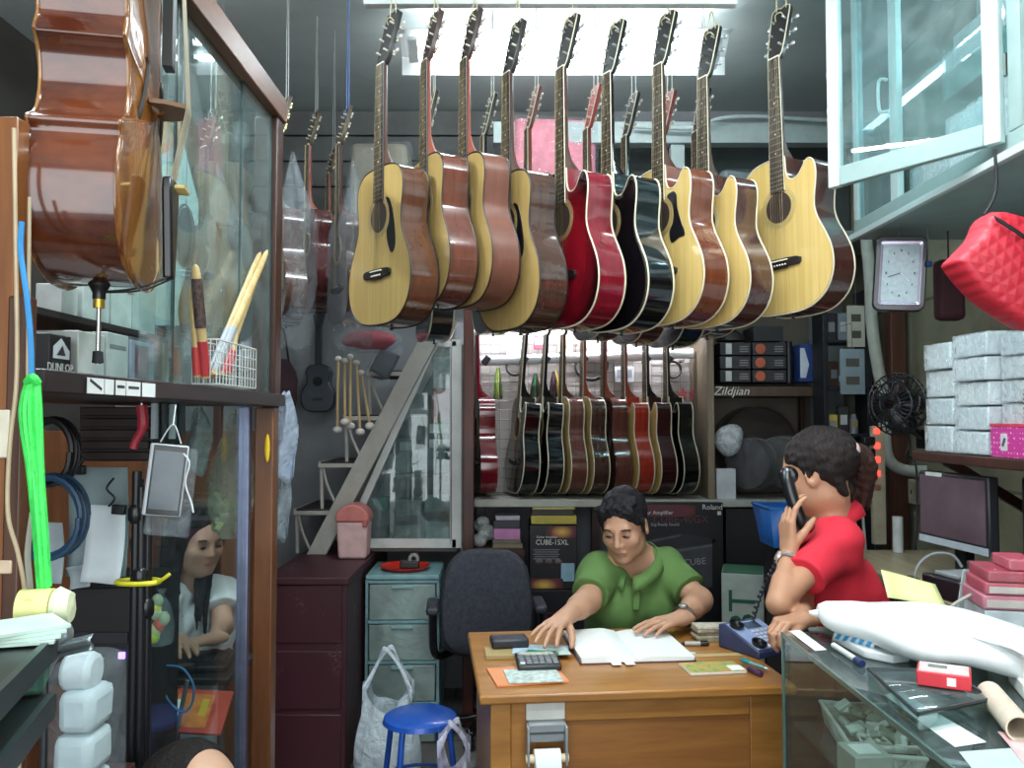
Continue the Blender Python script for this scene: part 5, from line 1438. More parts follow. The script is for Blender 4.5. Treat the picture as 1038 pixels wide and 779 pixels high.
for i in range(1, 4):
 x = GX + (0.004 if i % 2 else -0.003)
 MB().lohi(sl(x - 0.0025, ys[i] + (0.0 if i == 0 else -0.012), SHZ), sl(x + 0.0025, ys[i + 1], zb0)).build('glass_pane', M_GLASS_DUSTY, show)
 MB().lohi(sl(x - 0.003, ys[i + 1] - 0.004, SHZ), sl(x + 0.004, ys[i + 1], zb0)).build('pane_edge', mat('16302e', 0.2), show)
# lower pane between the booth and the shop, right part only
MB().lohi(sl(GX - 0.060, 1.86, 0.02), sl(GX - 0.056, PY - 0.06, 1.508)).build('glass_pane', glass('clean', refl=0.012, dirt=0.008), show)
yb = atx(133, 560, GX - 0.1).y

# booth back: brown panel behind the clerk and dark rack
pa, pb = at(234, 600, 3.5), at(264, 600, 3.5)
struct('wall_booth', MB().lohi((-2.2, 3.52, 0), (pb.x + 0.02, 3.56, 1.42)), wood('4d2c18', '6a4022', 2.5, (9, 9, 0.8)), bevel=0.003)

# price cards on the shelf lip
for k, (u0, u1, lab, stripe) in enumerate(((88, 105, 'price card with a black stripe on the shelf lip', True), (106, 115, 'blank white price card, second on the shelf lip', False),
          (117, 127, 'price card with small writing in the middle of the shelf lip', True), (128, 142, 'wide price card with writing on the shelf lip', True), (144, 157, 'blank price card at the far end of the row on the shelf lip', False))):
 a, b = atx(u0, 388, GX + 0.037), atx(u1, 389, GX + 0.037)
 t = thing('shelf_price_card', lab, 'price card', (GX + 0.0375, (a.y + b.y) / 2, SHZ - 0.020), group='price cards on the shelf lip')
 L = b.y - a.y
 MB().box((0, 0, 0), (0.001, L, 0.026)).build('card', M_PAPER, t)
 if stripe: MB().box((0.0008, 0, 0.002), (0.0004, L * 0.75, 0.005), (R(-20 if k == 0 else 0), 0, 0)).build('writing', mat('30343a', 0.6), t)

# goods on the shelf and the inner shelf
def sbox(name, lab, cat, u0, u1, vt, z0, X, c, dep=0.10, rough=0.45, group='goods in the glass show case', wrap=False):
 a, b = atx(u0, vt, X), atx(u1, vt, X)
 h = (a.z + b.z) / 2 - z0 if abs(u1 - u0) < 200 else 0
 L = b.y - a.y
 t = thing(name, lab, cat, (X - dep / 2, (a.y + b.y) / 2, z0 + 0.0005), group=group)
 MB().box((0, 0, h / 2), (dep, L - 0.004, h)).build('carton', mat(c, rough, var=0.15), t, bevel=0.002)
 if wrap: MB().box((0, 0, h / 2 + 0.004), (dep + 0.006, L + 0.002, h + 0.004)).build('plastic_wrap', M_PLASTIC_BAG, t, bevel=0.004)
 return t, L, h, dep
SIDE = Euler((pi / 2, 0, pi / 2)).to_matrix().to_4x4()     # lettering that faces +x
t, L, h, dp = sbox('string_box', 'black box with white emblem and lettering at the near shelf end of the show case', 'box', 50, 73, 340, SHZ, -0.80, '141518', 0.09)
text('DUNLOP', 0.021, t, Matrix.Translation((dp / 2 + 0.0005, 0, h * 0.2)) @ SIDE, mat('d9dcdc', 0.5))
m = MB(); m.add([(dp / 2 + 0.001, -L * 0.35, h * 0.42), (dp / 2 + 0.001, L * 0.38, h * 0.42), (dp / 2 + 0.001, L * 0.38, h * 0.62), (dp / 2 + 0.001, 0.0, h * 0.92), (dp / 2 + 0.001, -L * 0.35, h * 0.7)], [(0, 1, 2, 3, 4)]); m.build('emblem', mat('c3cbd0', 0.5), t)
m = MB(); m.add([(dp / 2 + 0.0015, -L * 0.2, h * 0.5), (dp / 2 + 0.0015, L * 0.2, h * 0.5), (dp / 2 + 0.0015, L * 0.05, h * 0.75)], [(0, 1, 2)]); m.build('emblem_centre', mat('20242a', 0.5), t)
t, L, h, dp = sbox('white_box', 'wide white string box behind the cello spike', 'box', 79, 107, 338, SHZ, -0.80, 'c8d0cc', 0.08)
t, L, h, dp = sbox('white_box', 'white string box with small dark print next to the wide one', 'box', 108, 131, 339, SHZ, -0.80, 'bfc9c6', 0.08)
MB().box((dp / 2 + 0.0005, 0, h * 0.72), (0.001, L * 0.7, 0.008)).build('printed_text', mat('7d8688', 0.6), t)
t, L, h, dp = sbox('picture_box', 'box with a blue and pink picture in the show case', 'box', 132, 157, 347, SHZ, -0.80, 'a9b4c4', 0.07, wrap=True)
MB().box((dp / 2 + 0.0008, -0.004, h * 0.5), (0.0012, L * 0.55, h * 0.8)).build('picture', glow_print('print_lilac', '8a9cc0', 'd9a0b0', (0.1, 0.06, 0.07), (0, 0, h * 0.5)), t)
t, L, h, dp = sbox('orange_pack', 'pack with an orange oval beside the drumstick basket', 'pack', 165, 187, 350, SHZ, -0.80, '8a7a5a', 0.05, wrap=True)
MB().ell((dp / 2 + 0.0008, 0, h * 0.48), (0.0015, L * 0.33, h * 0.38), 12, 8).build('orange_oval', mat('b8662a', 0.5), t)
t, L, h, dp = sbox('glass_box', 'murky clear box at the far end of the show case shelf', 'box', 228, 252, 362, SHZ, -0.80, '5a625e', 0.16, wrap=True)
t, L, h, dp = sbox('red_packet', 'orange red packet lying under the inner shelf', 'packet', 50, 68, 328, SHZ + 0.078, -0.86, 'b04a34', 0.06)
t.location.z = SHZ + 0.0005
# on inner shelf
for lab, u0, u1, vt, c in (('white carton on the inner shelf behind the cello spike', 62, 80, 290, 'cfd6d4'), ('leaning white folder on the inner shelf', 84, 112, 288, 'd3dcda'), ('flat white carton at the middle of the inner shelf', 113, 135, 272, 'c9d6d2'), ('tall white card at the far end of the inner shelf', 136, 160, 200, 'b5c6c2')):
 sbox('white_carton', lab, 'carton', u0, u1, vt, IZ, -0.86, c, 0.05)

# drumsticks, wire basket
def stick(lab, a, b, r, c, cw=None, group='sticks in the wire basket', wrapc=None):
 a, b = V(a), V(b); t = thing('drumstick', lab, 'drumstick', a, group=group); d = b - a
 MB().tube([(0, 0, 0), d * 0.85, d * 0.97, d], [r, r * 0.95, r * 0.7, r * 0.2], 10).build('shaft', wood('a58a55', 'c6ac78', 3) if c is None else mat(c, 0.4), t)
 if cw: MB().tube([d * 0.02, d * 0.33], [r * 1.08] * 2, 10).build('dipped_grip', mat(cw, 0.35), t)
 if wrapc: MB().tube([d * 0.45, d * 0.88], [r * 1.15, r * 1.1], 10).build('patterned_sleeve', mat(wrapc, 0.5, var=0.8, nscale=150), t)
 return t
bk = atx(224, 384, GX + 0.015); BKY = bk.y
W0 = atx(205, 384, GX + 0.03).y; W1 = atx(247, 384, GX + 0.03).y
t = thing('wire_basket', 'small white wire basket holding drumsticks on the show case shelf', 'basket', (GX + 0.034, (W0 + W1) / 2, SHZ + 0.001))
bw, bd, bh = (W1 - W0), 0.055, 0.105
for nm_, pts in (('rim', bh), ('lower_ring', 0.004), ('middle_ring', bh * 0.5)):
 MB().tube([(-bd / 2, -bw / 2, pts), (bd / 2, -bw / 2, pts), (bd / 2, bw / 2, pts), (-bd / 2, bw / 2, pts)], 0.0022 if nm_ == 'rim' else 0.0014, 6, closed=True).build(nm_, mat('d4d6d4', 0.4), t)
m = MB(); n = 13
for i in range(n + 1):
 y = -bw / 2 + bw * i / n
 for x in (-bd / 2, bd / 2): m.cyl((x, y, 0.003), (x, y, bh), 0.0012, 5)
 m.cyl((-bd / 2, y, 0.003), (bd / 2, y, 0.003), 0.0012, 5)
for i in range(1, 4):
 for y in (-bw / 2, bw / 2): m.cyl((-bd / 2 + bd * i / 4, y, 0.003), (-bd / 2 + bd * i / 4, y, bh), 0.0012, 5)
for z in (bh * 0.25, bh * 0.75):
 m.tube([(-bd / 2, -bw / 2, z), (bd / 2, -bw / 2, z), (bd / 2, bw / 2, z), (-bd / 2, bw / 2, z)], 0.0012, 5, closed=True)
m.build('wire_mesh', mat('c9ccca', 0.4), t)
GXo = GX + 0.034
def sp(u, v, x): return atx(u, v, x)
stick('thick drumstick with dark patterned sleeve and red grip standing at the basket\'s near end', sp(208, 383, GXo + 0.0), sp(198, 268, GXo + 0.0), 0.0115, None, 'a83238', wrapc='4a3834')
stick('pale drumstick with red grip beside the patterned one', sp(200, 382, GXo - 0.014), sp(195, 290, GXo - 0.014), 0.009, None, 'b83a38')
stick('long drumstick leaning out of the basket towards the wrapped guitars', sp(216, 381, GXo + 0.012), sp(271, 254, GXo + 0.012), 0.0095, None, '8d9198')
stick('second long drumstick leaning beside the first', sp(212, 381, GXo + 0.0), sp(264, 256, GXo + 0.0), 0.0095, None, '9a9ea4')
stick('short red gripped drumstick in the far end of the basket', sp(231, 380, GXo - 0.008), sp(244, 312, GXo - 0.008), 0.009, None, 'b02a38')
stick('third leaning drumstick with red grip in the basket', sp(224, 381, GXo - 0.014), sp(262, 274, GXo - 0.014), 0.009, None, 'b8323c')
# dark pouches and wrapped instruments seen through the glass
for lab, u, v, w, h, d, c in (('narrow black oval pad hanging behind the show case glass', 168, 247, 0.045, 0.20, 2.1, '16191f'), ('wide black oval pad hanging behind the show case glass', 188, 240, 0.05, 0.17, 2.25, '1a1d24')):
 p = at(u, v, d)
 t = thing('oval_pad', lab, 'pad', p, group='oval pads in the booth')
 MB().ell((0, 0, 0), (w / 2, 0.02, h / 2), 18, 12).build('pad', mat(c, 0.5), t)
 MB().tube([(w / 2 * cos(a_ * pi / 12), -0.012, h / 2 * sin(a_ * pi / 12)) for a_ in range(24)], 0.003, 5, closed=True).build('piping', mat('4c5258', 0.4), t)
 MB().cyl((0, 0, h / 2), (0, 0, CEIL - p.z - 0.01), 0.0012, 5).build('hanging_string', mat('6b6f70', 0.8), t)
p = at(205, 270, 2.75)
t = thing('triangular_board', 'pale teal triangular board standing inside the booth behind the glass', 'board', (p.x, 3.27, 0.0))
a_, b_, c_ = at(150, 330, 3.27), at(232, 330, 3.27), at(178, 145, 3.27)
MB().prism([(a_.x - p.x, a_.z), (b_.x - p.x, b_.z), (c_.x - p.x + 0.03, c_.z), (c_.x - p.x - 0.06, c_.z - 0.05)], 0, 0.012).build('sheet', mat('7d9996', 0.6), t)
MB().lohi((a_.x - p.x + 0.03, 0.012, 0), (a_.x - p.x + 0.06, 0.04, a_.z + 0.1)).build('prop', M_DKWOOD, t)
MB().lohi((b_.x - p.x - 0.06, 0.012, 0), (b_.x - p.x - 0.03, 0.04, b_.z + 0.1)).build('prop', M_DKWOOD, t)
wrapped(214, 345, 110, 2.98, 40, 'plastic wrapped guitar hanging inside the booth behind the glass', lacquer('4a3424', '5f4430'), 0, 0, 0, 0, 5)
p = at(150, 135, 3.3)
t = thing('wood_crate', 'yellowish wooden crate high in the booth behind the glass', 'crate', (p.x, 3.4, at(150, 165, 3.3).z))
MB().lohi((-0.13, -0.1, 0), (0.13, 0.1, 0.22)).build('carcass', wood('77582a', '98743c', 3), t, bevel=0.004)
for x in (-0.1, 0.1): MB().cyl((x, 0, 0.22), (x, 0, CEIL - t.location.z - 0.01), 0.006, 6).build('hanger_rod', M_STEEL, t)
p = at(216, 160, 3.3)
t = thing('brown_guitar_case', 'brown cloth guitar bag hanging deep in the booth', 'bag', (p.x, 3.4, p.z))
m = MB(); o2 = [(x * 0.8, z * 1.0 - 0.5) for x, z in guitar_outline(False)]; m.prism(o2, -0.05, 0.05); m.box((0, 0, 0.2), (0.07, 0.05, 0.42)); m.build('pouch', mat('54442e', 0.8, var=0.3), t, bevel=0.01)
MB().cyl((0, 0, 0.4), (0, 0, CEIL - p.z - 0.01), 0.003, 6).build('hanging_string', mat('6b6f70', 0.8), t)

# things hung on the glass by the cello
p = atx(133, 242, GX + 0.02); q = atx(133, 299, GX + 0.02)
t = thing('flute', 'dark red recorder with a silver end hanging on the glass', 'recorder', (GX + 0.022, p.y, q.z))
L = 0.155
MB().cyl((0, 0, 0.02), (0, 0, L), 0.006, 10).build('tube', mat('7a1c28', 0.35), t)
MB().cyl((0, 0, 0), (0, 0, 0.022), 0.0065, 10).build('end_ferrule', mat('c9ccce', 0.3, 0.7), t)
MB().cyl((0, 0, L), (0, 0, 0.32), 0.0006, 4).build('hanging_string', mat('a9a9a0', 0.7), t)
q = atx(141, 286, GX + 0.02)
t = thing('mouthpiece_case', 'short black cylinder hanging beside the red recorder', 'case', (GX + 0.024, q.y, q.z))
MB().lathe([(0.001, 0), (0.009, 0.0), (0.0095, 0.01), (0.009, 0.05), (0.006, 0.056), (0.006, 0.066), (0.001, 0.066)], 12, cap=False).build('barrel', M_BLACKPL, t)
MB().cyl((0, 0, 0.066), (0, 0, 0.084), 0.004, 8).build('copper_end', mat('b07448', 0.4, 0.4), t)
MB().cyl((0, 0, 0.084), (0, 0, 0.3), 0.0006, 4).build('hanging_string', mat('a9a9a0', 0.7), t)
a_, b_ = atx(131, 276, GX + 0.012), atx(160, 190, GX + 0.012)
t = thing('white_card', 'white card taped on the glass behind the cello tailpiece', 'card', (GX + 0.012, (a_.y + b_.y) / 2, a_.z))
MB().box((0, 0, 0.07), (0.004, b_.y - a_.y - 0.03, 0.15), (R(-4), 0, 0)).build('sheet', mat('c6d3ce', 0.6), t)

# ------------------------------------------------------------------ cello hanging near the lens
CD = 1.18
b0 = at(70, 279, CD)
cel = thing('cello', 'glossy brown cello hanging sideways at the upper left, ribs towards us', 'cello', (b0.x - 0.035, CD + 0.158, b0.z + 0.012), (0, 0, R(102)))
# local: x across, y through (front face at -y), z up; turned so that the front faces +x
ch_ = [(0.0, 0.0), (0.05, 0.003), (0.10, 0.018), (0.138, 0.045), (0.158, 0.085), (0.163, 0.125), (0.158, 0.165), (0.145, 0.198), (0.152, 0.215), (0.146, 0.222),
    (0.118, 0.238), (0.104, 0.268), (0.102, 0.300), (0.110, 0.330), (0.126, 0.346), (0.132, 0.352), (0.126, 0.364), (0.118, 0.385), (0.124, 0.42), (0.128, 0.455), (0.120, 0.50), (0.095, 0.54), (0.05, 0.556), (0.02, 0.56)]
hp = [(q.x, q.y) for q in catmull([(x, z, 0) for x, z in ch_], 4)]
co = hp + [(-x, z) for x, z in hp[::-1][:-1]]
CT = 0.118; hC = CT / 2
C_RIB = wood('3a160e', '70391f', 1.6, (3, 3, 5), rough=0.16, coat=1.0, bmp=0.0)
C_TOP = wood('4e2412', '8f5a26', 1.8, (20, 20, 0.6), rough=0.2, coat=0.9, bmp=0.0)
n = len(co)
MB().add([(x, -hC, z) for x, z in co] + [(x, hC, z) for x, z in co], [(i, (i + 1) % n, n + (i + 1) % n, n + i) for i in range(n)]).build('rib_band', C_RIB, cel, smooth=50)
def plate(y, s_, nm_, m_):
 vs = []; rings = [(1.035, 0.0), (1.04, 0.5), (1.03, 1.0), (0.93, 1.3), (0.75, 2.2), (0.5, 3.6), (0.2, 4.6), (0.02, 4.9)]
 cz = 0.27
 for k, hgt in rings:
  for x, z in co: vs.append((x * k, y + s_ * hgt * 0.0045, cz + (z - cz) * (1 + (k - 1) * 0.7 if k > 0.9 else k)))
 fs = [(i * n + j, i * n + (j + 1) % n, (i + 1) * n + (j + 1) % n, (i + 1) * n + j) for i in range(len(rings) - 1) for j in range(n)] + [tuple(range(n)), tuple(range((len(rings) - 1) * n, len(rings) * n))]
 return MB().add(vs, fs).build(nm_, m_, cel, smooth=60)
plate(-hC, -1, 'front_plate', C_TOP)
plate(hC, 1, 'back_plate', wood('6a3a1c', 'a87a44', 1.8, (20, 20, 0.6), rough=0.2, coat=0.9, bmp=0.0))
yF = -hC - 0.018
for s_ in (-1, 1):
 pts = catmull([(s_ * 0.062, yF + 0.0075, 0.235), (s_ * 0.072, yF + 0.0075, 0.242), (s_ * 0.076, yF + 0.005, 0.258), (s_ * 0.066, yF + 0.001, 0.29), (s_ * 0.056, yF - 0.001, 0.325), (s_ * 0.050, yF - 0.001, 0.345), (s_ * 0.058, yF + 0.001, 0.355)], 5)
 MB().tube(pts, [0.0045] + [0.0035] * (len(pts) - 2) + [0.0045], 6).build('f_hole', mat('120a08', 0.6), cel)
m = MB(); bo_ = [(-0.045, 0.0), (-0.042, 0.022), (-0.028, 0.050), (0.028, 0.050), (0.042, 0.022), (0.045, 0.0), (0.03, 0.0), (0.0, 0.016), (-0.03, 0.0)]
m.add([(x, yF - 0.002 - q, 0.287) for x, q in bo_] + [(x, yF - 0.002 - q, 0.294) for x, q in bo_], [tuple(range(9)), tuple(range(9, 18))[::-1]] + [(i, (i + 1) % 9, 9 + (i + 1) % 9, 9 + i) for i in range(9)])
m.build('bridge', wood('5a3c20', '76522e', 3), cel)
MB().prism([(-0.012, 0.012), (-0.033, 0.15), (-0.03, 0.175), (0.03, 0.175), (0.033, 0.15), (0.012, 0.012)], yF - 0.036, yF - 0.020).build('tailpiece', M_BLACKPL, cel, bevel=0.004)
for i in range(4):
 x = -0.018 + 0.012 * i
 MB().tube([(x, yF - 0.030, 0.165), (x, yF - 0.054, 0.291), (x * 0.6, yF - 0.03, 0.75)], 0.0012, 5).build('string_thread', mat('cfc8b4', 0.3, 0.7), cel)
 MB().lathe([(0.001, -0.008), (0.004, -0.008), (0.004, 0.008), (0.001, 0.008)], 8, Matrix.Translation((x, yF - 0.046, 0.160)) @ Matrix.Rotation(R(90), 4, 'X')).build('fine_tuner', mat('c9b070', 0.3, 0.8), cel)
MB().prism([(-0.016, 0.36), (-0.013, 0.80), (0.013, 0.80), (0.016, 0.36)], yF - 0.030, yF - 0.014).build('fingerboard', mat('15120f', 0.3), cel)
MB().tube([(0, -0.03, 0.545), (0, -0.035, 0.80)], [0.024, 0.018], 12).build('neck', C_RIB, cel)
MB().lathe([(0.017, 0.012), (0.019, 0.0), (0.014, -0.010), (0.010, -0.018), (0.010, -0.028), (0.006, -0.028)], 16, Matrix.Translation((0, 0.0, 0.004))).build('end_pin_plug', M_BLACKPL, cel)
MB().cyl((0, 0, -0.024), (0, 0, -0.038), 0.009, 12).build('brass_screw', mat('c9a94a', 0.3, 0.8), cel)
MB().cyl((0, 0, -0.036), (0, 0, -0.128), 0.0035, 10).build('spike', M_CHROME, cel)
MB().lathe([(0.001, -0.128), (0.009, -0.126), (0.008, -0.108), (0.001, -0.106)], 12, cap=False).build('rubber_tip', mat('17181a', 0.7), cel)
MB().tube(catmull([(0.01, yF - 0.028, 0.014), (0.012, -hC, -0.006), (0, 0, -0.012), (-0.012, -hC, -0.006), (-0.01, yF - 0.028, 0.014)], 5), 0.0018, 5).build('tail_cord', mat('1a1a1a', 0.5), cel)
MB().cyl((0, -0.03, 0.79), (0, -0.03, CEIL - b0.z - 0.005), 0.004, 6).build('hanging_string', mat('8a8578', 0.8), cel)

# bow hanging behind the cello front
a_, b_ = at(137, 250, 1.62), at(112, 0, 1.60)
t = thing('cello_bow', 'pale bow hanging tip up behind the cello strings', 'bow', a_)
d_ = b_ - a_
MB().tube([(0, 0, 0), d_ * 1.10], [0.007, 0.005], 8).build('stick', wood('8a7a50', 'b3a878', 3), t)
MB().tube([V((-0.012, 0, 0.01)), d_ * 1.12 + V((-0.010, 0, 0))], 0.0025, 5).build('hair', mat('c4bfa4', 0.6), t)
MB().box((0, 0, 0.015), (0.016, 0.012, 0.03)).build('frog', M_BLACKPL, t, bevel=0.002)
# blue grey strip: folded stand leg hanging at top left
a_, b_ = at(118, 0, 1.60), at(140, 75, 1.60)
t = thing('folded_stand', 'grey blue folded stand bar hanging at the top beside the cello', 'stand', b_)
MB().beam((0, 0, 0), (a_ - b_) * 1.2, 0.02, 0.012, up=(0, 1, 0)).build('bar', mat('566a74', 0.4, 0.4), t, bevel=0.002)

# ------------------------------------------------------------------ near left cabinet edge with ropes and cables
ND = 1.14
a_, b_ = at(-14, 400, ND), at(11, 400, ND)
ORW = wood('6a3c1e', '8f5a2c', 2.2, (9, 9, 0.7), rough=0.35, coat=0.3)
t = thing('corner_cabinet', 'orange brown upright cabinet board at the left edge of the view', 'cabinet', ((a_.x + b_.x) / 2, ND, 0))
wv = b_.x - a_.x
MB().lohi((-wv / 2, 0, 0.0), (wv / 2, 0.03, at(10, 118, ND).z)).build('board', ORW, t, bevel=0.002)
MB().lohi((wv / 2 - 0.005, -0.004, 0.02), (wv / 2 + 0.018, 0.028, at(10, 300, ND).z)).build('edge_moulding', wood('3a2214', '52321e', 3), t, bevel=0.003)
# switch plates on the board
p = at(3, 440, ND - 0.003)
solo('switch_plate', 'cream switch plate high on the cabinet board', 'switch', MB().box((0, 0, 0), (0.020, 0.006, 0.065)), mat('cfc8b4', 0.4), (p.x, ND - 0.0035, p.z), bevel=0.002)
p = at(6, 575, ND - 0.003)
solo('switch_plate', 'small cream plate lower on the cabinet board', 'switch', MB().box((0, 0, 0), (0.018, 0.006, 0.018)), mat('cfb89c', 0.4), (p.x, ND - 0.0035, p.z), bevel=0.002)
def cable(name, lab, cat, pts, r, c, d, group=None, k=6, rough=0.5):
 w = [at(u, v, d + (e[0] if e else 0)) for u, v, *e in pts]
 return solo(name, lab, cat, MB().tube(catmull(w, k), r, 7), mat(c, rough), group=group)
cable('hanging_beige_cable', 'beige cable running down the cabinet board from the top to the floor', 'cable', [(14, 130), (16, 250), (17, 380), (10, 450), (8, 520), (18, 560), (25, 600), (26, 650), (22, 720), (18, 800)], 0.0028, 'b5a183', ND - 0.02)
cable('hanging_beige_cable', 'second beige cable hanging straight beside the blue cord', 'cable', [(30, 200), (29, 300), (28, 400), (30, 470), (33, 520)], 0.0025, 'a8977c', ND - 0.015)
cable('hanging_blue_cable', 'blue cord the green rope hangs from', 'cord', [(22, 225), (21, 255), (27, 300), (31, 345), (32, 388)], 0.0038, '2f7fb8', ND - 0.045)
p0_ = at(32, 388, ND - 0.045)
t = thing('green_rope', 'bundle of bright green rope hanging from the blue cord', 'rope', p0_)
random.seed(11)
for k in range(7):
 off = (k - 3) * 0.0042
 ww = [at(33 + (k - 3) * 1.6, 388, ND - 0.05), at(31 + (k - 3) * 2.9, 420, ND - 0.05 - 0.004 * (k % 2)), at(36 + (k - 3) * 1.9, 480, ND - 0.05), at(41 + (k - 3) * 1.6, 540, ND - 0.05 - 0.004 * (k % 3)), at(45 + (k - 3) * 1.4, 600 + random.uniform(-8, 8), ND - 0.05)]
 MB().tube(catmull([q - p0_ for q in ww], 8), 0.0042, 6).build('strand', mat('3fd65a', 0.6, var=0.15, nscale=90), t)
MB().tube(catmull([at(28, 388, ND - 0.05) - p0_, at(33, 383, ND - 0.055) - p0_, at(38, 389, ND - 0.05) - p0_], 5), 0.006, 8).build('knot', mat('33c04e', 0.6), t)
# tape roll
p = at(43, 617, ND - 0.06)
t = thing('tape_roll', 'pale yellow roll of ribbon hung at the end of the green rope', 'ribbon', p, (0, 0, R(12)))
Mx = Matrix.Rotation(R(90), 4, 'Y')
MB().lathe([(0.010, -0.026), (0.0245, -0.026), (0.0245, 0.012), (0.010, 0.012), (0.010, -0.026)], 24, Mx, cap=False).build('roll', mat('d9d890', 0.5), t, smooth=40)
MB().lathe([(0.006, -0.028), (0.010, -0.028), (0.010, 0.014), (0.006, 0.014), (0.006, -0.028)], 18, Mx, cap=False).build('core', mat('a89a5a', 0.6), t)
MB().lathe([(0.001, 0.013), (0.023, 0.013), (0.026, 0.02), (0.020, 0.034), (0.001, 0.036)], 20, Mx, cap=False).build('rosette', mat('dfe6c0', 0.5), t, jitter=(0.003, 60))
MB().grid(lambda a, b: (-0.02 + 0.036 * a, -0.02, 0.012 - 0.03 * b + 0.004 * sin(6 * a)), 6, 6).build('loose_end', mat('c8cc50', 0.5), t)
cable('thin_cord', 'grey cord loop hanging beside the green rope', 'cord', [(33, 520), (28, 560), (30, 590), (34, 640)], 0.004, '8d8a80', ND - 0.03)
# silver foil tags under the roll
p = at(48, 660, ND - 0.03)
t = thing('hanging_foil_tag', 'silver foil strip hanging under the yellow roll', 'foil', p)
MB().grid(lambda a, b: (-0.012 + 0.03 * a + 0.012 * sin(5 * b), 0.01 * sin(6 * a + 4 * b), 0.05 - 0.085 * b), 6, 10).build('strip', mat('b8c2c8', 0.25, 0.6), t, solid=0.0006)
MB().grid(lambda a, b: (0.01 + 0.05 * b, -0.004 * b + 0.006 * sin(7 * a), -0.01 + 0.02 * a + 0.012 * b), 4, 8).build('loose_strip', mat('98a4aa', 0.25, 0.6), t, solid=0.0006)
# low dark shelves at the left edge
p = at(44, 652, 0.98); q = at(-20, 682, 0.75); p2 = at(44, 712, 0.98)
t = thing('corner_rack', 'dark two tier rack edge at the lower left corner of the view', 'rack', (p.x, p.y, p.z))
d_ = (q - p); d_.z = 0
for z in (0, p2.z - p.z):
 MB().beam((-0.06, 0.02, z - 0.012), V((d_.x - 0.06, d_.y, z - 0.012)), 0.12, 0.022).build('shelf_board', mat('1f2424', 0.35), t, bevel=0.002)
 MB().beam((0.0, 0.02, z - 0.010), V((d_.x, d_.y, z - 0.010)), 0.008, 0.028).build('lip', mat('2c3638', 0.3), t)
MB().cyl((-0.08, -0.02, 0), (-0.08, -0.02, -p.z), 0.009, 8).build('leg', M_STEEL, t)
MB().cyl((d_.x - 0.04, d_.y + 0.03, 0), (d_.x - 0.04, d_.y + 0.03, -p.z), 0.009, 8).build('leg', M_STEEL, t)
t = thing('paper_stack', 'greenish white papers on the upper tier of the dark corner rack', 'paper', on(14, 648, at(44, 652, 0.98).z + 0.002))
for i in range(4): MB().box((0, 0, 0.002 + i * 0.004), (0.10, 0.08, 0.0036), (0, 0, 0.3 + i * 0.15)).build('sheet', mat('b9d0c4', 0.6), t)
t = thing('green_packet', 'teal green packet on the lower tier of the dark corner rack', 'packet', on(14, 700, at(44, 712, 0.98).z + 0.001))
MB().box((0, 0, 0.018), (0.07, 0.07, 0.036), (0, 0, 0.4)).build('wrapping', mat('3f6a5c', 0.4, var=0.4, nscale=60), t, bevel=0.006)
# white quilted bundle
def P3(u, v, d=1.45): return at(u, v, d)
b, w, h = span(52, 680, 84, 790, 1.45)
t = thing('quilted_bundle', 'white quilted padding bundle standing beside the dark corner rack', 'padding', (b.x, 1.5, 0.78))
for i in range(3):
 MB().box((0.004 * i, 0, 0.036 + i * 0.074), (w * (1.5 - 0.12 * i), 0.09, 0.072)).build('fold', mat('b9cdd2', 0.7, var=0.05), t, bevel=0.016, jitter=(0.003, 30))
MB().tube([(-w * 0.6, 0, 0.245), (w * 0.5, 0, 0.245)], 0.034, 14).build('rolled_end', mat('c3d4d8', 0.7), t, bevel=0.01)
MB().box((0.01, 0, 0.135), (w * 2.0, 0.13, 0.28)).build('plastic_wrap', M_PLASTIC_BAG, t, bevel=0.03, jitter=(0.01, 20))
tb = thing('low_cupboard', 'dark low cupboard inside the booth under the quilted bundle', 'cupboard', (b.x + 0.02, 1.62, 0))
MB().lohi((-0.18, -0.15, 0), (-0.025, 0.11, 0.775)).build('carcass', M_DKWOOD, tb, bevel=0.003)
MB().lohi((-0.16, -0.158, 0.05), (-0.04, -0.15, 0.74)).build('door', wood('33201a', '4a2e24', 3), tb, bevel=0.003)

# ------------------------------------------------------------------ inside the booth, lower part
BD = 2.0
# dark slatted cabinet
a_, b_ = at(58, 470, BD), at(137, 411, BD)
t = thing('hanging_slatted_cabinet', 'dark brown slatted cabinet hanging in the booth above the papers', 'cabinet', ((a_.x + b_.x) / 2, BD + 0.1, a_.z))
w, h = b_.x - a_.x, b_.z - a_.z
MB().lohi((-w / 2, 0, 0), (w / 2, 0.18, min(h, 1.5 - a_.z))).build('carcass', wood('160e10', '24181a', 3), t)
m = MB()
for i in range(5): m.lohi((-w / 2 + 0.005, -0.012, h * (i + 0.1) / 5), (w / 2 - 0.005, 0.0, h * (i + 0.85) / 5))
m.build('slat', wood('20140f', '36221c', 3, (0.8, 9, 9)), t, bevel=0.002)
# pinned papers with clips
def paper(lab, u0, v0, u1, v1, d, c, roll=0, clip=None, hook=None, name='paper_sheet'):
 b, w, h = span(u0, v0, u1, v1, d)
 t = thing(name, lab, 'paper', (b.x, d, b.z + h), (0, R(roll), 0), group='papers hung in the booth')
 MB().grid(lambda a, q: (w * (a - 0.5), 0.012 * sin(3 * q) + 0.004 * sin(5 * a), -h * q), 6, 8).build('sheet', mat(c, 0.8, var=0.05), t, solid=0.002)
 if clip is not None: MB().box((w * clip, -0.004, -0.006), (0.03, 0.016, 0.022)).build('binder_clip', M_BLACKPL, t, bevel=0.002)
 if hook is not None: MB().tube(catmull([(w * hook, -0.008, 0.0), (w * hook + 0.012, -0.008, 0.02), (w * hook - 0.008, -0.008, 0.04), (w * hook + 0.006, -0.008, 0.065)], 5), 0.0025, 6).build('hook', mat('2a2c30', 0.4, 0.5), t)
 return t
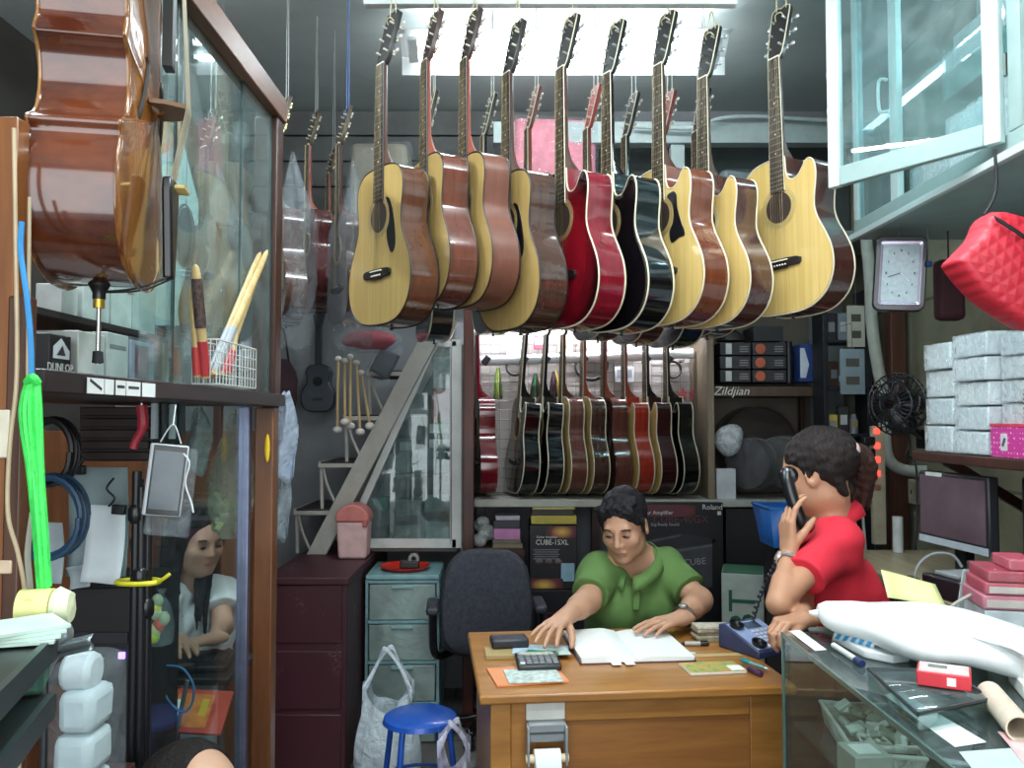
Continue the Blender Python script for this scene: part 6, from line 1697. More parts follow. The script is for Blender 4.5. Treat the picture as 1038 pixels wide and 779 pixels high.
paper('large grey white sheet pinned in the booth under the slatted cabinet', 66, 474, 130, 585, 2.02, '8fa0a4', 0, -0.3, -0.3)
paper('bright white bundle of sheets hanging from a black clip', 86, 513, 128, 592, 1.94, 'dbe6ea', 4, 0.35, 0.1)
paper('white sheet at the lower left behind the cable coil', 38, 530, 64, 592, 1.99, 'aebcc2', 0)
paper('grey form at the lower edge of the pinned papers', 66, 574, 88, 597, 1.96, '9aa6aa', -10)
coil('cable_coil', 'coil of blue cable hanging in the booth behind the green rope', 'cable', 55, 523, 1.86, 0.075, 0.006, '2b4a68', 6, None, 1.15)
coil('cable_coil', 'dark cable coil hanging above the blue one in the booth', 'cable', 56, 458, 1.9, 0.055, 0.006, '1d1c20', 6, None, 1.3)
p = at(143, 432, 1.85)
t = thing('red_tool', 'red handled tool hanging in the booth beside the string packets', 'tool', p)
MB().tube(catmull([(0, 0, 0.045), (0.004, 0, 0.0), (-0.012, 0, -0.035), (-0.016, 0, -0.05)], 5), [0.012] * 6 + [0.009] * 10, 8).build('handle', mat('b02a3c', 0.4), t)
MB().tube([(0, 0, 0.045), (0, 0, 0.05)], 0.003, 6).build('hook', M_STEEL, t)
# hanging string packets on chrome hooks
for k, (u, v0, v1, c) in enumerate(((157, 404, 446, 'b9c0c8'), (166, 404, 444, '22242c'), (175, 405, 446, 'd4dde2'), (184, 404, 442, '3c4048'))):
 b, w, h = span(u - 4, v0, u + 4, v1, 1.98 + 0.015 * k)
 t = thing('string_packet', ['silver packet nearest the slatted cabinet on the hooks', 'black packet on the second hook', 'white packet on the third hook', 'dark grey packet on the fourth hook'][k], 'packet', b, group='string packets on chrome hooks under the show case shelf')
 MB().box((0, 0, h * 0.45), (w, 0.006, h * 0.86)).build('packet_card', mat(c, 0.35), t, bevel=0.001)
 MB().cyl((0, 0.0, h * 0.8), (0, 0.0, 1.5 - b.z), 0.002, 6).build('hook', M_CHROME, t)
# tablet in clear bag
TD = 1.72
p = at(168, 487, TD)
t = thing('tablet', 'white edged tablet computer hanging in a clear bag in the booth', 'tablet', p, (R(0), R(6), R(18)))
b, w, h = span(148, 450, 186, 526, TD)
MB().box((0, 0, 0), (w * 1.0, 0.012, h * 0.96)).build('shell', mat('b9bec4', 0.4), t, bevel=0.004)
MB().box((w * 0.03, -0.0062, 0), (w * 0.86, 0.002, h * 0.92)).build('bezel', mat('15171a', 0.2), t, bevel=0.001)
MB().box((w * 0.03, -0.0075, 0), (w * 0.76, 0.001, h * 0.78)).build('screen', mat('565e66', 0.15), t)
for z in (0.055, 0.02, -0.03): MB().box((-w * 0.5, 0, z), (0.003, 0.006, 0.014)).build('button', M_BLACKPL, t, bevel=0.001)
MB().box((0.014, 0.024, -0.025), (w * 1.15, 0.014, h * 1.2)).build('clear_bag', M_PLASTIC_BAG, t, bevel=0.006, jitter=(0.006, 30))
MB().tube(catmull([(-0.02, 0.008, h * 0.5), (0, 0.01, h * 0.75), (0.02, 0.008, h * 0.5)], 5), 0.0015, 5).build('hanging_loop', mat('c9ccd0', 0.5), t)
MB().cyl((0, 0.01, h * 0.74), (0, 0.01, 1.5 - p.z), 0.0015, 5).build('hook', M_STEEL, t)
cable('charging_cord', 'thin white charging cable beside the tablet', 'cable', [(186, 460), (192, 470), (188, 490), (194, 510), (196, 520)], 0.0018, 'd4d8dc', TD)
# folded black stands bound with yellow tape
t = thing('stand_bundle', 'folded black microphone stands tied with yellow tape', 'stand', (at(140, 600, 1.8).x, 1.8, 0.0), group=None)
for i, (u0, u1) in enumerate(((134, 139), (139, 141), (145, 144), (150, 150))):
 a_, b_ = at(u0, 760, 1.79 + 0.012 * (i % 2)), at(u1, 478 + 8 * i, 1.79 + 0.012 * (i % 2))
 MB().cyl(V((a_.x - t.location.x, a_.y - 1.8, 0.01)), V((b_.x - t.location.x, b_.y - 1.8, b_.z)), 0.010, 10).build('tube', mat('14151a', 0.35), t)
 MB().lathe([(0.012, -0.02), (0.017, -0.012), (0.017, 0.012), (0.012, 0.02)], 10, Matrix.Translation((b_.x - t.location.x, b_.y - 1.8, b_.z - 0.09 - 0.05 * i))).build('clamp_knob', M_BLACKPL, t)
zt_ = at(140, 590, 1.8).z
MB().tube([(0.045 * cos(2 * pi * i / 20), 0.026 * sin(2 * pi * i / 20), zt_) for i in range(20)], 0.0055, 6, closed=True).build('yellow_tie', mat('d6d030', 0.5), t)
MB().tube(catmull([(0.045, -0.01, zt_), (0.065, -0.02, zt_ + 0.012), (0.075, -0.02, zt_ + 0.02)], 4), 0.004, 6).build('tie_end', mat('d6d030', 0.5), t)
# plastic bag with pale foam pieces hanging
HB = 2.58
pb_ = at(231, 513, HB)
t = thing('foam_bag', 'clear plastic bag of pale green foam pieces hanging by the steel strip', 'bag', pb_)
random.seed(21)
for i in range(16):
 x, z = random.uniform(-0.045, 0.05), random.uniform(-0.07, 0.03)
 MB().box((x, random.uniform(-0.03, 0.03), z), (0.036, 0.02, 0.024), (random.random() * 3, random.random() * 3, random.random() * 3)).build('foam_piece', mat('c6d2a0' if i % 3 else 'dfe6d0', 0.8), t, bevel=0.005)
m = MB(); n = 24; vs = []
for i in range(15):
 f = i / 14; z = -0.10 + 0.38 * f; r = (0.060 + 0.008 * sin(pi * f)) * (0.35 + 0.65 * min(1, f * 5)) * (1 - 0.72 * max(0, f - 0.55) / 0.45)
 for j in range(n):
  a = 2 * pi * j / n; rr = r * (1 + 0.08 * sin(5 * a + 4 * f) + 0.05 * sin(9 * a)); vs.append((rr * cos(a) + 0.02 * f, 0.6 * rr * sin(a), z))
m.add(vs, [(i * n + j, i * n + (j + 1) % n, (i + 1) * n + (j + 1) % n, (i + 1) * n + j) for i in range(14) for j in range(n)]).build('sack', film('foam_sack', 'cfd8c8', 0.34, 0.15, 24), t, smooth=180)
MB().cyl((0.02, 0, 0.27), (0.02, 0, 1.5 - pb_.z), 0.002, 5).build('hook', M_STEEL, t)
# milky plastic strip behind the bag and bags on the far side of the post
for lab, u0, v0, u1, v1, d, c in (('milky plastic bag hanging in the booth beside the tablet', 190, 417, 210, 480, 2.32, 'c4d0d4'), ('crumpled clear bag hanging on the far side of the wooden post', 280, 400, 298, 488, 2.62, 'b4c4d8'), ('small clear bag tail hanging below the crumpled one', 279, 470, 292, 548, 2.66, '9aa8b0')):
 b, w, h = span(u0, v0, u1, v1, d)
 t = thing('hanging_clear_bag', lab, 'bag', b, group='empty plastic bags by the show case')
 MB().grid(lambda a, q: (w * (a - 0.5) * (0.5 + 0.9 * sin(pi * min(0.75, q))), 0.02 * sin(6 * a + 4 * q), h * (1 - q) + 0.012 * sin(8 * a)), 10, 12).build('sheet', film('tail_' + c, c, 0.5, 0.2, 26), t, solid=0.0012)
 MB().cyl((0, 0, h - 0.012), (0, 0, 1.505 - b.z), 0.0015, 5).build('hook', M_STEEL, t)
p = at(267, 455, 2.45)
solo('yellow_tag', 'yellow oval tag hanging on the wooden corner post', 'tag', MB().ell((0, 0, 0), (0.008, 0.003, 0.042), 12, 10), mat('e0b820', 0.4), (p.x, PY - 0.032, p.z))

# clerk's table with laptop
TZ = 0.70
tp = on(190, 672, TZ)
TBX0, TBX1, TBY0, TBY1 = -1.55, -0.84, 2.52, 2.80
t = thing('clerk_table', 'small dark table in the booth carrying the laptop', 'table', ((TBX0 + TBX1) / 2, (TBY0 + TBY1) / 2, 0))
lx_, ly_ = (TBX1 - TBX0) / 2, (TBY1 - TBY0) / 2
MB().lohi((-lx_, -ly_, TZ - 0.02), (lx_, ly_, TZ)).build('tabletop', mat('26262b', 0.4), t, bevel=0.003)
for sx in (-1, 1):
 for sy in (-1, 1): MB().tube([(sx * (lx_ - 0.03), sy * (ly_ - 0.03), TZ - 0.02), (sx * (lx_ - 0.03), sy * (ly_ - 0.03), 0)], 0.012, 8).build('leg', mat('70757a', 0.4, 0.5), t)
lp = on(196, 665, TZ)
t = thing('laptop', 'open black laptop on the clerk\'s table', 'laptop', (lp.x + 0.02, 2.66, TZ + 0.001), R(8))
MB().box((0, 0, 0.009), (0.27, 0.19, 0.018)).build('base_shell', mat('1d1e22', 0.4), t, bevel=0.004)
m = MB()
for r_ in range(5):
 for c_ in range(12): m.box((-0.11 + c_ * 0.02, -0.03 + r_ * 0.02, 0.0195), (0.016, 0.016, 0.003))
m.build('key', mat('33353a', 0.5), t)
MB().box((0, -0.07, 0.0185), (0.07, 0.035, 0.001)).build('touchpad', mat('4a4c50', 0.3), t)
MB().box((-0.17, 0, 0.10), (0.010, 0.19, 0.19), (0, R(-16), 0)).build('lid', mat('1a1b1f', 0.4), t, bevel=0.004)
# white box and things below the laptop
b, w, h = span(185, 668, 226, 705, 2.62)
t = thing('white_carton', 'white carton under the laptop beside the clerk', 'carton', (b.x, 2.66, 0.0))
MB().box((0, -0.04, 0.33), (w * 0.95, 0.05, 0.66)).build('carton', mat('bcd0d6', 0.6), t, bevel=0.004)
cable('blue_cable', 'blue cable loop hanging under the laptop', 'cable', [(168, 675), (185, 678), (196, 695), (194, 715), (184, 722), (172, 712), (165, 700)], 0.0032, '3a6a96', 2.22, k=6)
# folder on red cloth
t = thing('red_cloth', 'red patterned cloth heap below the orange folder in the booth', 'cloth', (-0.955, 2.45, 0.0))
bb = Blob(); p = V((-0.955, 2.45, 0))
random.seed(5)
for i in range(14):
 bb.ell((p.x + random.uniform(-0.05, 0.05), 2.43 + random.uniform(-0.04, 0.04), 0.26 + random.uniform(0, 0.24)), (0.05, 0.05, 0.035), k=0.03)
bb.ell((p.x, 2.43, 0.18), (0.08, 0.07, 0.18), k=0.05)
bb.build('fabric', mat('b04a50', 0.8, var=0.5, nscale=120), t, res=0.008)
b, w, h = span(163, 706, 236, 738, 2.40)
t = thing('orange_folder', 'red and orange folder lying on the red cloth in the booth', 'folder', (b.x - 0.012, 2.40, b.z + 0.045), (R(42), R(4), R(2)))
MB().box((0, 0, 0), (w * 0.97, 0.13, 0.012)).build('cover', mat('c0483c', 0.45), t, bevel=0.002)
MB().box((-0.0, -0.0, 0.0065), (w * 0.5, 0.10, 0.001)).build('orange_print', mat('d07a3c', 0.5, var=0.25, nscale=40), t)
MB().box((-0.045, 0.0, 0.0072), (0.03, 0.06, 0.001)).build('white_print', M_PAPER, t)
MB().box((0.03, 0.01, 0.0072), (0.02, 0.05, 0.001)).build('yellow_print', mat('d9b23c', 0.5), t)
a_, b_ = at(172, 775, 2.30), at(190, 690, 2.30)
t = thing('metal_stand', 'thin grey metal stand leg leaning in front of the orange folder', 'stand', (a_.x, a_.y, a_.z))
lo_ = (a_ - b_).normalized() * (a_.z / max(1e-3, (b_ - a_).normalized().z))
MB().cyl(lo_, b_ - a_, 0.006, 8).build('tube', mat('7d848c', 0.35, 0.5), t)
MB().ell(lo_ * 0.99, (0.01, 0.01, 0.008), 8, 6).build('foot', M_BLACKPL, t)
# little bag with yellow and green things
b, w, h = span(153, 600, 182, 656, 2.05)
t = thing('sweet_bag', 'small clear bag with yellow green things hanging on the black stands', 'bag', (b.x - 0.01, 2.05, b.z))
random.seed(31)
for i, c in enumerate(('b8d030', 'c9d090', 'd84a30', 'a8b890', 'c4cca0', 'd8e040', '9aa888')):
 MB().ell((random.uniform(-0.018, 0.018), 0, 0.025 + 0.014 * i), (0.015, 0.012, 0.018), 10, 8).build('sweet', mat(c, 0.5), t)
MB().lathe([(0.001, 0), (0.03, 0.008), (0.034, 0.05), (0.022, 0.1), (0.005, 0.125), (0.012, 0.14)], 16, cap=False).build('sack', M_PLASTIC_BAG, t, jitter=(0.004, 40))
# dark chest with purple light
b, w, h = span(66, 598, 132, 646, 2.0)
t = thing('dark_amplifier', 'black amplifier box with a violet light in the booth', 'amplifier', (b.x, 2.16, 0.0))
zt_ = b.z + h
MB().box((0, 0, zt_ / 2), (w, 0.28, zt_)).build('carcass', mat('131216', 0.5), t, bevel=0.004)
q = at(120, 667, 2.0)
MB().box((q.x - b.x, -0.143, q.z), (0.016, 0.006, 0.016)).build('pilot_light', emit('violet', '8a6cff', 6), t, bevel=0.002)
MB().lohi((-w / 2 + 0.01, -0.148, q.z + 0.03), (w / 2 - 0.01, -0.14, q.z + 0.055)).build('handle_bar', mat('26262c', 0.4), t)
for i in range(2): MB().lohi((-w / 2 + 0.015, -0.145, 0.06 + 0.25 * i), (w / 2 - 0.015, -0.14, 0.29 + 0.25 * i)).build('panel_board', wood('24130f', '3a1f18', 3), t)
# ------------------------------------------------------------------ upper glass cabinet on the right
RX = 1.30
cb0 = atx(868, 240, RX); cb1 = atx(1038, 142, RX)
CZ = (cb0.z + cb1.z) / 2
YF = cb0.y + 0.02          # far end
YN = 1.55                  # near end, out of the frame
PAINT = mat('93aaa8', 0.45, var=0.08, nscale=9)
PAINT_L = mat('c6d8d6', 0.4, var=0.06, nscale=9)
cab = thing('glass_cabinet', 'grey green painted overhead cabinet with glass doors at the right', 'cabinet', (RX, YF, CZ))
def cl(x, y, z): return (x - RX, y - YF, z - CZ)
MB().lohi(cl(RX - 0.02, YN, CZ - 0.018), cl(1.835, YF, CZ)).build('bottom_board', PAINT, cab, bevel=0.003)
MB().lohi(cl(RX - 0.03, YN, CZ - 0.03), cl(RX - 0.01, YF, CZ - 0.008)).build('bottom_lip', PAINT_L, cab, bevel=0.003)
MB().lohi(cl(RX, YN, CZ), cl(RX + 0.025, YF, CZ + 0.05)).build('bottom_rail', PAINT, cab, bevel=0.003)
TOPZ = 3.18
MB().lohi(cl(RX, YF - 0.03, CZ + 0.051), cl(RX + 0.03, YF, TOPZ)).build('far_stile', PAINT_L, cab, bevel=0.003)
MB().lohi(cl(1.80, YF - 0.03, CZ), cl(1.83, YF, TOPZ)).build('far_stile', PAINT, cab, bevel=0.003)
MB().lohi(cl(RX + 0.03, YF - 0.012, CZ + 0.03), cl(1.80, YF - 0.008, TOPZ)).build('end_glass', M_GLASS, cab)
HY = 2.17      # hinge of the open door
MB().lohi(cl(RX, HY - 0.06, CZ + 0.051), cl(RX + 0.03, HY - 0.005, TOPZ)).build('middle_stile', PAINT, cab, bevel=0.003)
MB().lohi(cl(1.825, YN, CZ), cl(1.832, YF, TOPZ)).build('rear_panel', mat('c9dada', 0.6), cab)
zsh = atx(905, 122, RX + 0.06).z
MB().lohi(cl(RX + 0.04, YN, zsh - 0.004), cl(1.82, YF - 0.04, zsh + 0.004)).build('glass_shelf', glass('shelf', tint=(0.7, 0.88, 0.86), refl=0.06, dirt=0.12), cab)
# sliding leaf with pale stile and handle
s0 = atx(906, 100, RX + 0.012)
leaf = MB().lohi(cl(RX + 0.004, s0.y - 0.035, CZ + 0.05), cl(RX + 0.026, s0.y + 0.022, TOPZ)).build('inner_stile', PAINT_L, cab, bevel=0.003)
MB().lohi(cl(RX + 0.012, s0.y + 0.022, CZ + 0.05), cl(RX + 0.016, YF - 0.03, TOPZ)).build('glass_pane', glass('teal', tint=(0.72, 0.86, 0.88), refl=0.07, dirt=0.14), cab)
hz = atx(895, 100, RX).z
MB().tube(catmull([cl(RX + 0.004, s0.y + 0.03, hz - 0.055), cl(RX - 0.025, s0.y + 0.03, hz - 0.05), cl(RX - 0.025, s0.y + 0.03, hz + 0.05), cl(RX + 0.004, s0.y + 0.03, hz + 0.055)], 4), 0.006, 8).build('handle', mat('dfe9e8', 0.3), cab)
# open door leaf
e0 = V((RX - 0.012, HY, 0)); e1 = at(842, 190, 2.62); e1.z = 0
DZ0 = at(842, 192, e1.y).z
dv = (e1 - e0); L = dv.length; yaw = atan2(dv.y, dv.x)
door = bpy.data.objects.new('door_leaf', None); COL.objects.link(door); door.parent = cab
door.location = (e0.x - RX, e0.y - YF, DZ0 - CZ); door.rotation_euler = (0, 0, yaw)
HT = TOPZ - DZ0 - 0.01
for a_, b_, nm_ in (((0, -0.013, 0), (0.045, 0.013, HT), 'hinge_stile'), ((L - 0.04, -0.013, 0), (L, 0.013, HT), 'free_stile'), ((0.045, -0.013, 0), (L - 0.04, 0.013, 0.06), 'lower_rail'), ((0.045, -0.013, HT - 0.06), (L - 0.04, 0.013, HT), 'upper_rail')):
 MB().lohi(a_, b_).build(nm_, PAINT_L if 'stile' in nm_ else PAINT, door, bevel=0.003)
MB().lohi((0.045, -0.002, 0.06), (L - 0.04, 0.002, HT - 0.06)).build('glass_pane', glass('door', tint=(0.80, 0.92, 0.93), refl=0.05, dirt=0.07), door)
for v in (76, 112, 124):
 z = at(842, v, e1.y).z - DZ0
 MB().box((L + 0.004, -0.012, z), (0.02, 0.02, 0.022)).build('catch', mat('5a6260', 0.4, 0.6), door, bevel=0.004)
for z in (0.18, 0.7): MB().cyl((0.0, -0.016, z), (0.0, -0.016, z + 0.06), 0.007, 8).build('hinge', mat('6d7674', 0.4, 0.6), door)
# lamp inside
lp = V((RX + 0.26, 1.98, 3.05))
t = thing('cabinet_light', 'white tube light glaring inside the overhead cabinet', 'light', (1.70, 2.60, 2.86))
MB().box((0, 0, 0.03), (0.07, 1.02, 0.045)).build('housing', mat('eef4f4', 0.5), t, bevel=0.003)
MB().cyl((0, -0.5, -0.008), (0, 0.5, -0.008), 0.015, 12).build('tube', emit('cab_tube', 'd8f6ff', 75), t)
for y in (-0.4, 0.4): MB().cyl((0, y, 0.05), (0, y, CEIL - 2.862), 0.005, 6).build('arm', M_STEEL, t)
# white wrapped stock in the cabinet
def pack(lab, X, y0, y1, z0, z1, c, dep=0.3, group='white wrapped packs in the overhead cabinet', name='wrapped_pack', n=1):
 t = thing(name, lab, 'pack', (X + dep / 2, (y0 + y1) / 2, z0), group=group)
 w, h = y1 - y0, z1 - z0
 MB().box((0, 0, h / 2), (dep - 0.012, w - 0.012, h - 0.006)).build('contents', mat(c, 0.6, var=0.08), t, bevel=0.006)
 MB().box((0, 0, h / 2), (dep, w, h)).build('plastic_wrap', film('pack', 'e4eef2', 0.35, 0.12, 45), t, bevel=0.004, jitter=(0.003, 22))
 return t
pack('low white wrapped pack at the far end of the overhead cabinet', RX + 0.07, 2.62, 2.86, CZ + 0.006, CZ + 0.16, 'd4e0e0')
pack('white wrapped pack second from the far end in the overhead cabinet', RX + 0.06, 2.36, 2.60, CZ + 0.006, CZ + 0.24, 'dde6e6')
pack('tall white wrapped pack behind the open cabinet door', RX + 0.06, 2.06, 2.34, CZ + 0.006, CZ + 0.30, 'e2eaea')
pack('white wrapped pack at the near end of the overhead cabinet', RX + 0.06, 1.72, 2.04, CZ + 0.006, CZ + 0.28, 'd8e2e2')
for k, (y0, y1, hh) in enumerate(((2.5, 2.8, 0.16), (2.16, 2.46, 0.22), (1.8, 2.12, 0.2))):
 pack(['low', 'tall', 'near'][k] + ' pale carton above the glass shelf of the overhead cabinet', RX + 0.16, y0, y1, zsh + 0.006, zsh + hh, 'c4d4d6', 0.26)

# dark slatted back under the cabinet
m = MB()
y = 2.0
struct('trim_9', MB().lohi((1.80, 1.2, 1.93), (1.838, 3.0, CZ - 0.02)), wood('2a1a14', '3c281f', 3, (9, 14, 0.5)), bevel=0.002)

# ------------------------------------------------------------------ wall clock
ck = at(912, 278, 2.95)
t = thing('wall_clock', 'dark framed upright rectangular clock hanging below the overhead cabinet', 'clock', ck, (0, 0, R(-20)))
b, w, h = span(889, 238, 936, 316, 2.95)
w = w * 1.0; h *= 0.97
def rrect(w, h, r, k=5):
 o = []
 for cx_, cz_, a0 in ((w / 2 - r, h / 2 - r, 0), (-w / 2 + r, h / 2 - r, 90), (-w / 2 + r, -h / 2 + r, 180), (w / 2 - r, -h / 2 + r, 270)):
  for i in range(k + 1): a = R(a0 + 90 * i / k); o.append((cx_ + r * cos(a), cz_ + r * sin(a)))
 return o
MR = Matrix.Rotation(R(4), 4, 'Y')
MB().prism(rrect(w, h, 0.028), -0.018, 0.018).build('case', mat('18151c', 0.3, coat=0.5), t, bevel=0.004, rot=(0, R(4), 0))
ro = rrect(w * 0.80, h * 0.84, 0.008); ri = rrect(w * 0.70, h * 0.77, 0.006)
m = MB(); k = len(ro)
m.add([(x, -0.020, z) for x, z in ro] + [(x, -0.020, z) for x, z in ri] + [(x, -0.026, z) for x, z in ro] + [(x, -0.024, z) for x, z in ri],
   [(2 * k + i, 2 * k + (i + 1) % k, 3 * k + (i + 1) % k, 3 * k + i) for i in range(k)] + [(i, (i + 1) % k, 2 * k + (i + 1) % k, 2 * k + i) for i in range(k)] + [(k + i, 3 * k + i, 3 * k + (i + 1) % k, k + (i + 1) % k) for i in range(k)])
m.build('bezel', mat('a9a4b8', 0.2, 0.7), t, rot=(0, R(4), 0))
MB().prism(ri, -0.021, -0.017).build('dial', mat('a9bcc4', 0.25, var=0.12, nscale=60, coat=0.5), t, rot=(0, R(4), 0))
m = MB()
for i in range(12):
 a = 2 * pi * i / 12
 m.box((w * 0.27 * sin(a), -0.022, h * 0.30 * cos(a)), (0.004 if i % 3 else 0.006, 0.001, 0.008))
m.build('dial_marking', mat('5a6a74', 0.5), t, rot=(0, R(4), 0))
MB().beam((0, -0.024, 0), (0.026, -0.024, -0.032), 0.004, 0.0015, up=(0, 1, 0)).build('hour_hand', mat('e6eaec', 0.3), t)
MB().beam((0, -0.0245, 0), (-0.040, -0.0245, -0.012), 0.0025, 0.0015, up=(0, 1, 0)).build('minute_hand', mat('3a4450', 0.3), t)
MB().cyl((0, 0.018, 0.02), (0.0, 0.03, h / 2 + 0.06), 0.002, 6).build('hanging_string', mat('6b6f70', 0.8), t)
MB().cyl((0, 0.03, h / 2 + 0.058), (0.0, 0.03, CZ - 0.02 - ck.z), 0.002, 6).build('hanging_string', mat('6b6f70', 0.8), t)

# ------------------------------------------------------------------ red quilted bag hanging at the right edge
bg = at(1003, 275, 2.05)
t = thing('red_quilted_bag', 'red quilted bag with a black strap hanging under the overhead cabinet', 'bag', bg)
def bl(u, v, d=2.05): p = at(u, v, d); return (p.x - bg.x, p.z - bg.z)
out_ = [bl(*q) for q in ((1000, 217), (1045, 232), (1062, 300), (1046, 336), (1010, 318), (985, 298), (962, 270), (964, 262), (985, 240))]
out_ = [(q.x, q.y) for q in catmull([(x, z, 0) for x, z in out_], 3, closed=True)]
m_, nt, bb_ = new_mat('quilted_red')
vec = coords(nt, (1, 1, 1), rot=(0, R(35), 0))
w1 = nt.nodes.new('ShaderNodeTexWave'); nt.links.new(vec, w1.inputs[0]); w1.inputs['Scale'].default_value = 11; w1.bands_direction = 'Z'
w2 = nt.nodes.new('ShaderNodeTexWave'); nt.links.new(vec, w2.inputs[0]); w2.inputs['Scale'].default_value = 11; w2.bands_direction = 'X'
mm_ = nt.nodes.new('ShaderNodeMath'); mm_.operation = 'MINIMUM'; nt.links.new(w1.outputs[1], mm_.inputs[0]); nt.links.new(w2.outputs[1], mm_.inputs[1])
bb_.inputs['Base Color'].default_value = rgb('c8283a'); bb_.inputs['Roughness'].default_value = 0.5
bump(nt, bb_, mm_.outputs[0], 0.35, 0.008)
n = len(out_); vs = []
lay_ = [(-0.055, 0.80), (-0.045, 0.93), (-0.025, 0.99), (0.0, 1.0), (0.025, 0.99), (0.045, 0.93), (0.055, 0.8)]
for y, s_ in lay_: vs += [(x * s_, y, z * s_) for x, z in out_]
MB().add(vs, [(i * n + j, i * n + (j + 1) % n, (i + 1) * n + (j + 1) % n, (i + 1) * n + j) for i in range(6) for j in range(n)] + [tuple(range(n)), tuple(range(6 * n, 7 * n))]).build('pouch', m_, t, smooth=60)
a_, b_ = bl(994, 228), bl(1037, 258)
MB().grid(lambda a, q: (a_[0] + (b_[0] - a_[0]) * a - 0.010 * q, -0.070 - 0.006 * sin(pi * a), a_[1] + (b_[1] - a_[1]) * a + 0.017 * (q - 0.5)), 8, 2).build('strap', mat('17171b', 0.6), t, solid=0.004)
a_ = bl(1036, 272)
MB().box((a_[0] + 0.01, -0.058, a_[1]), (0.045, 0.05, 0.13), (0, R(8), 0)).build('side_pocket', mat('14151c', 0.6), t, bevel=0.01)
a_ = bl(1010, 218)
MB().tube(catmull([(a_[0] - 0.03, 0, a_[1]), (a_[0], 0, a_[1] + 0.06), (a_[0], 0, CZ - 0.03 - bg.z)], 5), 0.004, 6).build('hanging_loop', mat('17171b', 0.6), t)

# ------------------------------------------------------------------ wall shelf with wrapped white packs
WX = 1.34
SZ = atx(985, 462, WX).z
Y0s, Y1s = 1.75, atx(936, 455, WX).y + 0.06
t = thing('side_shelf', 'dark brown shelf along the block wall carrying white wrapped packs', 'shelf', (WX, (Y0s + Y1s) / 2, SZ))
MB().lohi((-0.01, Y0s - t.location.y, -0.03), (0.495, Y1s - t.location.y, 0)).build('shelf_board', M_DKWOOD, t, bevel=0.003)
for y in (Y1s - 0.05,):
 MB().beam((0.08, y - t.location.y, -0.03), (0.49, y - t.location.y, -0.28), 0.025, 0.03).build('bracket', M_DKWOOD, t)
yA, yB, yC = atx(936, 400, WX).y, atx(964, 400, WX).y, atx(1000, 400, WX).y
WG2 = 'white wrapped packs on the side shelf'
def col_(y0, y1, top_v, us, rows, word, X=WX):
 ztop = atx(us, top_v, X).z
 hh = (ztop - SZ - 0.002) / rows
 for i in range(rows):
  nm_ = {0: 'lowest', rows - 1: 'topmost'}.get(i, ['', 'second lowest', 'third lowest', 'fourth lowest', 'fifth lowest'][i] if i < 5 else 'upper')
  pack(f'{nm_} white wrapped pack of the {word} stack on the side shelf', X + 0.004 * ((i * 7) % 3), y0 + 0.003, y1 - 0.003 - 0.004 * (i % 2), SZ + 0.001 + i * hh, SZ + 0.001 + (i + 1) * hh - 0.002, ['d0e2e6', 'c8dce2', 'd6e6e8'][i % 3], 0.30, WG2)
col_(yB + 0.002, yA, 347, 950, 4, 'far')
col_(yC + 0.002, yB - 0.002, 337, 982, 5, 'middle')
yD = 2.0
zt2 = atx(1020, 338, WX + 0.04).z; rows = 4; z0_ = SZ + 0.085
hh = (zt2 - z0_) / rows
for i in range(rows):
 pack(['lowest', 'second', 'third', 'topmost'][i] + ' white wrapped pack of the near stack above the pink box', WX + 0.04, yD + 0.01, yC - 0.006, z0_ + i * hh, z0_ + (i + 1) * hh - 0.002, ['b9cdd2', 'b4c8ce', 'bccfd4', 'b0c8d0'][i], 0.3, WG2)
# dark tray under the near stack, pink dotted box at its front
t = thing('grey_tray', 'dark grey tray under the near stack of wrapped packs', 'tray', (WX + 0.21, (yD + yC) / 2, SZ + 0.001))
MB().box((0, 0, 0.040), (0.26, yC - yD - 0.02, 0.080)).build('tray', mat('484a52', 0.5), t, bevel=0.003)
m_, nt, bb_ = new_mat('pink_dots')
vec = coords(nt, (1, 1, 1)); vo = nt.nodes.new('ShaderNodeTexVoronoi'); nt.links.new(vec, vo.inputs['Vector']); vo.inputs['Scale'].default_value = 75; vo.inputs['Randomness'].default_value = 0.15
nt.links.new(ramp(nt, vo.outputs['Distance'], [(0.28, rgb('eac4dc')), (0.36, rgb('b83488'))]), bb_.inputs['Base Color']); bb_.inputs['Roughness'].default_value = 0.4
pa_, pb_ = atx(1004, 450, WX + 0.0), atx(1042, 450, WX + 0.0)
zt_ = atx(1020, 433, WX).z
t = thing('pink_box', 'pink box with white dots at the front of the side shelf', 'box', (WX + 0.035, (pa_.y + pb_.y) / 2, SZ + 0.0005))
hb = zt_ - SZ
MB().box((0, 0, hb / 2), (0.07, pa_.y - pb_.y, hb)).build('carton', m_, t, bevel=0.002)
MB().box((-0.0355, 0.02, hb * 0.5), (0.001, 0.03, hb * 0.55)).build('picture', mat('c9c9d0', 0.5), t)
MB().box((-0.0362, 0.02, hb * 0.5), (0.0006, 0.010, hb * 0.3), (R(30), 0, 0)).build('picture_mark', mat('4a4a58', 0.5), t)
MB().box((0, 0, hb + 0.004), (0.072, pa_.y - pb_.y + 0.002, 0.008)).build('lid', mat('c03a50', 0.4), t)
t = thing('checked_box', 'black and white checked box standing on the pink box', 'box', (WX + 0.036, (pb_.y) + 0.02, SZ + hb + 0.0095))
m_, nt, bb_ = new_mat('checks'); ck_ = nt.nodes.new('ShaderNodeTexChecker'); nt.links.new(coords(nt), ck_.inputs[0]); ck_.inputs['Scale'].default_value = 160; ck_.inputs[1].default_value = rgb('b0b0a8'); ck_.inputs[2].default_value = rgb('2a2a30'); nt.links.new(ck_.outputs[0], bb_.inputs['Base Color'])
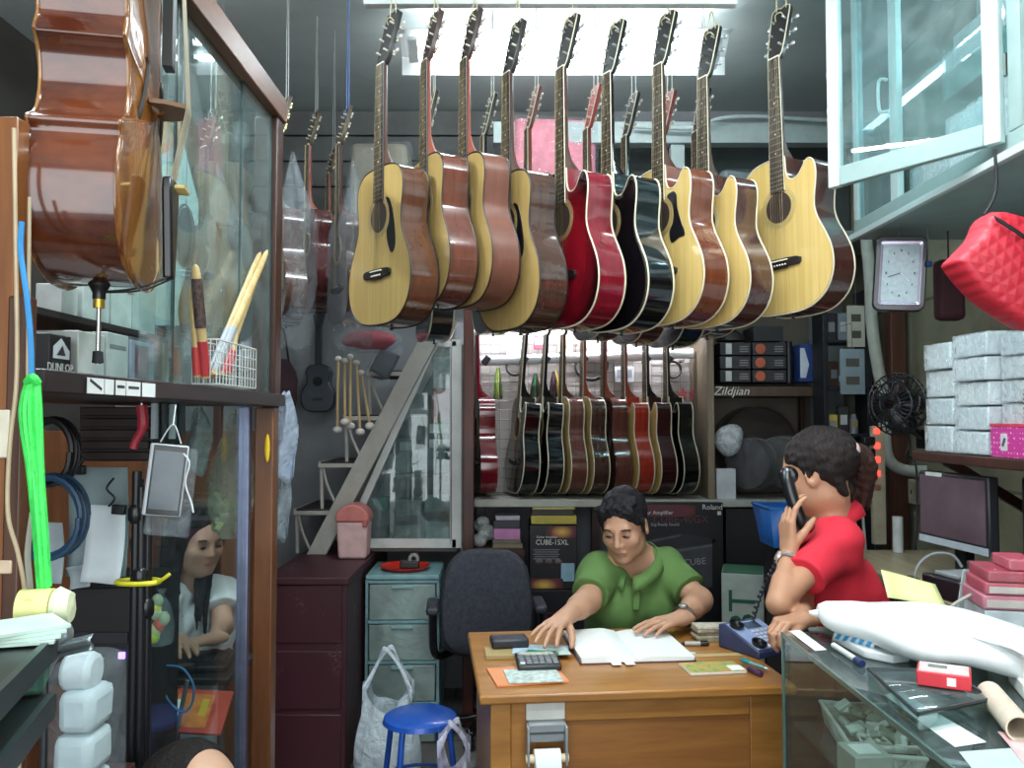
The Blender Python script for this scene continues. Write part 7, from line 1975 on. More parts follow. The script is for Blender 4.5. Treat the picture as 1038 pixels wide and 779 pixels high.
MB().box((0, 0, 0.04), (0.006, 0.10, 0.08)).build('carton', m_, t, bevel=0.001)

# maroon cloth and blue clip behind clock
p = at(948, 290, 2.9)
t = thing('hanging_maroon_bag', 'dark maroon bag hanging in the shade under the overhead cabinet', 'bag', (p.x + 0.1, 3.0, p.z))
MB().box((0, 0, 0), (0.10, 0.06, 0.22)).build('pouch', mat('38161c', 0.8), t, bevel=0.02)
MB().cyl((0, 0, 0.1), (0, 0, CZ - 0.02 - p.z), 0.003, 6).build('hanging_loop', mat('2a1a1e', 0.8), t)
p = at(941, 268, 2.9)
t = thing('blue_clip', 'small blue clip hanging beside the wall clock', 'clip', p)
MB().box((0, 0, 0), (0.02, 0.02, 0.02)).build('clip_body', mat('1d3f78', 0.4), t, bevel=0.004)
MB().cyl((0, 0, 0.01), (0, 0, CZ - 0.02 - p.z), 0.0015, 6).build('hanging_string', mat('6b6f70', 0.8), t)

# ------------------------------------------------------------------ conduit, power strips, fan
def pipe(name, lab, pts, r, c, k=6):
 return solo(name, lab, 'pipe', MB().tube(catmull(pts, k), r, 10), mat(c, 0.5))
pipe('mounted_conduit_pipe', 'grey white plastic pipe running down beside the wooden post', [at(878, 240, 3.75), at(882, 285, 3.75), at(884, 330, 3.75), at(891, 378, 3.75), at(897, 400, 3.75)], 0.026, 'a9ada4')
pipe('mounted_elbow_pipe', 'grey white elbow pipe bending towards the block wall behind the fan', [at(897, 428, 3.74), at(898, 455, 3.74), at(904, 470, 3.74), at(918, 477, 3.74), at(940, 478, 3.70)], 0.026, 'b3b7b0')
p0_, p1_ = at(911, 590, 3.2), at(911, 524, 3.2)
solo('upright_pipe', 'white upright pipe stub standing behind the woman in red', 'pipe', MB().tube([(0, 0, 0), (0, 0, p1_.z - 0.966)], 0.019, 12), mat('c4cccc', 0.4), (p0_.x, 3.2, 0.966))
# power strip with red lights
p = at(889, 490, 3.6)
zt_, zb_ = at(889, 432, 3.6).z, at(889, 552, 3.6).z
t = thing('power_strip', 'long cream power strip with red lights fixed on the brown post', 'power strip', (at(890, 490, 3.6).x, 3.6, zb_))
MB().box((0, 0, (zt_ - zb_) / 2), (0.055, 0.03, zt_ - zb_)).build('housing', mat('c2b9a0', 0.5), t, bevel=0.004)
for v in (437, 452, 466, 480, 494):
 z = at(889, v, 3.6).z - zb_
 MB().box((-0.008, -0.017, z), (0.024, 0.008, 0.026)).build('switch_light', emit('red_switch', 'ff4a3c', 2.2) if v < 490 else mat('a86a50', 0.4), t, bevel=0.003)
for v, c, dx_ in ((447, '17181c', -0.05), (459, '1a1a1e', -0.05), (481, 'c9cac4', -0.045)):
 z = at(889, v, 3.6).z - zb_
 MB().box((dx_, -0.025, z), (0.05, 0.04, 0.036)).build('plug', mat(c, 0.5), t, bevel=0.006)
MB().cyl((0, 0.015, (zt_ - zb_) * 0.7), (0.06, 0.28, (zt_ - zb_) * 0.7), 0.008).build('fixing_rod', M_STEEL, t)
for k, (pts, c) in enumerate((([(868, 486), (866, 520), (872, 570), (882, 640)], 'a9b4a8'), ([(872, 500), (876, 540), (880, 600), (886, 650)], 'b9beb8'), ([(866, 460), (858, 500), (862, 560), (868, 640)], '1c1d22'), ([(874, 466), (884, 520), (890, 560), (895, 620)], '22242a'))):
 cable('hanging_power_cable', ['pale green', 'grey white', 'black', 'dark grey'][k] + ' cable hanging from the power strip behind the woman', 'cable', pts, 0.006, c, 3.62 + 0.012 * k, 'cables hanging from the power strip')
# fan
fc = at(912, 410, 3.1)
t = thing('wall_fan', 'small black wall fan turned sideways beside the wrapped packs', 'fan', fc, (0, 0, R(-58)))
RF = 0.115
m = MB()
for i in range(28):
 a = 2 * pi * i / 28
 m.tube(catmull([(0.02 * cos(a), -0.062, 0.02 * sin(a)), (RF * 0.6 * cos(a + 0.1), -0.056, RF * 0.6 * sin(a + 0.1)), (RF * cos(a + 0.15), -0.02, RF * sin(a + 0.15)), (RF * 0.9 * cos(a + 0.2), 0.012, RF * 0.9 * sin(a + 0.2)), (0.04 * cos(a + 0.2), 0.03, 0.04 * sin(a + 0.2))], 3), 0.0022, 5)
for y, r_ in ((-0.02, RF), (-0.05, RF * 0.7), (-0.06, RF * 0.35), (0.012, RF * 0.9)):
 m.tube([(r_ * cos(2 * pi * i / 32), y, r_ * sin(2 * pi * i / 32)) for i in range(32)], 0.003, 6, closed=True)
m.build('wire_grille', mat('2c2e32', 0.35, 0.4), t)
MB().lathe([(0.001, -0.066), (0.022, -0.064), (0.024, -0.058), (0.001, -0.056)], 18, Matrix.Rotation(R(90), 4, 'X')).build('hub_cap', mat('3a3c40', 0.3), t)
for i in range(4):
 a = 2 * pi * i / 4
 MB().grid(lambda u_, q: (cos(a + (q - 0.5) * 0.9 * (0.5 + u_ * 0.5)) * (0.02 + 0.075 * u_), -0.02 + 0.022 * (q - 0.5), sin(a + (q - 0.5) * 0.9 * (0.5 + u_ * 0.5)) * (0.02 + 0.075 * u_)), 6, 5).build('fan_blade', mat('202226', 0.3), t, solid=0.002)
MB().lathe([(0.001, 0.0), (0.045, 0.0), (0.05, 0.02), (0.045, 0.07), (0.025, 0.09), (0.001, 0.092)], 20, Matrix.Translation((0, 0.025, 0)) @ Matrix.Rotation(R(-90), 4, 'X'), cap=False).build('motor_housing', M_BLACKPL, t)
MB().tube([(0, 0.07, -0.04), (0.0, 0.09, -0.10), (0.02, 0.12, -0.13)], 0.016, 10).build('tilt_arm', M_BLACKPL, t)
MB().box((0.02, 0.12, -0.13), (0.05, 0.04, 0.07)).build('wall_bracket', M_BLACKPL, t, bevel=0.006)
e_ = t.matrix_basis.inverted() @ V((1.83, fc.y + 0.25, fc.z - 0.13))
MB().cyl((0.02, 0.12, -0.13), e_, 0.012, 8).build('bracket_rod', M_BLACKPL, t)
cable('fan_cord', 'black cord hanging down from the wall fan', 'cord', [(914, 428, 0), (922, 450), (918, 462), (928, 470), (930, 520), (928, 560), (930, 600)], 0.004, '26282c', 3.3)
# junction box on the wall
p = at(922, 505, 3.75)
t = thing('socket_box', 'cream wall socket on the block wall below the elbow pipe', 'socket', (1.832, 3.86, p.z + 0.02))
MB().box((-0.008, 0, 0), (0.016, 0.16, 0.11)).build('cover_plate', mat('b9b49c', 0.5), t, bevel=0.004)
for y in (-0.03, 0.03): MB().box((-0.0165, y, 0), (0.003, 0.012, 0.02)).build('socket_hole', mat('2a2a28', 0.5), t)

# dark rack of small goods in the corner behind the power strip
t = thing('goods_rack', 'dark rack crowded with small wrapped goods in the back right corner', 'rack', (1.50, 4.1, 0))
x0r, x1r = at(838, 420, 4.05).x - 1.50, at(882, 420, 4.05).x - 1.50
for x in (x0r, x1r): MB().lohi((x - 0.012, -0.05, 0), (x + 0.012, 0.1, 2.1)).build('upright', mat('22242a', 0.5, 0.3), t, bevel=0.002)
for v in (345, 392, 440, 488):
 z = at(860, v, 4.05).z
 MB().lohi((x0r, -0.05, z - 0.012), (x1r, 0.12, z)).build('rack_shelf', mat('2c2e34', 0.5, 0.3), t)
random.seed(77)
gl = ['small black box', 'clear packet', 'dark jar', 'brown packet', 'grey clamp box', 'white tagged packet', 'yellow tagged packet', 'black pedal', 'silver tin', 'dark pouch', 'red cap bottle', 'long clear packet']
gc = ['1b1c20', '7d8890', '25262c', '4a3a30', '4c5056', 'b9c0c4', 'c8b030', '17181c', '8a8e94', '22222a', '6a2a2c', '8fa0a8']
k = 0
for r_, v in enumerate((345, 392, 440, 488)):
 z = at(860, v, 4.05).z
 for j in range(3):
  x = x0r + 0.05 + j * (x1r - x0r - 0.05) / 3.0
  hh = random.uniform(0.08, 0.15); ww = random.uniform(0.045, 0.06)
  q = thing('rack_item', f'{gl[k]} ' + ['at the left of', 'in the middle of', 'at the right of'][j] + ' the ' + ['top', 'second', 'third', 'lowest'][r_] + ' rack shelf', 'goods', (1.50 + x, 4.1 + 0.02, z + 0.0005), R(random.uniform(-15, 15)), group='small goods on the corner rack')
  if k % 3 == 2: MB().lathe([(0.001, 0), (ww / 2, 0.0), (ww / 2, hh * 0.7), (ww * 0.3, hh * 0.85), (ww * 0.3, hh), (0.001, hh)], 14, cap=False).build('jar', mat(gc[k], 0.35), q)
  else: MB().box((0, 0, hh / 2), (ww, 0.05, hh)).build('packet_body', mat(gc[k], 0.4), q, bevel=0.004)
  MB().box((0, -0.0275 if k % 3 != 2 else -ww / 2 - 0.001, hh * 0.5), (ww * 0.6, 0.002, hh * 0.35)).build('label_sticker', mat(['8a8f94', 'c4c8c8', '9a8a5a'][k % 3], 0.5), q)
  k += 1
# white tall cards at the top of the corner
for k, (u0, v0, u1, v1, lab, c) in enumerate(((859, 310, 876, 352, 'white card with two dark pictures at the top of the corner rack', 'b9b9ac'), (852, 354, 876, 400, 'clear hanging packet in front of the corner rack', '7d8c94'))):
 b, w, h = span(u0, v0, u1, v1, 3.95 - 0.15 * k)
 t = thing('hanging_card', lab, 'card', b, group='cards hanging at the corner rack')
 MB().box((0, 0, h / 2), (w, 0.008, h)).build('card', mat(c, 0.5), t, bevel=0.001)
 for z in (0.3, 0.7): MB().box((0, -0.0048, h * z), (w * 0.55, 0.001, h * 0.18)).build('picture', mat('4c4a44', 0.5), t)
 MB().cyl((0, 0, h), (0, 0, h + 0.12), 0.0015, 5).build('hook', M_STEEL, t)
 MB().cyl((0, 0, h + 0.118), (0, 0.12, h + 0.118), 0.0015, 5).build('hook', M_STEEL, t)

# wrapped stock on the loft, behind the hanging guitars
LO = 2.3805
def loft(lab, u, d, rx, ry, rz, c, wrap='pack', yaw=0, name='loft_bundle'):
 x = at(u, 150, d).x
 t = thing(name, lab, 'bundle', (x, d, LO), R(yaw), group='wrapped bundles on the loft')
 MB().box((0, 0, rz / 2), (rx, ry, rz)).build('bundle', mat(c, 0.6, var=0.2), t, bevel=0.03, jitter=(0.02, 9))
 MB().box((0, 0, rz / 2 + 0.006), (rx + 0.03, ry + 0.03, rz + 0.01)).build('plastic_wrap', M_PLASTIC_BAG, t, bevel=0.03, jitter=(0.025, 11))
loft('beige bundle on the loft behind the first hanging guitars', 388, 4.3, 0.30, 0.3, 0.48, '8d8674')
loft('grey beige bundle on the loft behind the second guitar neck', 452, 4.32, 0.24, 0.3, 0.42, '8a877c')
loft('large pink bundle on the loft behind the middle guitars', 558, 4.36, 0.42, 0.34, 0.62, 'd8788a', yaw=6)
loft('grey carton on the loft at the right behind the guitar necks', 745, 4.32, 0.2, 0.2, 0.36, '7d8a8c', yaw=4)
loft('small dark bundle on the loft beside the grey carton', 712, 4.2, 0.12, 0.12, 0.26, '4c5252')
# white cable drooping along the loft beam
cable('hanging_cable', 'white cable drooping along the loft beam to the right', 'cable', [(640, 128), (700, 130), (730, 120), (765, 118), (800, 120), (838, 122)], 0.010, 'b9c6c6', 4.14)

# ------------------------------------------------------------------ side bench with monitor and packs
BX = 1.20
BZ = 0.965
t = thing('side_bench', 'wooden bench along the wall behind the glass counter', 'bench', (1.5, 2.4, 0))
MB().lohi((BX - 1.5, -0.95, BZ - 0.03), (0.335, 0.86, BZ)).build('benchtop', wood('77705a', '948a72', 3, (9, 0.8, 9)), t, bevel=0.003)
for y in (-0.9, 0.8):
 for x in (BX - 1.5 + 0.04, 0.29): MB().lohi((x - 0.02, y - 0.02, 0), (x + 0.02, y + 0.02, BZ - 0.03)).build('leg', M_DKWOOD, t)
# monitor
m0, m1 = at(942, 560, 2.78), at(979, 562, 2.46)
mt_, mb_ = at(942, 474, 2.78), at(942, 550, 2.78)
X_ = 1.33; y0, y1 = 2.42, 2.76
zA, zB = at(960, 556, 2.6).z, at(960, 480, 2.6).z
t = thing('computer_monitor', 'dark screened monitor with pale lower edge on the side bench', 'monitor', (X_ + 0.02, (y0 + y1) / 2, BZ), (0, 0, R(6)))
hw = (y1 - y0) / 2
MB().lohi((0.0, -hw, zA - BZ), (0.035, hw, zB - BZ)).build('case', mat('1b1c20', 0.4), t, bevel=0.006)
MB().lohi((-0.003, -hw + 0.012, zA - BZ + 0.03), (0.001, hw - 0.012, zB - BZ - 0.012)).build('screen', mat('5a4a52', 0.2, var=0.15, nscale=9), t)  # pinkish grey puts the reflection on the dark screen into its colour
MB().lohi((-0.004, -hw + 0.004, zA - BZ + 0.003), (0.001, hw - 0.004, zA - BZ + 0.024)).build('lower_bezel', mat('a9b6be', 0.4), t)
MB().box((0.04, 0, 0.075), (0.03, 0.05, 0.12)).build('neck', M_BLACKPL, t)
MB().lathe([(0.001, 0.0005), (0.09, 0.0005), (0.085, 0.012), (0.001, 0.016)], 22, Matrix.Translation((0.03, 0, 0)), cap=False).build('stand_disc', M_BLACKPL, t)
MB().box((-0.002, hw * 0.5, zB - BZ - 0.008), (0.004, 0.08, 0.012)).build('paper_tag', mat('b9c0bc', 0.6), t)
# black cabinet behind monitor on right
p = at(993, 530, 2.3)
t = thing('black_cabinet', 'tall dark cabinet block standing on the side bench beside the monitor', 'cabinet', (1.60, 2.32, BZ + 0.0005))
MB().lohi((-0.16, -0.06, 0), (0.2, 0.06, 0.34)).build('carcass', mat('151519', 0.5), t, bevel=0.004)
MB().lohi((-0.165, -0.05, 0.02), (-0.159, 0.05, 0.32)).build('door', mat('1d1a20', 0.4), t)
# dark receiver with cables in front of the monitor
p = on(950, 598, BZ)
t = thing('receiver_box', 'black electronic box with tangled cables on the side bench', 'receiver', (p.x + 0.02, p.y - 0.12, BZ + 0.0005), R(10))
MB().box((0, 0, 0.03), (0.16, 0.16, 0.06)).build('housing', mat('17181d', 0.4), t, bevel=0.005)
MB().box((0, -0.081, 0.03), (0.13, 0.003, 0.035)).build('front_panel', mat('2c3038', 0.3), t)
for k in range(4): MB().lathe([(0.001, 0), (0.008, 0), (0.007, 0.01), (0.001, 0.01)], 10, Matrix.Translation((-0.05 + 0.033 * k, -0.082, 0.03)) @ Matrix.Rotation(R(90), 4, 'X')).build('knob', M_STEEL, t)
MB().box((0.0, 0.0, 0.066), (0.12, 0.1, 0.012)).build('top_tray', mat('8a9094', 0.4), t, bevel=0.003)
for k, pts in enumerate(([(925, 600), (930, 575), (945, 562), (965, 563), (975, 575)], [(905, 590), (925, 585), (940, 600), (935, 620)], [(950, 640), (965, 615), (990, 600), (1000, 590)])):
 cable('bench_cable', ['grey cable arching over the black electronic box', 'dark cable at the left of the electronic box', 'pale cable running along the bench edge'][k], 'cable', pts, 0.004, ['8a8e92', '3c3e44', 'b0b0a8'][k], 2.42 if k < 2 else 2.1, 'loose cables on the side bench')
# papers and red packs stacked at right
def rpack(name, lab, cat, u0, u1, vt, vb, d, dep, c, wrap, z0, group='red and white packs at the right edge of the bench'):
 b, w, h = span(u0, vt, u1, vb, d)
 t = thing(name, lab, cat, (b.x + 0.02, d + dep / 2, z0 + 0.0008), R(-12), group=group)
 MB().box((0, 0, h / 2), (w, dep, h - 0.002)).build('contents', mat(c, 0.5, var=0.2), t, bevel=0.003)
 if wrap:
  MB().box((0, 0, h / 2), (w + 0.008, dep + 0.008, h + 0.000)).build('plastic_wrap', M_PLASTIC_BAG, t, bevel=0.006, jitter=(0.003, 40))
 if 'book' in lab or 'pages' in lab:
  MB().box((0.002, -dep / 2 - 0.001, h * 0.45), (w * 0.9, 0.003, h * 0.5)).build('page_edges', mat('c9c0b8', 0.7), t)
 return z0 + h
z = BZ
z = rpack('white_carton', 'white flat carton with a black mark at the foot of the red packs', 'carton', 1000, 1046, 612, 634, 2.0, 0.16, 'b9c6cc', False, z)
z = rpack('red_pack', 'wrapped pink pack with white pages right above the white carton', 'pack', 998, 1046, 598, 613, 2.0, 0.16, 'c86a80', True, z)
z = rpack('red_pack', 'second wrapped red pack with pages in the stack on the bench', 'pack', 1000, 1046, 585, 598, 2.0, 0.15, 'b83048', True, z)
z = rpack('red_pack', 'dark red wrapped pack topmost of the wide packs on the bench', 'pack', 1003, 1046, 573, 585, 2.0, 0.15, 'a82038', True, z)
z = rpack('red_pack', 'small red wrapped pack lying on top of the stack at the edge', 'pack', 1022, 1050, 561, 573, 2.0, 0.12, 'c04058', True, z)
b, w, h = span(988, 552, 1004, 592, 2.12)
t = thing('white_clipboard', 'white board leaning beside the red packs', 'board', (b.x, 2.2, BZ + 0.001), (R(-8), R(14), 0))
MB().prism(rrect(w * 1.2, h * 1.1, 0.01), -0.003, 0.003, Matrix.Translation((0, 0, h * 0.58))).build('sheet', mat('a9b6b4', 0.5), t)
# hanging shelf with books above
t = thing('book_shelf', 'dark upper bench shelf carrying folded papers under the white packs', 'shelf', (1.62, 2.12, 1.115))
MB().lohi((-0.20, -0.12, -0.012), (0.21, 0.10, 0)).build('shelf_board', M_DKWOOD, t)
for x in (-0.19, 0.2): MB().lohi((x - 0.008, 0.08, -0.15), (x + 0.008, 0.10, -0.012)).build('support', M_DKWOOD, t)
z = 1.1155
for k, (c, hh, lab) in enumerate((('a9aea0', 0.03, 'grey folded paper parcel lowest on the bench shelf'), ('c4c4ae', 0.035, 'cream folded paper parcel in the middle of the bench shelf'), ('b9b8a0', 0.03, 'cream parcel second from the top of the bench shelf'), ('7a1a22', 0.045, 'dark red parcel topmost on the bench shelf'))):
 t = thing('folded_parcel', lab, 'parcel', (1.55 + 0.01 * k, 2.05 + 0.01 * k, z), R(-10 + 4 * k), group='parcels on the bench shelf')
 MB().box((0, 0, hh / 2), (0.24, 0.14, hh - 0.001)).build('wrapping', mat(c, 0.7, var=0.1), t, bevel=0.006); z += hh

# yellow note paper standing behind the white package
pts = [at(893, 578, 2.05), at(946, 592, 2.05), at(958, 617, 2.0), at(900, 606, 2.0)]
ctr = sum(pts, V((0, 0, 0))) / 4
t = thing('yellow_paper', 'pale yellow sheet standing behind the white package on the counter', 'paper', ctr)
MB().grid(lambda a, q: (pts[0].lerp(pts[1], a)).lerp(pts[3].lerp(pts[2], a), q) - ctr + V((0, 0.01 * sin(5 * a), 0)), 8, 5).build('sheet', mat('d4dc98', 0.7), t, solid=0.0015)
MB().cyl(V((0.0, 0.01, -0.06)), V((0.0, 0.01, 0.97 - ctr.z)) , 0.003, 6).build('prop', M_STEEL, t)

# ------------------------------------------------------------------ glass counter
KX = 0.632; KZ = 0.97; KY1 = on(787, 641, KZ).y; KY0 = 0.75; KX1 = 1.13
ctr_ = thing('glass_counter', 'long glass display counter in front at the right with a dusty top', 'counter', (KX, KY1, 0))
def kl(x, y, z): return (x - KX, y - KY1, z)
G_C = glass('counter', tint=(0.86, 0.93, 0.91), refl=0.025, dirt=0.015)
MB().lohi(kl(KX, KY0, KZ - 0.008), kl(KX1, KY1, KZ)).build('top_glass', glass('counter_top', tint=(0.80, 0.87, 0.87), refl=0.05, dirt=0.05), ctr_)
MB().lohi(kl(KX + 0.004, KY0, 0.30), kl(KX + 0.009, KY1, KZ - 0.008)).build('front_glass', G_C, ctr_)
MB().lohi(kl(KX + 0.009, KY1 - 0.009, 0.30), kl(KX1, KY1 - 0.004, KZ - 0.008)).build('end_glass', G_C, ctr_)
EDG = mat('4f6a64', 0.25)
MB().lohi(kl(KX - 0.001, KY0, KZ - 0.009), kl(KX + 0.004, KY1, KZ + 0.0005)).build('glass_edge', EDG, ctr_)
MB().lohi(kl(KX, KY1 - 0.006, 0.3), kl(KX + 0.006, KY1, KZ - 0.008)).build('glass_edge', EDG, ctr_)
MB().lohi(kl(KX, KY0, 0), kl(KX1, KY1, 0.30)).build('plinth', M_DKWOOD, ctr_, bevel=0.003)
MB().lohi(kl(KX + 0.02, KY0, 0.764), kl(KX1 - 0.02, KY1 - 0.02, 0.77)).build('glass_shelf', glass('counter_shelf', tint=(0.8, 0.9, 0.88), refl=0.03, dirt=0.03), ctr_)
MB().lohi(kl(KX1 - 0.02, KY0, 0.30), kl(KX1 - 0.01, KY1 - 0.01, KZ - 0.008)).build('rear_board', wood('5a5446', '787060', 3), ctr_)
for y in (KY1 - 0.04, 1.1): MB().lohi(kl(KX1 - 0.03, y - 0.01, 0.3), kl(KX1 - 0.02, y + 0.01, KZ - 0.01)).build('corner_post', M_STEEL, ctr_)
CIN = 'goods inside the glass counter'
def tray(lab, c, x, y, w, d, h, z, yaw=0, filled=None, cat='tray'):
 t = thing('goods_tray', lab, cat, (x, y, z + 0.0035), R(yaw), group=CIN)
 m = MB(); e = 0.008
 m.add([(-w / 2, -d / 2, 0), (w / 2, -d / 2, 0), (w / 2, d / 2, 0), (-w / 2, d / 2, 0), (-w / 2 - e, -d / 2 - e, h), (w / 2 + e, -d / 2 - e, h), (w / 2 + e, d / 2 + e, h), (-w / 2 - e, d / 2 + e, h)], [(3, 2, 1, 0), (0, 1, 5, 4), (1, 2, 6, 5), (2, 3, 7, 6), (3, 0, 4, 7)])
 m.build('tray', c if not isinstance(c, str) else mat(c, 0.4), t, solid=0.004)
 m = MB(); m.tube([(-w / 2 - e, -d / 2 - e, h), (w / 2 + e, -d / 2 - e, h), (w / 2 + e, d / 2 + e, h), (-w / 2 - e, d / 2 + e, h)], 0.005, 6, closed=True); m.build('rim', mat('b9c4c0', 0.4), t)
 if filled: MB().box((0, 0, h * 0.7), (w, d, 0.006)).build('contents', mat(filled, 0.8, var=0.4, nscale=80), t, jitter=None)
 return t
ZS = 0.7705
c1 = on(845, 712, 0.80); c2 = on(882, 764, 0.79); c3 = on(822, 762, 0.79); c4 = on(868, 733, 0.80); c5 = on(900, 730, 0.79); c6 = on(930, 752, 0.79)
t = tray('wide clear tray of pale small parts in the counter', film('tray', 'c6d2cc', 0.6, 0.3, 30), 0.765, 1.825, 0.13, 0.24, 0.045, ZS, -8)
random.seed(9)
for i in range(26):
 x, y = random.uniform(-0.05, 0.05), random.uniform(-0.10, 0.10)
 MB().box((x, y, 0.030 + random.uniform(0, 0.02)), (0.034, 0.024, 0.013), (random.uniform(-0.6, 0.6), random.uniform(-0.6, 0.6), random.random() * 3)).build('small_packet', mat(['a9b8ae', '8e9c92', 'c2ccc6', '75857a'][i % 4], 0.4), t, bevel=0.003)
for k, (x, y, w_, d_, h_, c, lab, yaw) in enumerate(((c4.x + 0.09, c4.y, 0.075, 0.045, 0.022, 'cfdcd8', 'flat white box leaning near the middle of the counter shelf', 20), (c5.x, c5.y, 0.07, 0.05, 0.02, 'b8c8c4', 'pale box lying beside the leaning one in the counter', -8), (0.662, c3.y - 0.07, 0.075, 0.08, 0.05, 'a9b4ae', 'grey green box at the glass front of the counter', 4))):
 t = thing('small_box', lab, 'box', (x + 0.03, y, ZS + 0.001), R(yaw), group=CIN)
 MB().box((0, 0, h_ / 2), (w_, d_, h_)).build('carton', mat(c, 0.5), t, bevel=0.002)
 MB().box((0, 0, h_ + 0.0005), (w_ * 0.6, d_ * 0.6, 0.001)).build('label_sticker', mat('e2e8e6', 0.6), t)
tray('clear bowl like tray holding dark brown picks in the counter', film('tray', 'c6d2cc', 0.6, 0.3, 30), c2.x + 0.03, c2.y - 0.03, 0.09, 0.085, 0.04, ZS, -12, '2e1c18')
tray('dark tray with black items further along the counter shelf', 'a9b0ae', c6.x + 0.06, c6.y + 0.06, 0.09, 0.14, 0.04, ZS, 0, '16171c')
for k, (x, y, z, w_, d_, h_, c, lab) in enumerate(((0.78, 1.78, 0.3, 0.14, 0.18, 0.17, '9aa8a4', 'grey carton at the far end of the counter floor'), (0.78, 1.52, 0.3, 0.16, 0.2, 0.22, '8c9a96', 'grey green carton in the middle of the counter floor'), (0.80, 1.22, 0.3, 0.18, 0.22, 0.2, 'a4b2ae', 'pale carton at the near end of the counter floor'), (0.99, 1.7, 0.3, 0.16, 0.26, 0.2, '5a3a34', 'brown red carton at the back of the counter floor'))):
 t = thing('stock_carton', lab, 'carton', (x, y, z + 0.001), R(3 * k - 4), group=CIN)
 MB().box((0, 0, h_ / 2), (w_, d_, h_)).build('carton', mat(c, 0.6, var=0.15), t, bevel=0.003)
 MB().box((0, 0, h_ + 0.0006), (0.04, d_ * 0.98, 0.001)).build('packing_tape', mat('b5a888', 0.3), t)
# thing: scissors inside / clip
t = thing('tuning_fork', 'thin white cable tester lying in the near part of the counter', 'cable', (c6.x - 0.02, c6.y - 0.04, ZS + 0.008), group=CIN)
MB().tube(catmull([(0, 0.06, 0), (0.01, 0.02, 0.01), (0.03, -0.02, 0.0), (0.08, -0.05, 0)], 6), 0.005, 6).build('lead', mat('c9d4d4', 0.4), t)
MB().box((0, 0.07, 0), (0.012, 0.03, 0.012)).build('plug', mat('dfe6e6', 0.4), t, bevel=0.002)

# ------------------------------------------------------------------ on the counter
K0 = KZ + 0.0008
# big white wrapped package
W_PL = mat('eef2f2', 0.4, var=0.02, bmp=0.15, bscale=14)
ca, cb_ = on(830, 628, KZ + 0.05), on(1060, 668, KZ + 0.05)
t = thing('white_package', 'big white plastic covered package lying across the counter', 'package', (0.98, 1.62, K0))
def pk(u, v, z): p = on(u, v, KZ + z); return (p.x - 0.98, p.y - 1.62)
outl = [pk(828, 620, 0.05), pk(836, 612, 0.06), pk(900, 604, 0.08), pk(980, 612, 0.08), pk(1075, 640, 0.08), pk(1085, 690, 0.06), pk(1040, 672, 0.06), pk(985, 668, 0.05), pk(935, 662, 0.05), pk(880, 643, 0.05), pk(840, 632, 0.05)]
outl = [(q.x, q.y) for q in catmull([(x, y, 0) for x, y in outl], 3, closed=True)]
n = len(outl); cx_ = sum(p[0] for p in outl) / n; cy_ = sum(p[1] for p in outl) / n
vs = []; LY = [(0.90, 0.024), (0.98, 0.034), (1.0, 0.045), (0.98, 0.056), (0.90, 0.066), (0.7, 0.074), (0.4, 0.078), (0.1, 0.079)]
for s_, z in LY:
 for i, (x, y) in enumerate(outl): vs.append((cx_ + (x - cx_) * s_, cy_ + (y - cy_) * s_, z + 0.004 + 0.004 * sin(i * 0.9 + 8 * s_)))
MB().add(vs, [(i * n + j, i * n + (j + 1) % n, (i + 1) * n + (j + 1) % n, (i + 1) * n + j) for i in range(len(LY) - 1) for j in range(n)] + [tuple(range(n)), tuple(range((len(LY) - 1) * n, len(LY) * n))]).build('wrapping', W_PL, t, smooth=70)
a_ = pk(826, 621, 0.05)
MB().tube([(a_[0] + 0.02, a_[1], 0.045), (a_[0] - 0.012, a_[1] + 0.004, 0.048)], [0.014, 0.004], 8).build('twisted_end', W_PL, t)
# packets underneath that carry it
def slab(name, lab, cat, pts, z0, z1, c, group=None, rough=0.5):
 pp = [on(u, v, KZ + z0) for u, v in pts]; cc = sum(pp, V((0, 0, 0))) / len(pp)
 t = thing(name, lab, cat, (cc.x, cc.y, K0 + z0), group=group)
 m = MB(); k = len(pp)
 m.add([(p.x - cc.x, p.y - cc.y, 0) for p in pp] + [(p.x - cc.x, p.y - cc.y, z1 - z0) for p in pp], [tuple(range(k))[::-1], tuple(range(k, 2 * k))] + [(i, (i + 1) % k, k + (i + 1) % k, k + i) for i in range(k)])
 m.build('packet_body', mat(c, rough), t, bevel=0.003)
 return t, cc
t, cc = slab('blue_white_packet', 'flat white packet lying under the big white package', 'packet', [(846, 652), (880, 650), (918, 662), (922, 672), (905, 674), (876, 668)], 0.0, 0.017, 'dfe4e6')
T4 = [on(848, 637, KZ + 0.040), on(888, 649, KZ + 0.040), on(885, 662, KZ + 0.004), on(843, 650, KZ + 0.004)]
org4 = T4[3]
def on4(a, b, e=0.0): return (T4[0].lerp(T4[1], a)).lerp(T4[3].lerp(T4[2], a), b) - org4 + V((-0.6, -0.8, 0)) * e
t = thing('lettered_bag', 'white plastic bag end with blue lettering under the white package', 'bag', org4)
MB().grid(lambda a, b: on4(a, b, 0.004 * sin(pi * b)), 8, 6).build('sheet', W_PL, t, solid=0.001)
for i in range(5):
 x = 0.06 + 0.185 * i; m = MB()
 m.add([on4(x + 0.05, 0.2, 0.0065), on4(x + 0.15, 0.2, 0.0065), on4(x + 0.10, 0.72, 0.0065), on4(x, 0.72, 0.0065)], [(0, 1, 2, 3)]); m.build('blue_letter', mat('2f9ad0', 0.5), t)
t, cc = slab('brown_packet', 'brown and white packet under the middle of the big package', 'packet', [(928, 666), (960, 670), (985, 684), (966, 688), (940, 684)], 0.0, 0.02, 'c9c0bc')
t, cc = slab('paper_strip', 'white price list strip at the far left corner of the counter', 'paper', [(800, 641), (811, 640), (838, 660), (826, 661)], 0.0, 0.002, 'e6ecea')
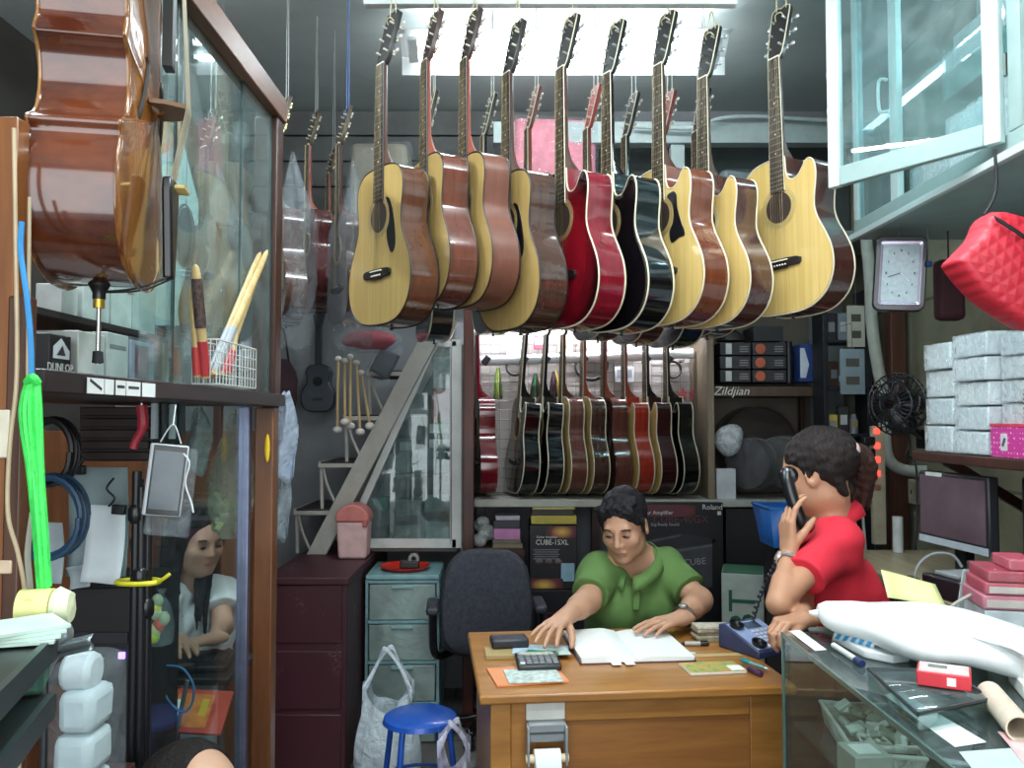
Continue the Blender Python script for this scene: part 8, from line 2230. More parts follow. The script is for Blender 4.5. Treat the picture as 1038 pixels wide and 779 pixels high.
t, cc = slab('paper_strip', 'long white paper strip along the near left edge of the counter', 'paper', [(896, 706), (912, 702), (1000, 754), (968, 759)], 0.0, 0.002, 'e4ecec')
t, cc = slab('pale_slip', 'pale greenish slip at the near corner of the counter', 'paper', [(972, 764), (1030, 760), (1060, 790), (1000, 800)], 0.0, 0.002, 'bcd4d0')
# grey metal tools left of the packets
t = thing('chrome_part', 'chrome hardware part lying among the papers on the counter', 'hardware', on(842, 648, KZ + 0.001))
MB().tube(catmull([(-0.03, 0.05, 0.008), (0.0, 0.02, 0.012), (0.02, -0.02, 0.01), (0.05, -0.05, 0.008)], 5), [0.006] * 8 + [0.008] * 8, 8).build('arm', mat('8e9290', 0.3, 0.7), t)
MB().tube(catmull([(-0.01, 0.06, 0.008), (0.02, 0.03, 0.012), (0.035, 0.0, 0.01)], 5), 0.005, 8).build('spring', mat('a9a598', 0.3, 0.6), t)
MB().box((0.01, 0.03, 0.006), (0.03, 0.04, 0.012), (0, 0, 0.5)).build('mount_block', mat('6d706c', 0.35, 0.6), t, bevel=0.003)
a_, b_ = on(845, 655, KZ + 0.006), on(874, 674, KZ + 0.006)
t = thing('white_marker', 'white marker with a dark blue cap on the counter edge', 'marker', a_)
d_ = b_ - a_
MB().cyl((0, 0, 0.001), d_ * 0.82 + V((0, 0, 0.001)), 0.0065, 10).build('barrel', mat('d3d8d4', 0.4), t)
MB().cyl(d_ * 0.8 + V((0, 0, 0.001)), d_ + V((0, 0, 0.001)), 0.0075, 10).build('cap_sleeve', mat('1d2c5c', 0.4), t)
# black framed tray on the counter with the red box
pts = [(876, 676), (960, 662), (1000, 690), (1010, 712), (930, 727), (905, 706)]
pl = [on(u, v, KZ + 0.03) for u, v in ((880, 678), (958, 680), (1006, 708), (930, 724))]
cc = sum(pl, V((0, 0, 0))) / 4
t = thing('glass_tray', 'dark edged clear tray carrying the red box on the counter', 'tray', (cc.x, cc.y, K0))
q = [(p.x - cc.x, p.y - cc.y) for p in pl]
for i in range(4):
 a_, b_ = q[i], q[(i + 1) % 4]
 m = MB(); m.add([(a_[0], a_[1], 0), (b_[0], b_[1], 0), (b_[0], b_[1], 0.028), (a_[0], a_[1], 0.028)], [(0, 1, 2, 3)]); m.build('side_glass', G_C, t, solid=0.003)
 MB().cyl((a_[0], a_[1], 0.028), (b_[0], b_[1], 0.028), 0.0035, 6).build('rim_bar', mat('2c3436', 0.3), t)
m = MB(); m.add([(x * 0.98, y * 0.98, 0.0285) for x, y in q], [(0, 1, 2, 3)]); m.build('lid_glass', glass('tray_lid', tint=(0.55, 0.66, 0.68), refl=0.08, dirt=0.12), t, solid=0.003)
# red box
rb = on(957, 692, KZ + 0.035)
t = thing('red_box', 'red and white string box lying on the clear tray', 'box', (rb.x, rb.y, K0 + 0.0325), R(-28))
MB().box((0, 0, 0.0125), (0.085, 0.068, 0.025)).build('carton', mat('d2303c', 0.4), t, bevel=0.002)
MB().box((0, 0, 0.0256), (0.078, 0.060, 0.0012)).build('white_top', mat('dccaca', 0.4), t)
MB().box((-0.01, 0.006, 0.0266), (0.03, 0.016, 0.0008)).build('grey_print', mat('6a7a72', 0.5), t)
MB().box((0.012, -0.0345, 0.0125), (0.014, 0.001, 0.014)).build('price_sticker', mat('efe4e4', 0.5), t)
# white box pile and yellow strip behind
t, cc = slab('white_booklet', 'white booklet with tiny dotted print right of the red box', 'booklet', [(1022, 692), (1062, 686), (1090, 706), (1038, 711)], 0.0, 0.028, 'e9edea')
m = MB(); random.seed(2)
for i in range(12): m.box((random.uniform(0.0, 0.05), random.uniform(-0.02, 0.02), 0.0285), (0.005, 0.003, 0.0008))
m.build('print_dot', mat('6d7570', 0.5), t)
# paper roll with pink sheet
p0_, p1_ = on(1003, 703, KZ + 0.022), on(1031, 736, KZ + 0.022)
t = thing('paper_roll', 'cream cardboard roll with a pink sheet coming off, on the counter', 'roll', p0_)
d_ = p1_ - p0_; d_.z = 0
RR = 0.0205
pr = []
dn = d_.normalized(); nx = V((-dn.y, dn.x, 0))
n = 24
vs = []; 
for L_, r_ in ((0, RR), (1, RR), (1, RR * 0.86), (0, RR * 0.86)):
 for j in range(n):
  a = 2 * pi * j / n
  vs.append(d_ * L_ * 1.1 + nx * r_ * cos(a) + V((0, 0, r_ * sin(a))))
MB().add(vs, [(k * n + j, k * n + (j + 1) % n, ((k + 1) % 4) * n + (j + 1) % n, ((k + 1) % 4) * n + j) for k in range(4) for j in range(n)]).build('tube', mat('d8cbb8', 0.7), t, smooth=40)
a_ = d_ * 0.85
MB().grid(lambda a, q: V(d_ * (0.86 + 0.9 * a)) + nx * (-0.022 + 0.052 * q) + V((0, 0, -0.0195 + 0.002 * sin(3 * a))), 8, 4).build('pink_sheet', mat('e8b9b9', 0.7), t, solid=0.001)
# ------------------------------------------------------------------ people
def skin_mat(name, rough=0.55):
 m, nt, b = new_mat(name)
 a = nt.nodes.new('ShaderNodeAttribute'); a.attribute_name = 'dye'
 n = noise_tex(nt, coords(nt), 45, 3)
 mx = nt.nodes.new('ShaderNodeMix'); mx.data_type = 'RGBA'; mx.blend_type = 'MULTIPLY'; mx.inputs[0].default_value = 0.25
 nt.links.new(a.outputs['Color'], mx.inputs[6]); nt.links.new(ramp(nt, n, [(0.3, 0.75), (0.7, 1.0)]), mx.inputs[7])
 nt.links.new(mx.outputs[2], b.inputs['Base Color']); b.inputs['Roughness'].default_value = rough
 b.inputs['Subsurface Weight'].default_value = 0.08; b.inputs['Subsurface Radius'].default_value = (0.01, 0.004, 0.002); b.inputs['Subsurface Scale'].default_value = 0.6
 return m
SKIN = skin_mat('skin')
def hair_mat(name, c, axis=(60, 60, 5)):
 m, nt, b = new_mat(name)
 n = noise_tex(nt, coords(nt, axis), 3.0, 4, 0.6, 0.4)
 col = rgb(c); nt.links.new(ramp(nt, n, [(0.3, tuple(x * 0.5 for x in col[:3]) + (1,)), (0.75, tuple(min(1, x * 1.7) for x in col[:3]) + (1,))]), b.inputs['Base Color'])
 b.inputs['Roughness'].default_value = 0.6; b.inputs['Specular IOR Level'].default_value = 0.25; bump(nt, b, n, 0.9, 0.006)
 return m
def cloth_mat(name, c, scale=500):
 m, nt, b = new_mat(name)
 vec = coords(nt); n = noise_tex(nt, vec, 9, 4); n2 = noise_tex(nt, vec, scale, 2); col = rgb(c)
 nt.links.new(ramp(nt, n, [(0.3, tuple(x * 0.86 for x in col[:3]) + (1,)), (0.7, tuple(min(1, x * 1.1) for x in col[:3]) + (1,))]), b.inputs['Base Color'])
 b.inputs['Roughness'].default_value = 0.85; bump(nt, b, n2, 0.3, 0.002)
 return m
def frame(o, f, up=(0, 0, 1)):
 y = V(f).normalized(); z = V(up); z = (z - y * z.dot(y)).normalized(); x = y.cross(z)
 M = Matrix((x, y, z)).transposed().to_4x4(); M.translation = V(o)
 return M
def head(B, M, skin, lip, s=1.0, ears=True):
 """face towards +y, crown at +z, the person's own right at +x"""
 B.F = M @ Matrix.Scale(s, 4) if s != 1 else M
 B.ell((0, -0.014, 0.040), (0.075, 0.094, 0.084), 0.03)
 B.ell((0, 0.026, -0.030), (0.062, 0.066, 0.086), 0.035)
 B.ell((0, 0.064, -0.100), (0.025, 0.022, 0.017), 0.03)
 for q in (-1, 1):
  B.ell((q * 0.043, 0.010, -0.066), (0.020, 0.040, 0.030), 0.03)
  B.ell((q * 0.043, 0.062, -0.024), (0.021, 0.019, 0.020), 0.025)
 B.cone((-0.036, 0.079, 0.024), (0.036, 0.079, 0.024), 0.011, k=0.016)
 for q in (-1, 1): B.ell((q * 0.031, 0.098, 0.003), (0.017, 0.013, 0.011), 0.012, sub=True)
 for q in (-1, 1): B.ell((q * 0.031, 0.0785, 0.002), (0.015, 0.0115, 0.011), 0.004)
 B.cone((0, 0.088, 0.016), (0, 0.106, -0.028), 0.0075, 0.0105, k=0.012)
 for q in (-1, 1): B.ell((q * 0.0115, 0.096, -0.033), (0.0085, 0.010, 0.0075), 0.006)
 B.ell((0, 0.088, -0.061), (0.022, 0.010, 0.0065), 0.006); B.ell((0, 0.087, -0.0715), (0.019, 0.010, 0.0065), 0.006)
 B.cone((-0.021, 0.094, -0.066), (0.021, 0.094, -0.066), 0.0022, k=0.003, sub=True)
 if ears:
  for q in (-1, 1):
   B.ell((q * 0.077, -0.006, -0.004), (0.009, 0.020, 0.031), 0.006, rot=(0.2, 0, q * -0.45))
   B.ell((q * 0.084, 0.000, 0.000), (0.005, 0.010, 0.016), 0.004, sub=True)
 B.dye((0, 0.095, -0.066), (0.026, 0.02, 0.013), lip, 0.5)
 for q in (-1, 1): B.dye((q * 0.031, 0.09, 0.002), (0.019, 0.02, 0.012), '5a3a2c', 1.4)
 B.F = Matrix.Identity(4)
def face_bits(parent, M, brow='1a1412', s=1.0, o=None):
 org = parent.matrix_basis.translation
 for q in (-1, 1):
  e = MB().ell((0, 0, 0), (0.0125, 0.0035, 0.0042), 12, 8).build('eye', mat('1d1512', 0.3), parent)
  e.matrix_local = Matrix.Translation(-org) @ M @ Matrix.Translation((q * 0.031, 0.0885, -0.0005))
  b = MB().tube(catmull([(-q * 0.012, 0.002, -0.001), (0, 0.004, 0.003), (q * 0.018, -0.006, 0.000)], 4), [0.003] * 8 + [0.0018], 6).build('eyebrow', mat(brow, 0.8), parent)
  b.matrix_local = Matrix.Translation(-org) @ M @ Matrix.Translation((q * 0.032, 0.0885, 0.0235))
def hand(B, M, side, bend=(0.25, 0.3, 0.35, 0.4), spread=0.12, thumb=(0.6, 0.15), s=1.0):
 """wrist at the origin, fingers towards +y, palm down -z, thumb at +x * side"""
 B.F = M
 xs, ys = (0.029, 0.010, -0.010, -0.027), (0.086, 0.091, 0.087, 0.077)
 for q in (-1, 1): B.cone((q * 0.011, -0.03, 0), (q * 0.014, 0.02, 0), 0.0175 * s, 0.0155 * s, 0.012)
 for i in range(4): B.cone((xs[i] * 0.6 * side, 0.012, 0), (xs[i] * side * s, ys[i] * s, 0.002), 0.0145 * s, 0.0108 * s, 0.010)
 Ls = ((0.042, 0.026, 0.021), (0.046, 0.029, 0.022), (0.042, 0.027, 0.021), (0.033, 0.021, 0.018))
 for i in range(4):
  p = V((xs[i] * side * s, ys[i] * s, 0.002)); a = bend[i] * 0.8; sp_ = (1.2 - i * 0.85) * spread * side
  r = (0.0096, 0.0096, 0.009, 0.0078)[i] * s
  for j, L in enumerate(Ls[i]):
   d = V((sin(sp_) * cos(a), cos(sp_) * cos(a), -sin(a))); q = p + d * L * s
   B.cone(p, q, r, r * 0.88, 0.003); p = q; r *= 0.88; a += bend[i] * (1.1 if j == 0 else 0.8)
 t0, t1 = thumb
 p = V((0.017 * side, 0.018, -0.004)); a = t0
 for L, r0, r1 in ((0.042, 0.0145, 0.0122), (0.034, 0.0118, 0.0105), (0.026, 0.0102, 0.008)):
  q = p + V((sin(a) * side, cos(a), -t1)).normalized() * L * s
  B.cone(p, q, r0 * s, r1 * s, 0.006); p = q; a -= 0.22; t1 += 0.1
 B.F = Matrix.Identity(4)
def trunk(B, hip, chest, sR, sL, nk, hd, w=0.075, r0=0.108, r1=0.108, rs=0.058, k=0.05, neck=0.052):
 lat = (V(sL) - V(sR)).normalized() * w
 for q in (-1, 1):
  B.cone(V(hip) + lat * q * 0.8, V(chest) + lat * q, r0, r1, k)
  B.cone(V(chest) + lat * q, V(sR if q < 0 else sL) + (V(chest) - V(nk)) * 0.22, r1 * 0.75, rs, k)
 B.cone(sR, nk, rs, 0.046, k); B.cone(sL, nk, rs, 0.046, k)
 if hd is not None: B.cone(nk, hd, neck * 1.06, neck, 0.03)
def wrinkles(seed, amp, f=34):
 rs_ = np.random.RandomState(seed); ks = rs_.normal(0, f, (5, 3)); ph = rs_.uniform(0, 6.28, 5)
 return lambda P: amp * sum(np.sin(P @ k + p) for k, p in zip(ks, ph)) / 2
def stool_for(p, lab):
 return dup(st, (p.x, p.y, 0), label=lab)

# ---- the man behind the desk
hc = at(633, 533, 3.02)
MH = frame(hc, (-0.40, -0.86, -0.34), (-0.05, 0, 1))
sR, sL = at(607, 581, 3.06), at(674, 575, 3.12)
nk = at(645, 566, 3.12); chest = at(645, 612, 3.13); hip = V((chest.x + 0.01, 3.22, 0.578))
eR, wR = at(596, 609, 2.90), at(572, 627, 2.70)
eL, wL = at(709, 609, 2.98), at(691, 627, 2.82)
man = thing('person', 'man in a green polo shirt sitting behind the desk, reaching over the papers', 'person', (hip.x, hip.y, 0.0))
B = Blob()
head(B, MH, None, '9a6a58')
trunk(B, hip, chest, sR, sL, nk, MH @ V((0, -0.02, -0.07)))
B.chain([sR, eR, wR], [0.050, 0.041, 0.028], 0.02); B.cone(eR, eR.lerp(wR, 0.4), 0.040, 0.039, 0.02)
B.chain([sL, eL, wL], [0.050, 0.041, 0.028], 0.02); B.cone(eL, eL.lerp(wL, 0.4), 0.040, 0.039, 0.02)
hand(B, frame(wR, at(553, 640, 2.58) - wR, (0.15, 0.3, 1)), -1, (0.26, 0.24, 0.20, 0.16), 0.20, (0.75, 0.5))
hand(B, frame(wL, at(664, 634, 2.76) - wL, (0.05, -0.1, 1)), 1, (0.12, 0.12, 0.14, 0.18), 0.10, (0.5, 0.1))
for q in (-1, 1):
 kn = V((hip.x + q * 0.14, hip.y - 0.42, 0.50)); an = V((hip.x + q * 0.13, hip.y - 0.40, 0.07))
 B.chain([hip + V((q * 0.09, 0, -0.02)), kn, an], [0.085, 0.058, 0.040], 0.03); B.cone(an + V((0, 0.03, -0.035)), an + V((0, -0.15, -0.045)), 0.032, 0.024, 0.02)
B.build('body', SKIN, man, res=0.0042, base='b58a70')
face_bits(man, MH)
S = Blob()
trunk(S, hip, chest, sR, sL, nk, None, 0.080, 0.120, 0.116, 0.066)
S.cone(sR, sR.lerp(eR, 0.80), 0.066, 0.066, 0.03, fb=True); S.cone(sL, sL.lerp(eL, 0.72), 0.066, 0.067, 0.03, fb=True)
S.cone(nk + V((0.01, -0.03, -0.02)), MH @ V((0, 0.01, -0.09)), 0.058, 0.066, 0.01, sub=True)
S.cone(nk + V((-0.01, -0.10, -0.075)), nk + V((-0.01, -0.13, 0.03)), 0.012, 0.045, 0.012, sub=True)
SHIRT = cloth_mat('green_pique', '54743c')
S.build('polo_shirt', SHIRT, man, res=0.005, wrinkle=wrinkles(3, 0.0032))
org = man.matrix_basis.translation
def collar(parent, nk, M, c, rad=0.066, front=-0.09, back=0.035, name='collar', r=0.011):
 pts = []
 f = M.to_3x3() @ V((0, 1, 0)); f.z = 0; f.normalize(); rt = V((f.y, -f.x, 0)); n = 26
 for i in range(n + 1):
  a = -pi * 0.94 + 2 * pi * 0.94 * i / n
  h = (cos(a) + 1) / 2
  pts.append(nk + (-f) * cos(a) * (rad + 0.028 * (1 - h)) + rt * sin(a) * rad * 1.05 + V((0, 0, back * h + front * 0.75 * (1 - h) ** 1.5)))
 m = MB(); vs = []; o_ = parent.matrix_basis.translation
 for i, p in enumerate(pts):
  out = p - nk; out.z = 0; out.normalize()
  w_ = 0.036 + 0.012 * abs(2 * i / n - 1) ** 4
  vs += [p - o_ + V((0, 0, 0.010)), p - o_ + out * 0.020 + V((0, 0, 0.010 - w_ * 0.45)), p - o_ + out * 0.030 + V((0, 0, -w_ * 0.85))]
 m.add(vs, [(i * 3 + j, i * 3 + j + 1, i * 3 + j + 4, i * 3 + j + 3) for i in range(n) for j in range(2)])
 return m.build(name, c, parent, solid=0.006, smooth=80)
collar(man, nk + V((0.0, -0.03, 0.012)), MH, SHIRT)
MB().box(nk + V((-0.02, -0.132, -0.115)) - org, (0.024, 0.008, 0.09), (R(-14), 0, R(-14))).build('placket', cloth_mat('green_dark', '4a6834'), man, bevel=0.003)
H = Blob(); H.F = MH
H.ell((0, -0.020, 0.050), (0.083, 0.100, 0.086), 0.02)
random.seed(8)
for i in range(34):
 x0 = random.uniform(-0.06, 0.06); y0 = random.uniform(-0.06, 0.035)
 z0 = 0.118 - 0.9 * (x0 ** 2 + (y0 + 0.01) ** 2) / 0.1
 H.cone((x0 * 0.8, y0, z0), (x0 * 1.1 + 0.02 * random.uniform(-0.4, 1.0), y0 + 0.03, z0 - 0.004 + random.uniform(-0.006, 0.006)), 0.012, 0.007, 0.006)
for q in (-1, 1):
 H.cone((q * 0.076, 0.02, 0.03), (q * 0.074, 0.018, -0.012), 0.011, 0.006, 0.01); H.cone((q * 0.055, 0.065, 0.085), (q * 0.068, 0.045, 0.035), 0.014, 0.010, 0.012)
H.ell((0, 0.118, 0.018), (0.070, 0.058, 0.084), 0.010, sub=True)
for i in range(14):
 x = -0.05 + 0.1 * i / 13
 H.cone((x - 0.012, 0.030, 0.122 - 5 * x * x), (x + 0.010, 0.074 - 2 * x * x, 0.098 - 4 * x * x - 0.01 * (i % 3)), 0.013, 0.006, 0.006)
H.ell((0, 0.05, -0.09), (0.12, 0.085, 0.085), 0.012, sub=True)
H.clip((0, -0.02, -0.055), (0, 0.2, -1)); 
H.build('hair', hair_mat('black_hair', '1b1a1f', (40, 40, 40)), man, res=0.004, wrinkle=wrinkles(1, 0.0014, 110))
d_ = (wL - eL).normalized(); c_ = wL - d_ * 0.02 - org
bM = frame(c_, d_)
wt = MB().tube([(0.036 * cos(2 * pi * i / 20), 0, 0.032 * sin(2 * pi * i / 20)) for i in range(20)], 0.0055, 6, closed=True).build('wristwatch', mat('4a4640', 0.3, 0.6), man); wt.matrix_local = bM
MB().lathe([(0.001, 0), (0.016, 0), (0.015, 0.007), (0.001, 0.008)], 16, Matrix.Translation((0, 0, 0.032))).build('watch_dial', mat('8a8a84', 0.2, 0.5), wt)
P_ = Blob()
P_.cone(hip + V((-0.07, 0, 0)), hip + V((0.07, 0, 0)), 0.118, k=0.03)
for q in (-1, 1):
 kn = V((hip.x + q * 0.14, hip.y - 0.42, 0.50)); an = V((hip.x + q * 0.13, hip.y - 0.40, 0.09))
 P_.chain([hip + V((q * 0.09, 0, -0.02)), kn, an], [0.098, 0.072, 0.055], 0.03)
P_.build('trousers', cloth_mat('dark_denim', '23283a'), man, res=0.010)
for q in (-1, 1):
 an = V((hip.x + q * 0.13, hip.y - 0.40, 0.04)) - org
 MB().ell((an.x, an.y - 0.06, 0.042), (0.045, 0.13, 0.040), 16, 10).build('shoe', mat('1b1a1c', 0.4), man)
stool_for(hip + V((0, 0.02, 0)), 'round stool under the man in the green shirt, behind the desk')

# ---- the woman in red on the telephone
hc = at(829, 480, 2.46)
MH = frame(hc, (-0.78, 0.56, -0.20), (-0.10, 0.05, 1))
nk = at(843, 525, 2.50); sL = at(850, 549, 2.37); sR = V((sL.x + 0.02, sL.y + 0.30, sL.z)); chest = at(850, 600, 2.50) + V((0.0, 0.02, 0)); hip = V((chest.x + 0.06, 2.55, 0.86))
eL, wL = at(789, 612, 2.17), at(800, 560, 2.31)
eR, wR = V((0.80, 2.36, 0.945)), at(814, 629, 2.10)
wom = thing('person', 'woman in a red polo shirt holding a black receiver to her ear, ponytail', 'person', (hip.x, hip.y, 0))
B = Blob(); head(B, MH, None, 'a06058', 0.94)
trunk(B, hip, chest, sR, sL, nk, MH @ V((0, -0.03, -0.07)), 0.06, 0.10, 0.095, 0.048, neck=0.044)
B.chain([sL, eL, wL], [0.039, 0.028, 0.021], 0.012); B.cone(eL, eL.lerp(wL, 0.4), 0.028, 0.029, 0.012)
B.chain([sR, eR, wR], [0.044, 0.036, 0.023], 0.02)
hM = frame(wL, at(797, 515, 2.325) - wL, (-1, -0.25, 0))
hand(B, hM, 1, (0.35, 0.40, 0.42, 0.45), 0.10, (0.35, 0.75), 0.92)
hand(B, frame(wR, V((-0.10, -0.05, -0.0)), (0, 0, 1)), -1, (0.8, 0.85, 0.9, 0.95), 0.06, (0.4, 0.25), 0.85)
for q in (-1, 1):
 kn = V((hip.x, hip.y + q * 0.09, 0.46)); an = V((hip.x + 0.02, hip.y + q * 0.09, 0.08))
 B.chain([hip + V((0, q * 0.08, 0)), kn, an], [0.085, 0.055, 0.036], 0.03); B.cone(an + V((0.03, 0, -0.04)), an + V((-0.15, 0, -0.05)), 0.03, 0.024, 0.02)
B.build('body', SKIN, wom, res=0.0042, base='b38468')
face_bits(wom, MH)
S = Blob(); trunk(S, hip, chest, sR, sL, nk, None, 0.066, 0.112, 0.108, 0.058)
S.cone(sL, sL.lerp(eL, 0.60), 0.058, 0.058, 0.035, fb=True); S.cone(sR, sR.lerp(eR, 0.5), 0.058, 0.062, 0.03, fb=True)
S.cone(nk + V((-0.005, -0.0, -0.01)), MH @ V((0, -0.02, -0.09)), 0.048, 0.060, 0.008, sub=True)
SH2 = cloth_mat('red_pique', 'c92236')
S.build('polo_shirt', SH2, wom, res=0.005, wrinkle=wrinkles(5, 0.003))
collar(wom, nk + V((0.0, 0.0, 0.004)), frame(nk, (-0.95, 0.25, 0)), SH2, 0.062, -0.07, 0.040)
org = wom.matrix_basis.translation
HW = hair_mat('dark_hair', '1d1616', (50, 50, 14)); HB_ = hair_mat('brown_hair', '3a2620', (50, 50, 10))
H = Blob(); H.F = MH @ Matrix.Scale(0.95, 4)
H.ell((0, -0.022, 0.046), (0.082, 0.103, 0.088), 0.02)
random.seed(4)
for i in range(46):
 a = random.uniform(-1.5, 1.5); h = random.uniform(0.0, 1)
 p0 = V((0.080 * sin(a), 0.05 - 0.03 * h, 0.045 + 0.075 * cos(a) * (0.4 + 0.6 * h)))
 H.cone(p0, (0.03 * sin(a), -0.115, 0.050 + 0.02 * cos(a)), random.uniform(0.005, 0.011), 0.014, 0.003)
H.ell((0, 0.110, -0.02), (0.075, 0.050, 0.085), 0.012, sub=True); H.ell((0, 0.050, -0.10), (0.12, 0.072, 0.095), 0.012, sub=True)
for q in (-1, 1):
 H.cone((q * 0.074, 0.02, 0.03), (q * 0.073, 0.0, -0.03), 0.010, 0.004, 0.008)
 H.cone((q * 0.055, -0.055, 0.0), (q * 0.035, -0.075, -0.07), 0.022, 0.012, 0.02)
H.clip((0, -0.03, -0.075), (0, 0.25, -1))
H.build('hair', HW, wom, res=0.0042, wrinkle=wrinkles(2, 0.0012, 100))
T_ = Blob(); b0 = MH @ V((0, -0.112, 0.050)); random.seed(6)
for i in range(30):
 e_ = at(868 + random.uniform(-13, 12), 508 + random.uniform(-16, 12), 2.52 + random.uniform(-0.03, 0.03))
 mid = b0.lerp(e_, 0.45) + V((0.025 + random.uniform(-0.01, 0.014), random.uniform(-0.02, 0.02), 0.024 + random.uniform(-0.02, 0.014)))
 T_.chain(catmull([b0, mid, e_], 4), [0.014, 0.015, 0.0155, 0.0155, 0.015, 0.013, 0.010, 0.007, 0.003], 0.006)
T_.build('ponytail', HB_, wom, res=0.0045, wrinkle=wrinkles(7, 0.0018, 110))
MB().lathe([(0.016, -0.01), (0.022, -0.004), (0.022, 0.004), (0.016, 0.01), (0.016, -0.01)], 16, frame(b0 - org + V((0.004, 0, 0.002)), (0.3, -0.2, -1), (1, 0, 0.4))).build('hair_tie', mat('c9a9a4', 0.5), wom)
d_ = (wL - eL).normalized(); wt = MB().tube([(0.028 * cos(2 * pi * i / 20), 0, 0.025 * sin(2 * pi * i / 20)) for i in range(20)], 0.006, 6, closed=True).build('wristwatch', mat('c9bdb8', 0.25, 0.7), wom); wt.matrix_local = frame(wL - d_ * 0.035 - org, d_, (-1, -0.4, 0))
MB().lathe([(0.001, 0), (0.015, 0), (0.014, 0.007), (0.001, 0.008)], 16, Matrix.Translation((0, 0, 0.025))).build('watch_dial', mat('d9c9c6', 0.2, 0.5), wt)
P_ = Blob(); P_.cone(hip + V((0, -0.05, 0)), hip + V((0, 0.05, 0)), 0.115, k=0.03)
for q in (-1, 1):
 P_.chain([hip + V((0, q * 0.08, 0)), V((hip.x, hip.y + q * 0.09, 0.46)), V((hip.x + 0.02, hip.y + q * 0.09, 0.09))], [0.095, 0.07, 0.055], 0.03)
 MB().ell((-0.03, q * 0.09, 0.04), (0.13, 0.045, 0.040), 16, 10).build('shoe', mat('2a2224', 0.4), wom)
P_.build('trousers', cloth_mat('navy_trousers', '1f2436'), wom, res=0.010)
# receiver
a_, b_ = at(800, 490, 2.335), at(812, 526, 2.325)
ax = (b_ - a_).normalized()
t = thing('telephone_receiver', 'black telephone receiver held to the ear of the woman in red', 'receiver', a_.lerp(b_, 0.5))
fr = frame((0, 0, 0), ax, (-0.7, -0.7, 0))
m = MB(); Lr = 0.080
m.tube([fr @ V(p) for p in catmull([(0, -Lr, -0.012), (0, -Lr * 0.7, 0.006), (0, 0, 0.012), (0, Lr * 0.7, 0.006), (0, Lr, -0.012)], 6)], [0.020] * 4 + [0.018] * 17 + [0.020] * 4, 12); m.build('grip', M_BLACKPL, t)
for q in (-1, 1):
 MB().lathe([(0.001, -0.016), (0.022, -0.016), (0.026, -0.006), (0.024, 0.010), (0.012, 0.018), (0.001, 0.019)], 18, fr @ Matrix.Translation((0, q * Lr * 0.88, -0.010)), cap=False).build('ear_cap' if q < 0 else 'mouth_cap', M_BLACKPL, t)

# ---- the young clerk in the booth
hc = at(199, 549, 3.0)
MH = frame(hc, (0.80, -0.58, -0.14), (0.02, 0, 1))
nk = at(190, 592, 3.03); sL = at(223, 602, 3.07); sR = at(163, 606, 2.93); chest = at(192, 632, 3.04); hip = V((chest.x - 0.02, 3.06, 0.572))
eL, wL = at(226, 635, 2.96), at(217, 648, 2.70)
eR, wR = at(160, 640, 2.86), at(180, 650, 2.66)
girl = thing('person', 'young woman with long black hair and white shirt sitting in the booth', 'person', (hip.x, hip.y, 0))
B = Blob(); head(B, MH, None, 'a86a60', 0.93)
trunk(B, hip, chest, sR, sL, nk, MH @ V((0, -0.02, -0.07)), 0.06, 0.098, 0.09, 0.045, neck=0.042)
for s_, e_, w_ in ((sL, eL, wL), (sR, eR, wR)): B.chain([s_, e_, w_], [0.042, 0.034, 0.022], 0.02)
hand(B, frame(wL, V((-0.07, -0.09, 0.0)), (0, 0, 1)), 1, (0.1, 0.1, 0.12, 0.14), 0.1, (0.5, 0.1), 0.9)
hand(B, frame(wR, V((0.05, -0.09, 0.0)), (0, 0, 1)), -1, (0.1, 0.1, 0.12, 0.14), 0.1, (0.5, 0.1), 0.9)
for q in (-1, 1):
 kn = V((hip.x + 0.02 + q * 0.09, hip.y - 0.30, 0.50)); an = V((hip.x + 0.02 + q * 0.09, hip.y - 0.26, 0.08))
 B.chain([hip + V((q * 0.08, 0, 0)), kn, an], [0.08, 0.052, 0.035], 0.03); B.cone(an + V((0, 0.03, -0.04)), an + V((0.02, -0.14, -0.05)), 0.03, 0.023, 0.02)
B.build('body', SKIN, girl, res=0.0045, base='bb937e')
face_bits(girl, MH)
S = Blob(); trunk(S, hip, chest, sR, sL, nk, None, 0.066, 0.108, 0.10, 0.054)
S.cone(sL, sL.lerp(eL, 0.55), 0.060, 0.068, 0.03, fb=True); S.cone(sR, sR.lerp(eR, 0.55), 0.060, 0.068, 0.03, fb=True)
S.cone(nk + V((0.01, -0.01, -0.02)), MH @ V((0, 0.0, -0.09)), 0.050, 0.066, 0.01, sub=True)
S.build('shirt', cloth_mat('white_tee', 'd3dbe0'), girl, res=0.0055, wrinkle=wrinkles(8, 0.003))
H = Blob(); H.F = MH @ Matrix.Scale(0.95, 4)
H.ell((0, -0.022, 0.046), (0.083, 0.102, 0.088), 0.02)
for q in (-1, 1):
 H.chain([(q * 0.03, 0.045, 0.118), (q * 0.070, 0.052, 0.07), (q * 0.080, 0.035, 0.0), (q * 0.074, 0.02, -0.08)], [0.014, 0.016, 0.016, 0.014], 0.015)
H.ell((0, 0.112, -0.03), (0.060, 0.055, 0.105), 0.012, sub=True); H.ell((0, 0.05, -0.12), (0.05, 0.07, 0.09), 0.012, sub=True)
H.F = Matrix.Identity(4)
random.seed(12)
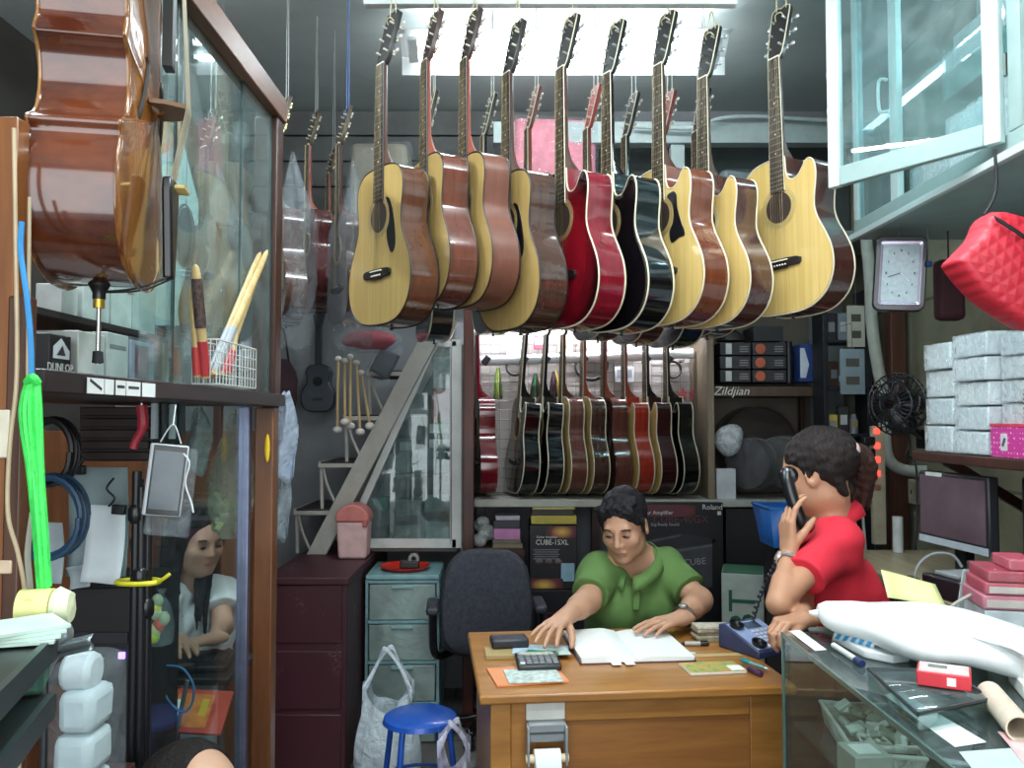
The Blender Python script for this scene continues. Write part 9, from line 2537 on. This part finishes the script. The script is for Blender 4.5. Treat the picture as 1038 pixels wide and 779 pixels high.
for i in range(40):
 q = random.choice((-1, 1)); a = random.uniform(1.0 if q < 0 else 0.6, 2.6)
 top = MH @ V((q * 0.078 * sin(a), 0.05 - 0.075 * a / 1.3, 0.04 + random.uniform(-0.02, 0.03)))
 if q > 0: lo_ = at(random.uniform(166, 186), random.uniform(605, 640), 2.90 + 0.05 * random.random())
 else: lo_ = at(random.uniform(196, 209), random.uniform(612, 648), 2.915 + 0.03 * random.random())
 H.chain(catmull([top, top.lerp(lo_, 0.4) + V((0.010 * (1 if q < 0 else -1), -0.016, 0)), lo_], 4), [0.012, 0.013, 0.013, 0.012, 0.012, 0.010, 0.008, 0.006, 0.003], 0.006)
H.build('hair', hair_mat('long_black_hair', '141216', (60, 60, 6)), girl, res=0.0048)
P_ = Blob(); P_.cone(hip + V((-0.06, 0, 0)), hip + V((0.06, 0, 0)), 0.112, k=0.03)
for q in (-1, 1):
 kn = V((hip.x + 0.02 + q * 0.09, hip.y - 0.30, 0.50)); P_.chain([hip + V((q * 0.08, 0, 0)), kn, V((kn.x, kn.y + 0.04, 0.09))], [0.092, 0.066, 0.052], 0.03)
P_.build('trousers', cloth_mat('red_trousers', '8a3440'), girl, res=0.012)
stool_for(hip, 'round stool under the young woman in the booth')

# ---- top of a head at the lower edge
hc = at(201, 824, 1.62)
MH = frame(hc, (0.84, -0.42, 0.22), (-0.15, 0, 1))
nk = hc + V((-0.03, 0.02, -0.15)); sL = nk + V((0.06, 0.15, -0.05)); sR = nk + V((-0.02, -0.15, -0.05)); chest = nk + V((0.0, 0, -0.18)); hip = V((chest.x + 0.01, chest.y, 0.30))
kid = thing('person', 'person with combed back dark hair, only the head top showing low at the show case', 'person', (hip.x, hip.y, 0))
B = Blob(); head(B, MH, None, 'a06a5c', 0.96)
trunk(B, hip, chest, sR, sL, nk, MH @ V((0, -0.02, -0.07)), 0.06, 0.095, 0.09, 0.045, neck=0.045)
for s_ in (sL, sR):
 e_ = s_ + V((0.05, 0, -0.22)); w_ = e_ + V((0.18, 0, -0.06)); B.chain([s_, e_, w_], [0.042, 0.034, 0.022], 0.02)
 hand(B, frame(w_, V((1, 0, -0.2))), 1 if s_ is sL else -1, s=0.9)
for q in (-1, 1):
 kn = hip + V((0.25, q * 0.09, 0.08)); B.chain([hip + V((0, q * 0.08, 0)), kn, V((kn.x, kn.y, 0.06))], [0.08, 0.052, 0.036], 0.03); B.cone(V((kn.x - 0.03, kn.y, 0.03)), V((kn.x + 0.12, kn.y, 0.026)), 0.03, 0.024, 0.02)
B.build('body', SKIN, kid, res=0.005, base='c2997f')
face_bits(kid, MH)
S = Blob(); trunk(S, hip, chest, sR, sL, nk, None, 0.066, 0.106, 0.10, 0.054)
for s_ in (sL, sR): S.cone(s_, s_ + V((0.03, 0, -0.13)), 0.056, 0.062, 0.03, fb=True)
S.cone(nk, MH @ V((0, 0, -0.09)), 0.050, 0.062, 0.01, sub=True)
S.build('shirt', cloth_mat('grey_tee', '7d8088'), kid, res=0.008)
H = Blob(); H.F = MH @ Matrix.Scale(0.97, 4)
H.ell((0, -0.024, 0.045), (0.081, 0.098, 0.086), 0.02)
random.seed(14)
for i in range(30):
 x = -0.07 + 0.14 * i / 29
 H.chain(catmull([(x, 0.045 - 0.25 * x * x / 0.07, 0.112 - 6.5 * x * x), (x * 1.05, -0.03, 0.132 - 6.5 * x * x), (x * 0.7, -0.115, 0.06)], 4), [0.005] * 9, 0.004)
H.ell((0, 0.105, 0.03), (0.092, 0.082, 0.112), 0.012, sub=True); H.ell((0, 0.045, -0.10), (0.12, 0.08, 0.085), 0.012, sub=True)
H.clip((0, -0.03, -0.075), (0, 0.25, -1))
H.build('hair', hair_mat('combed_hair', '1c1716', (50, 50, 50)), kid, res=0.004)
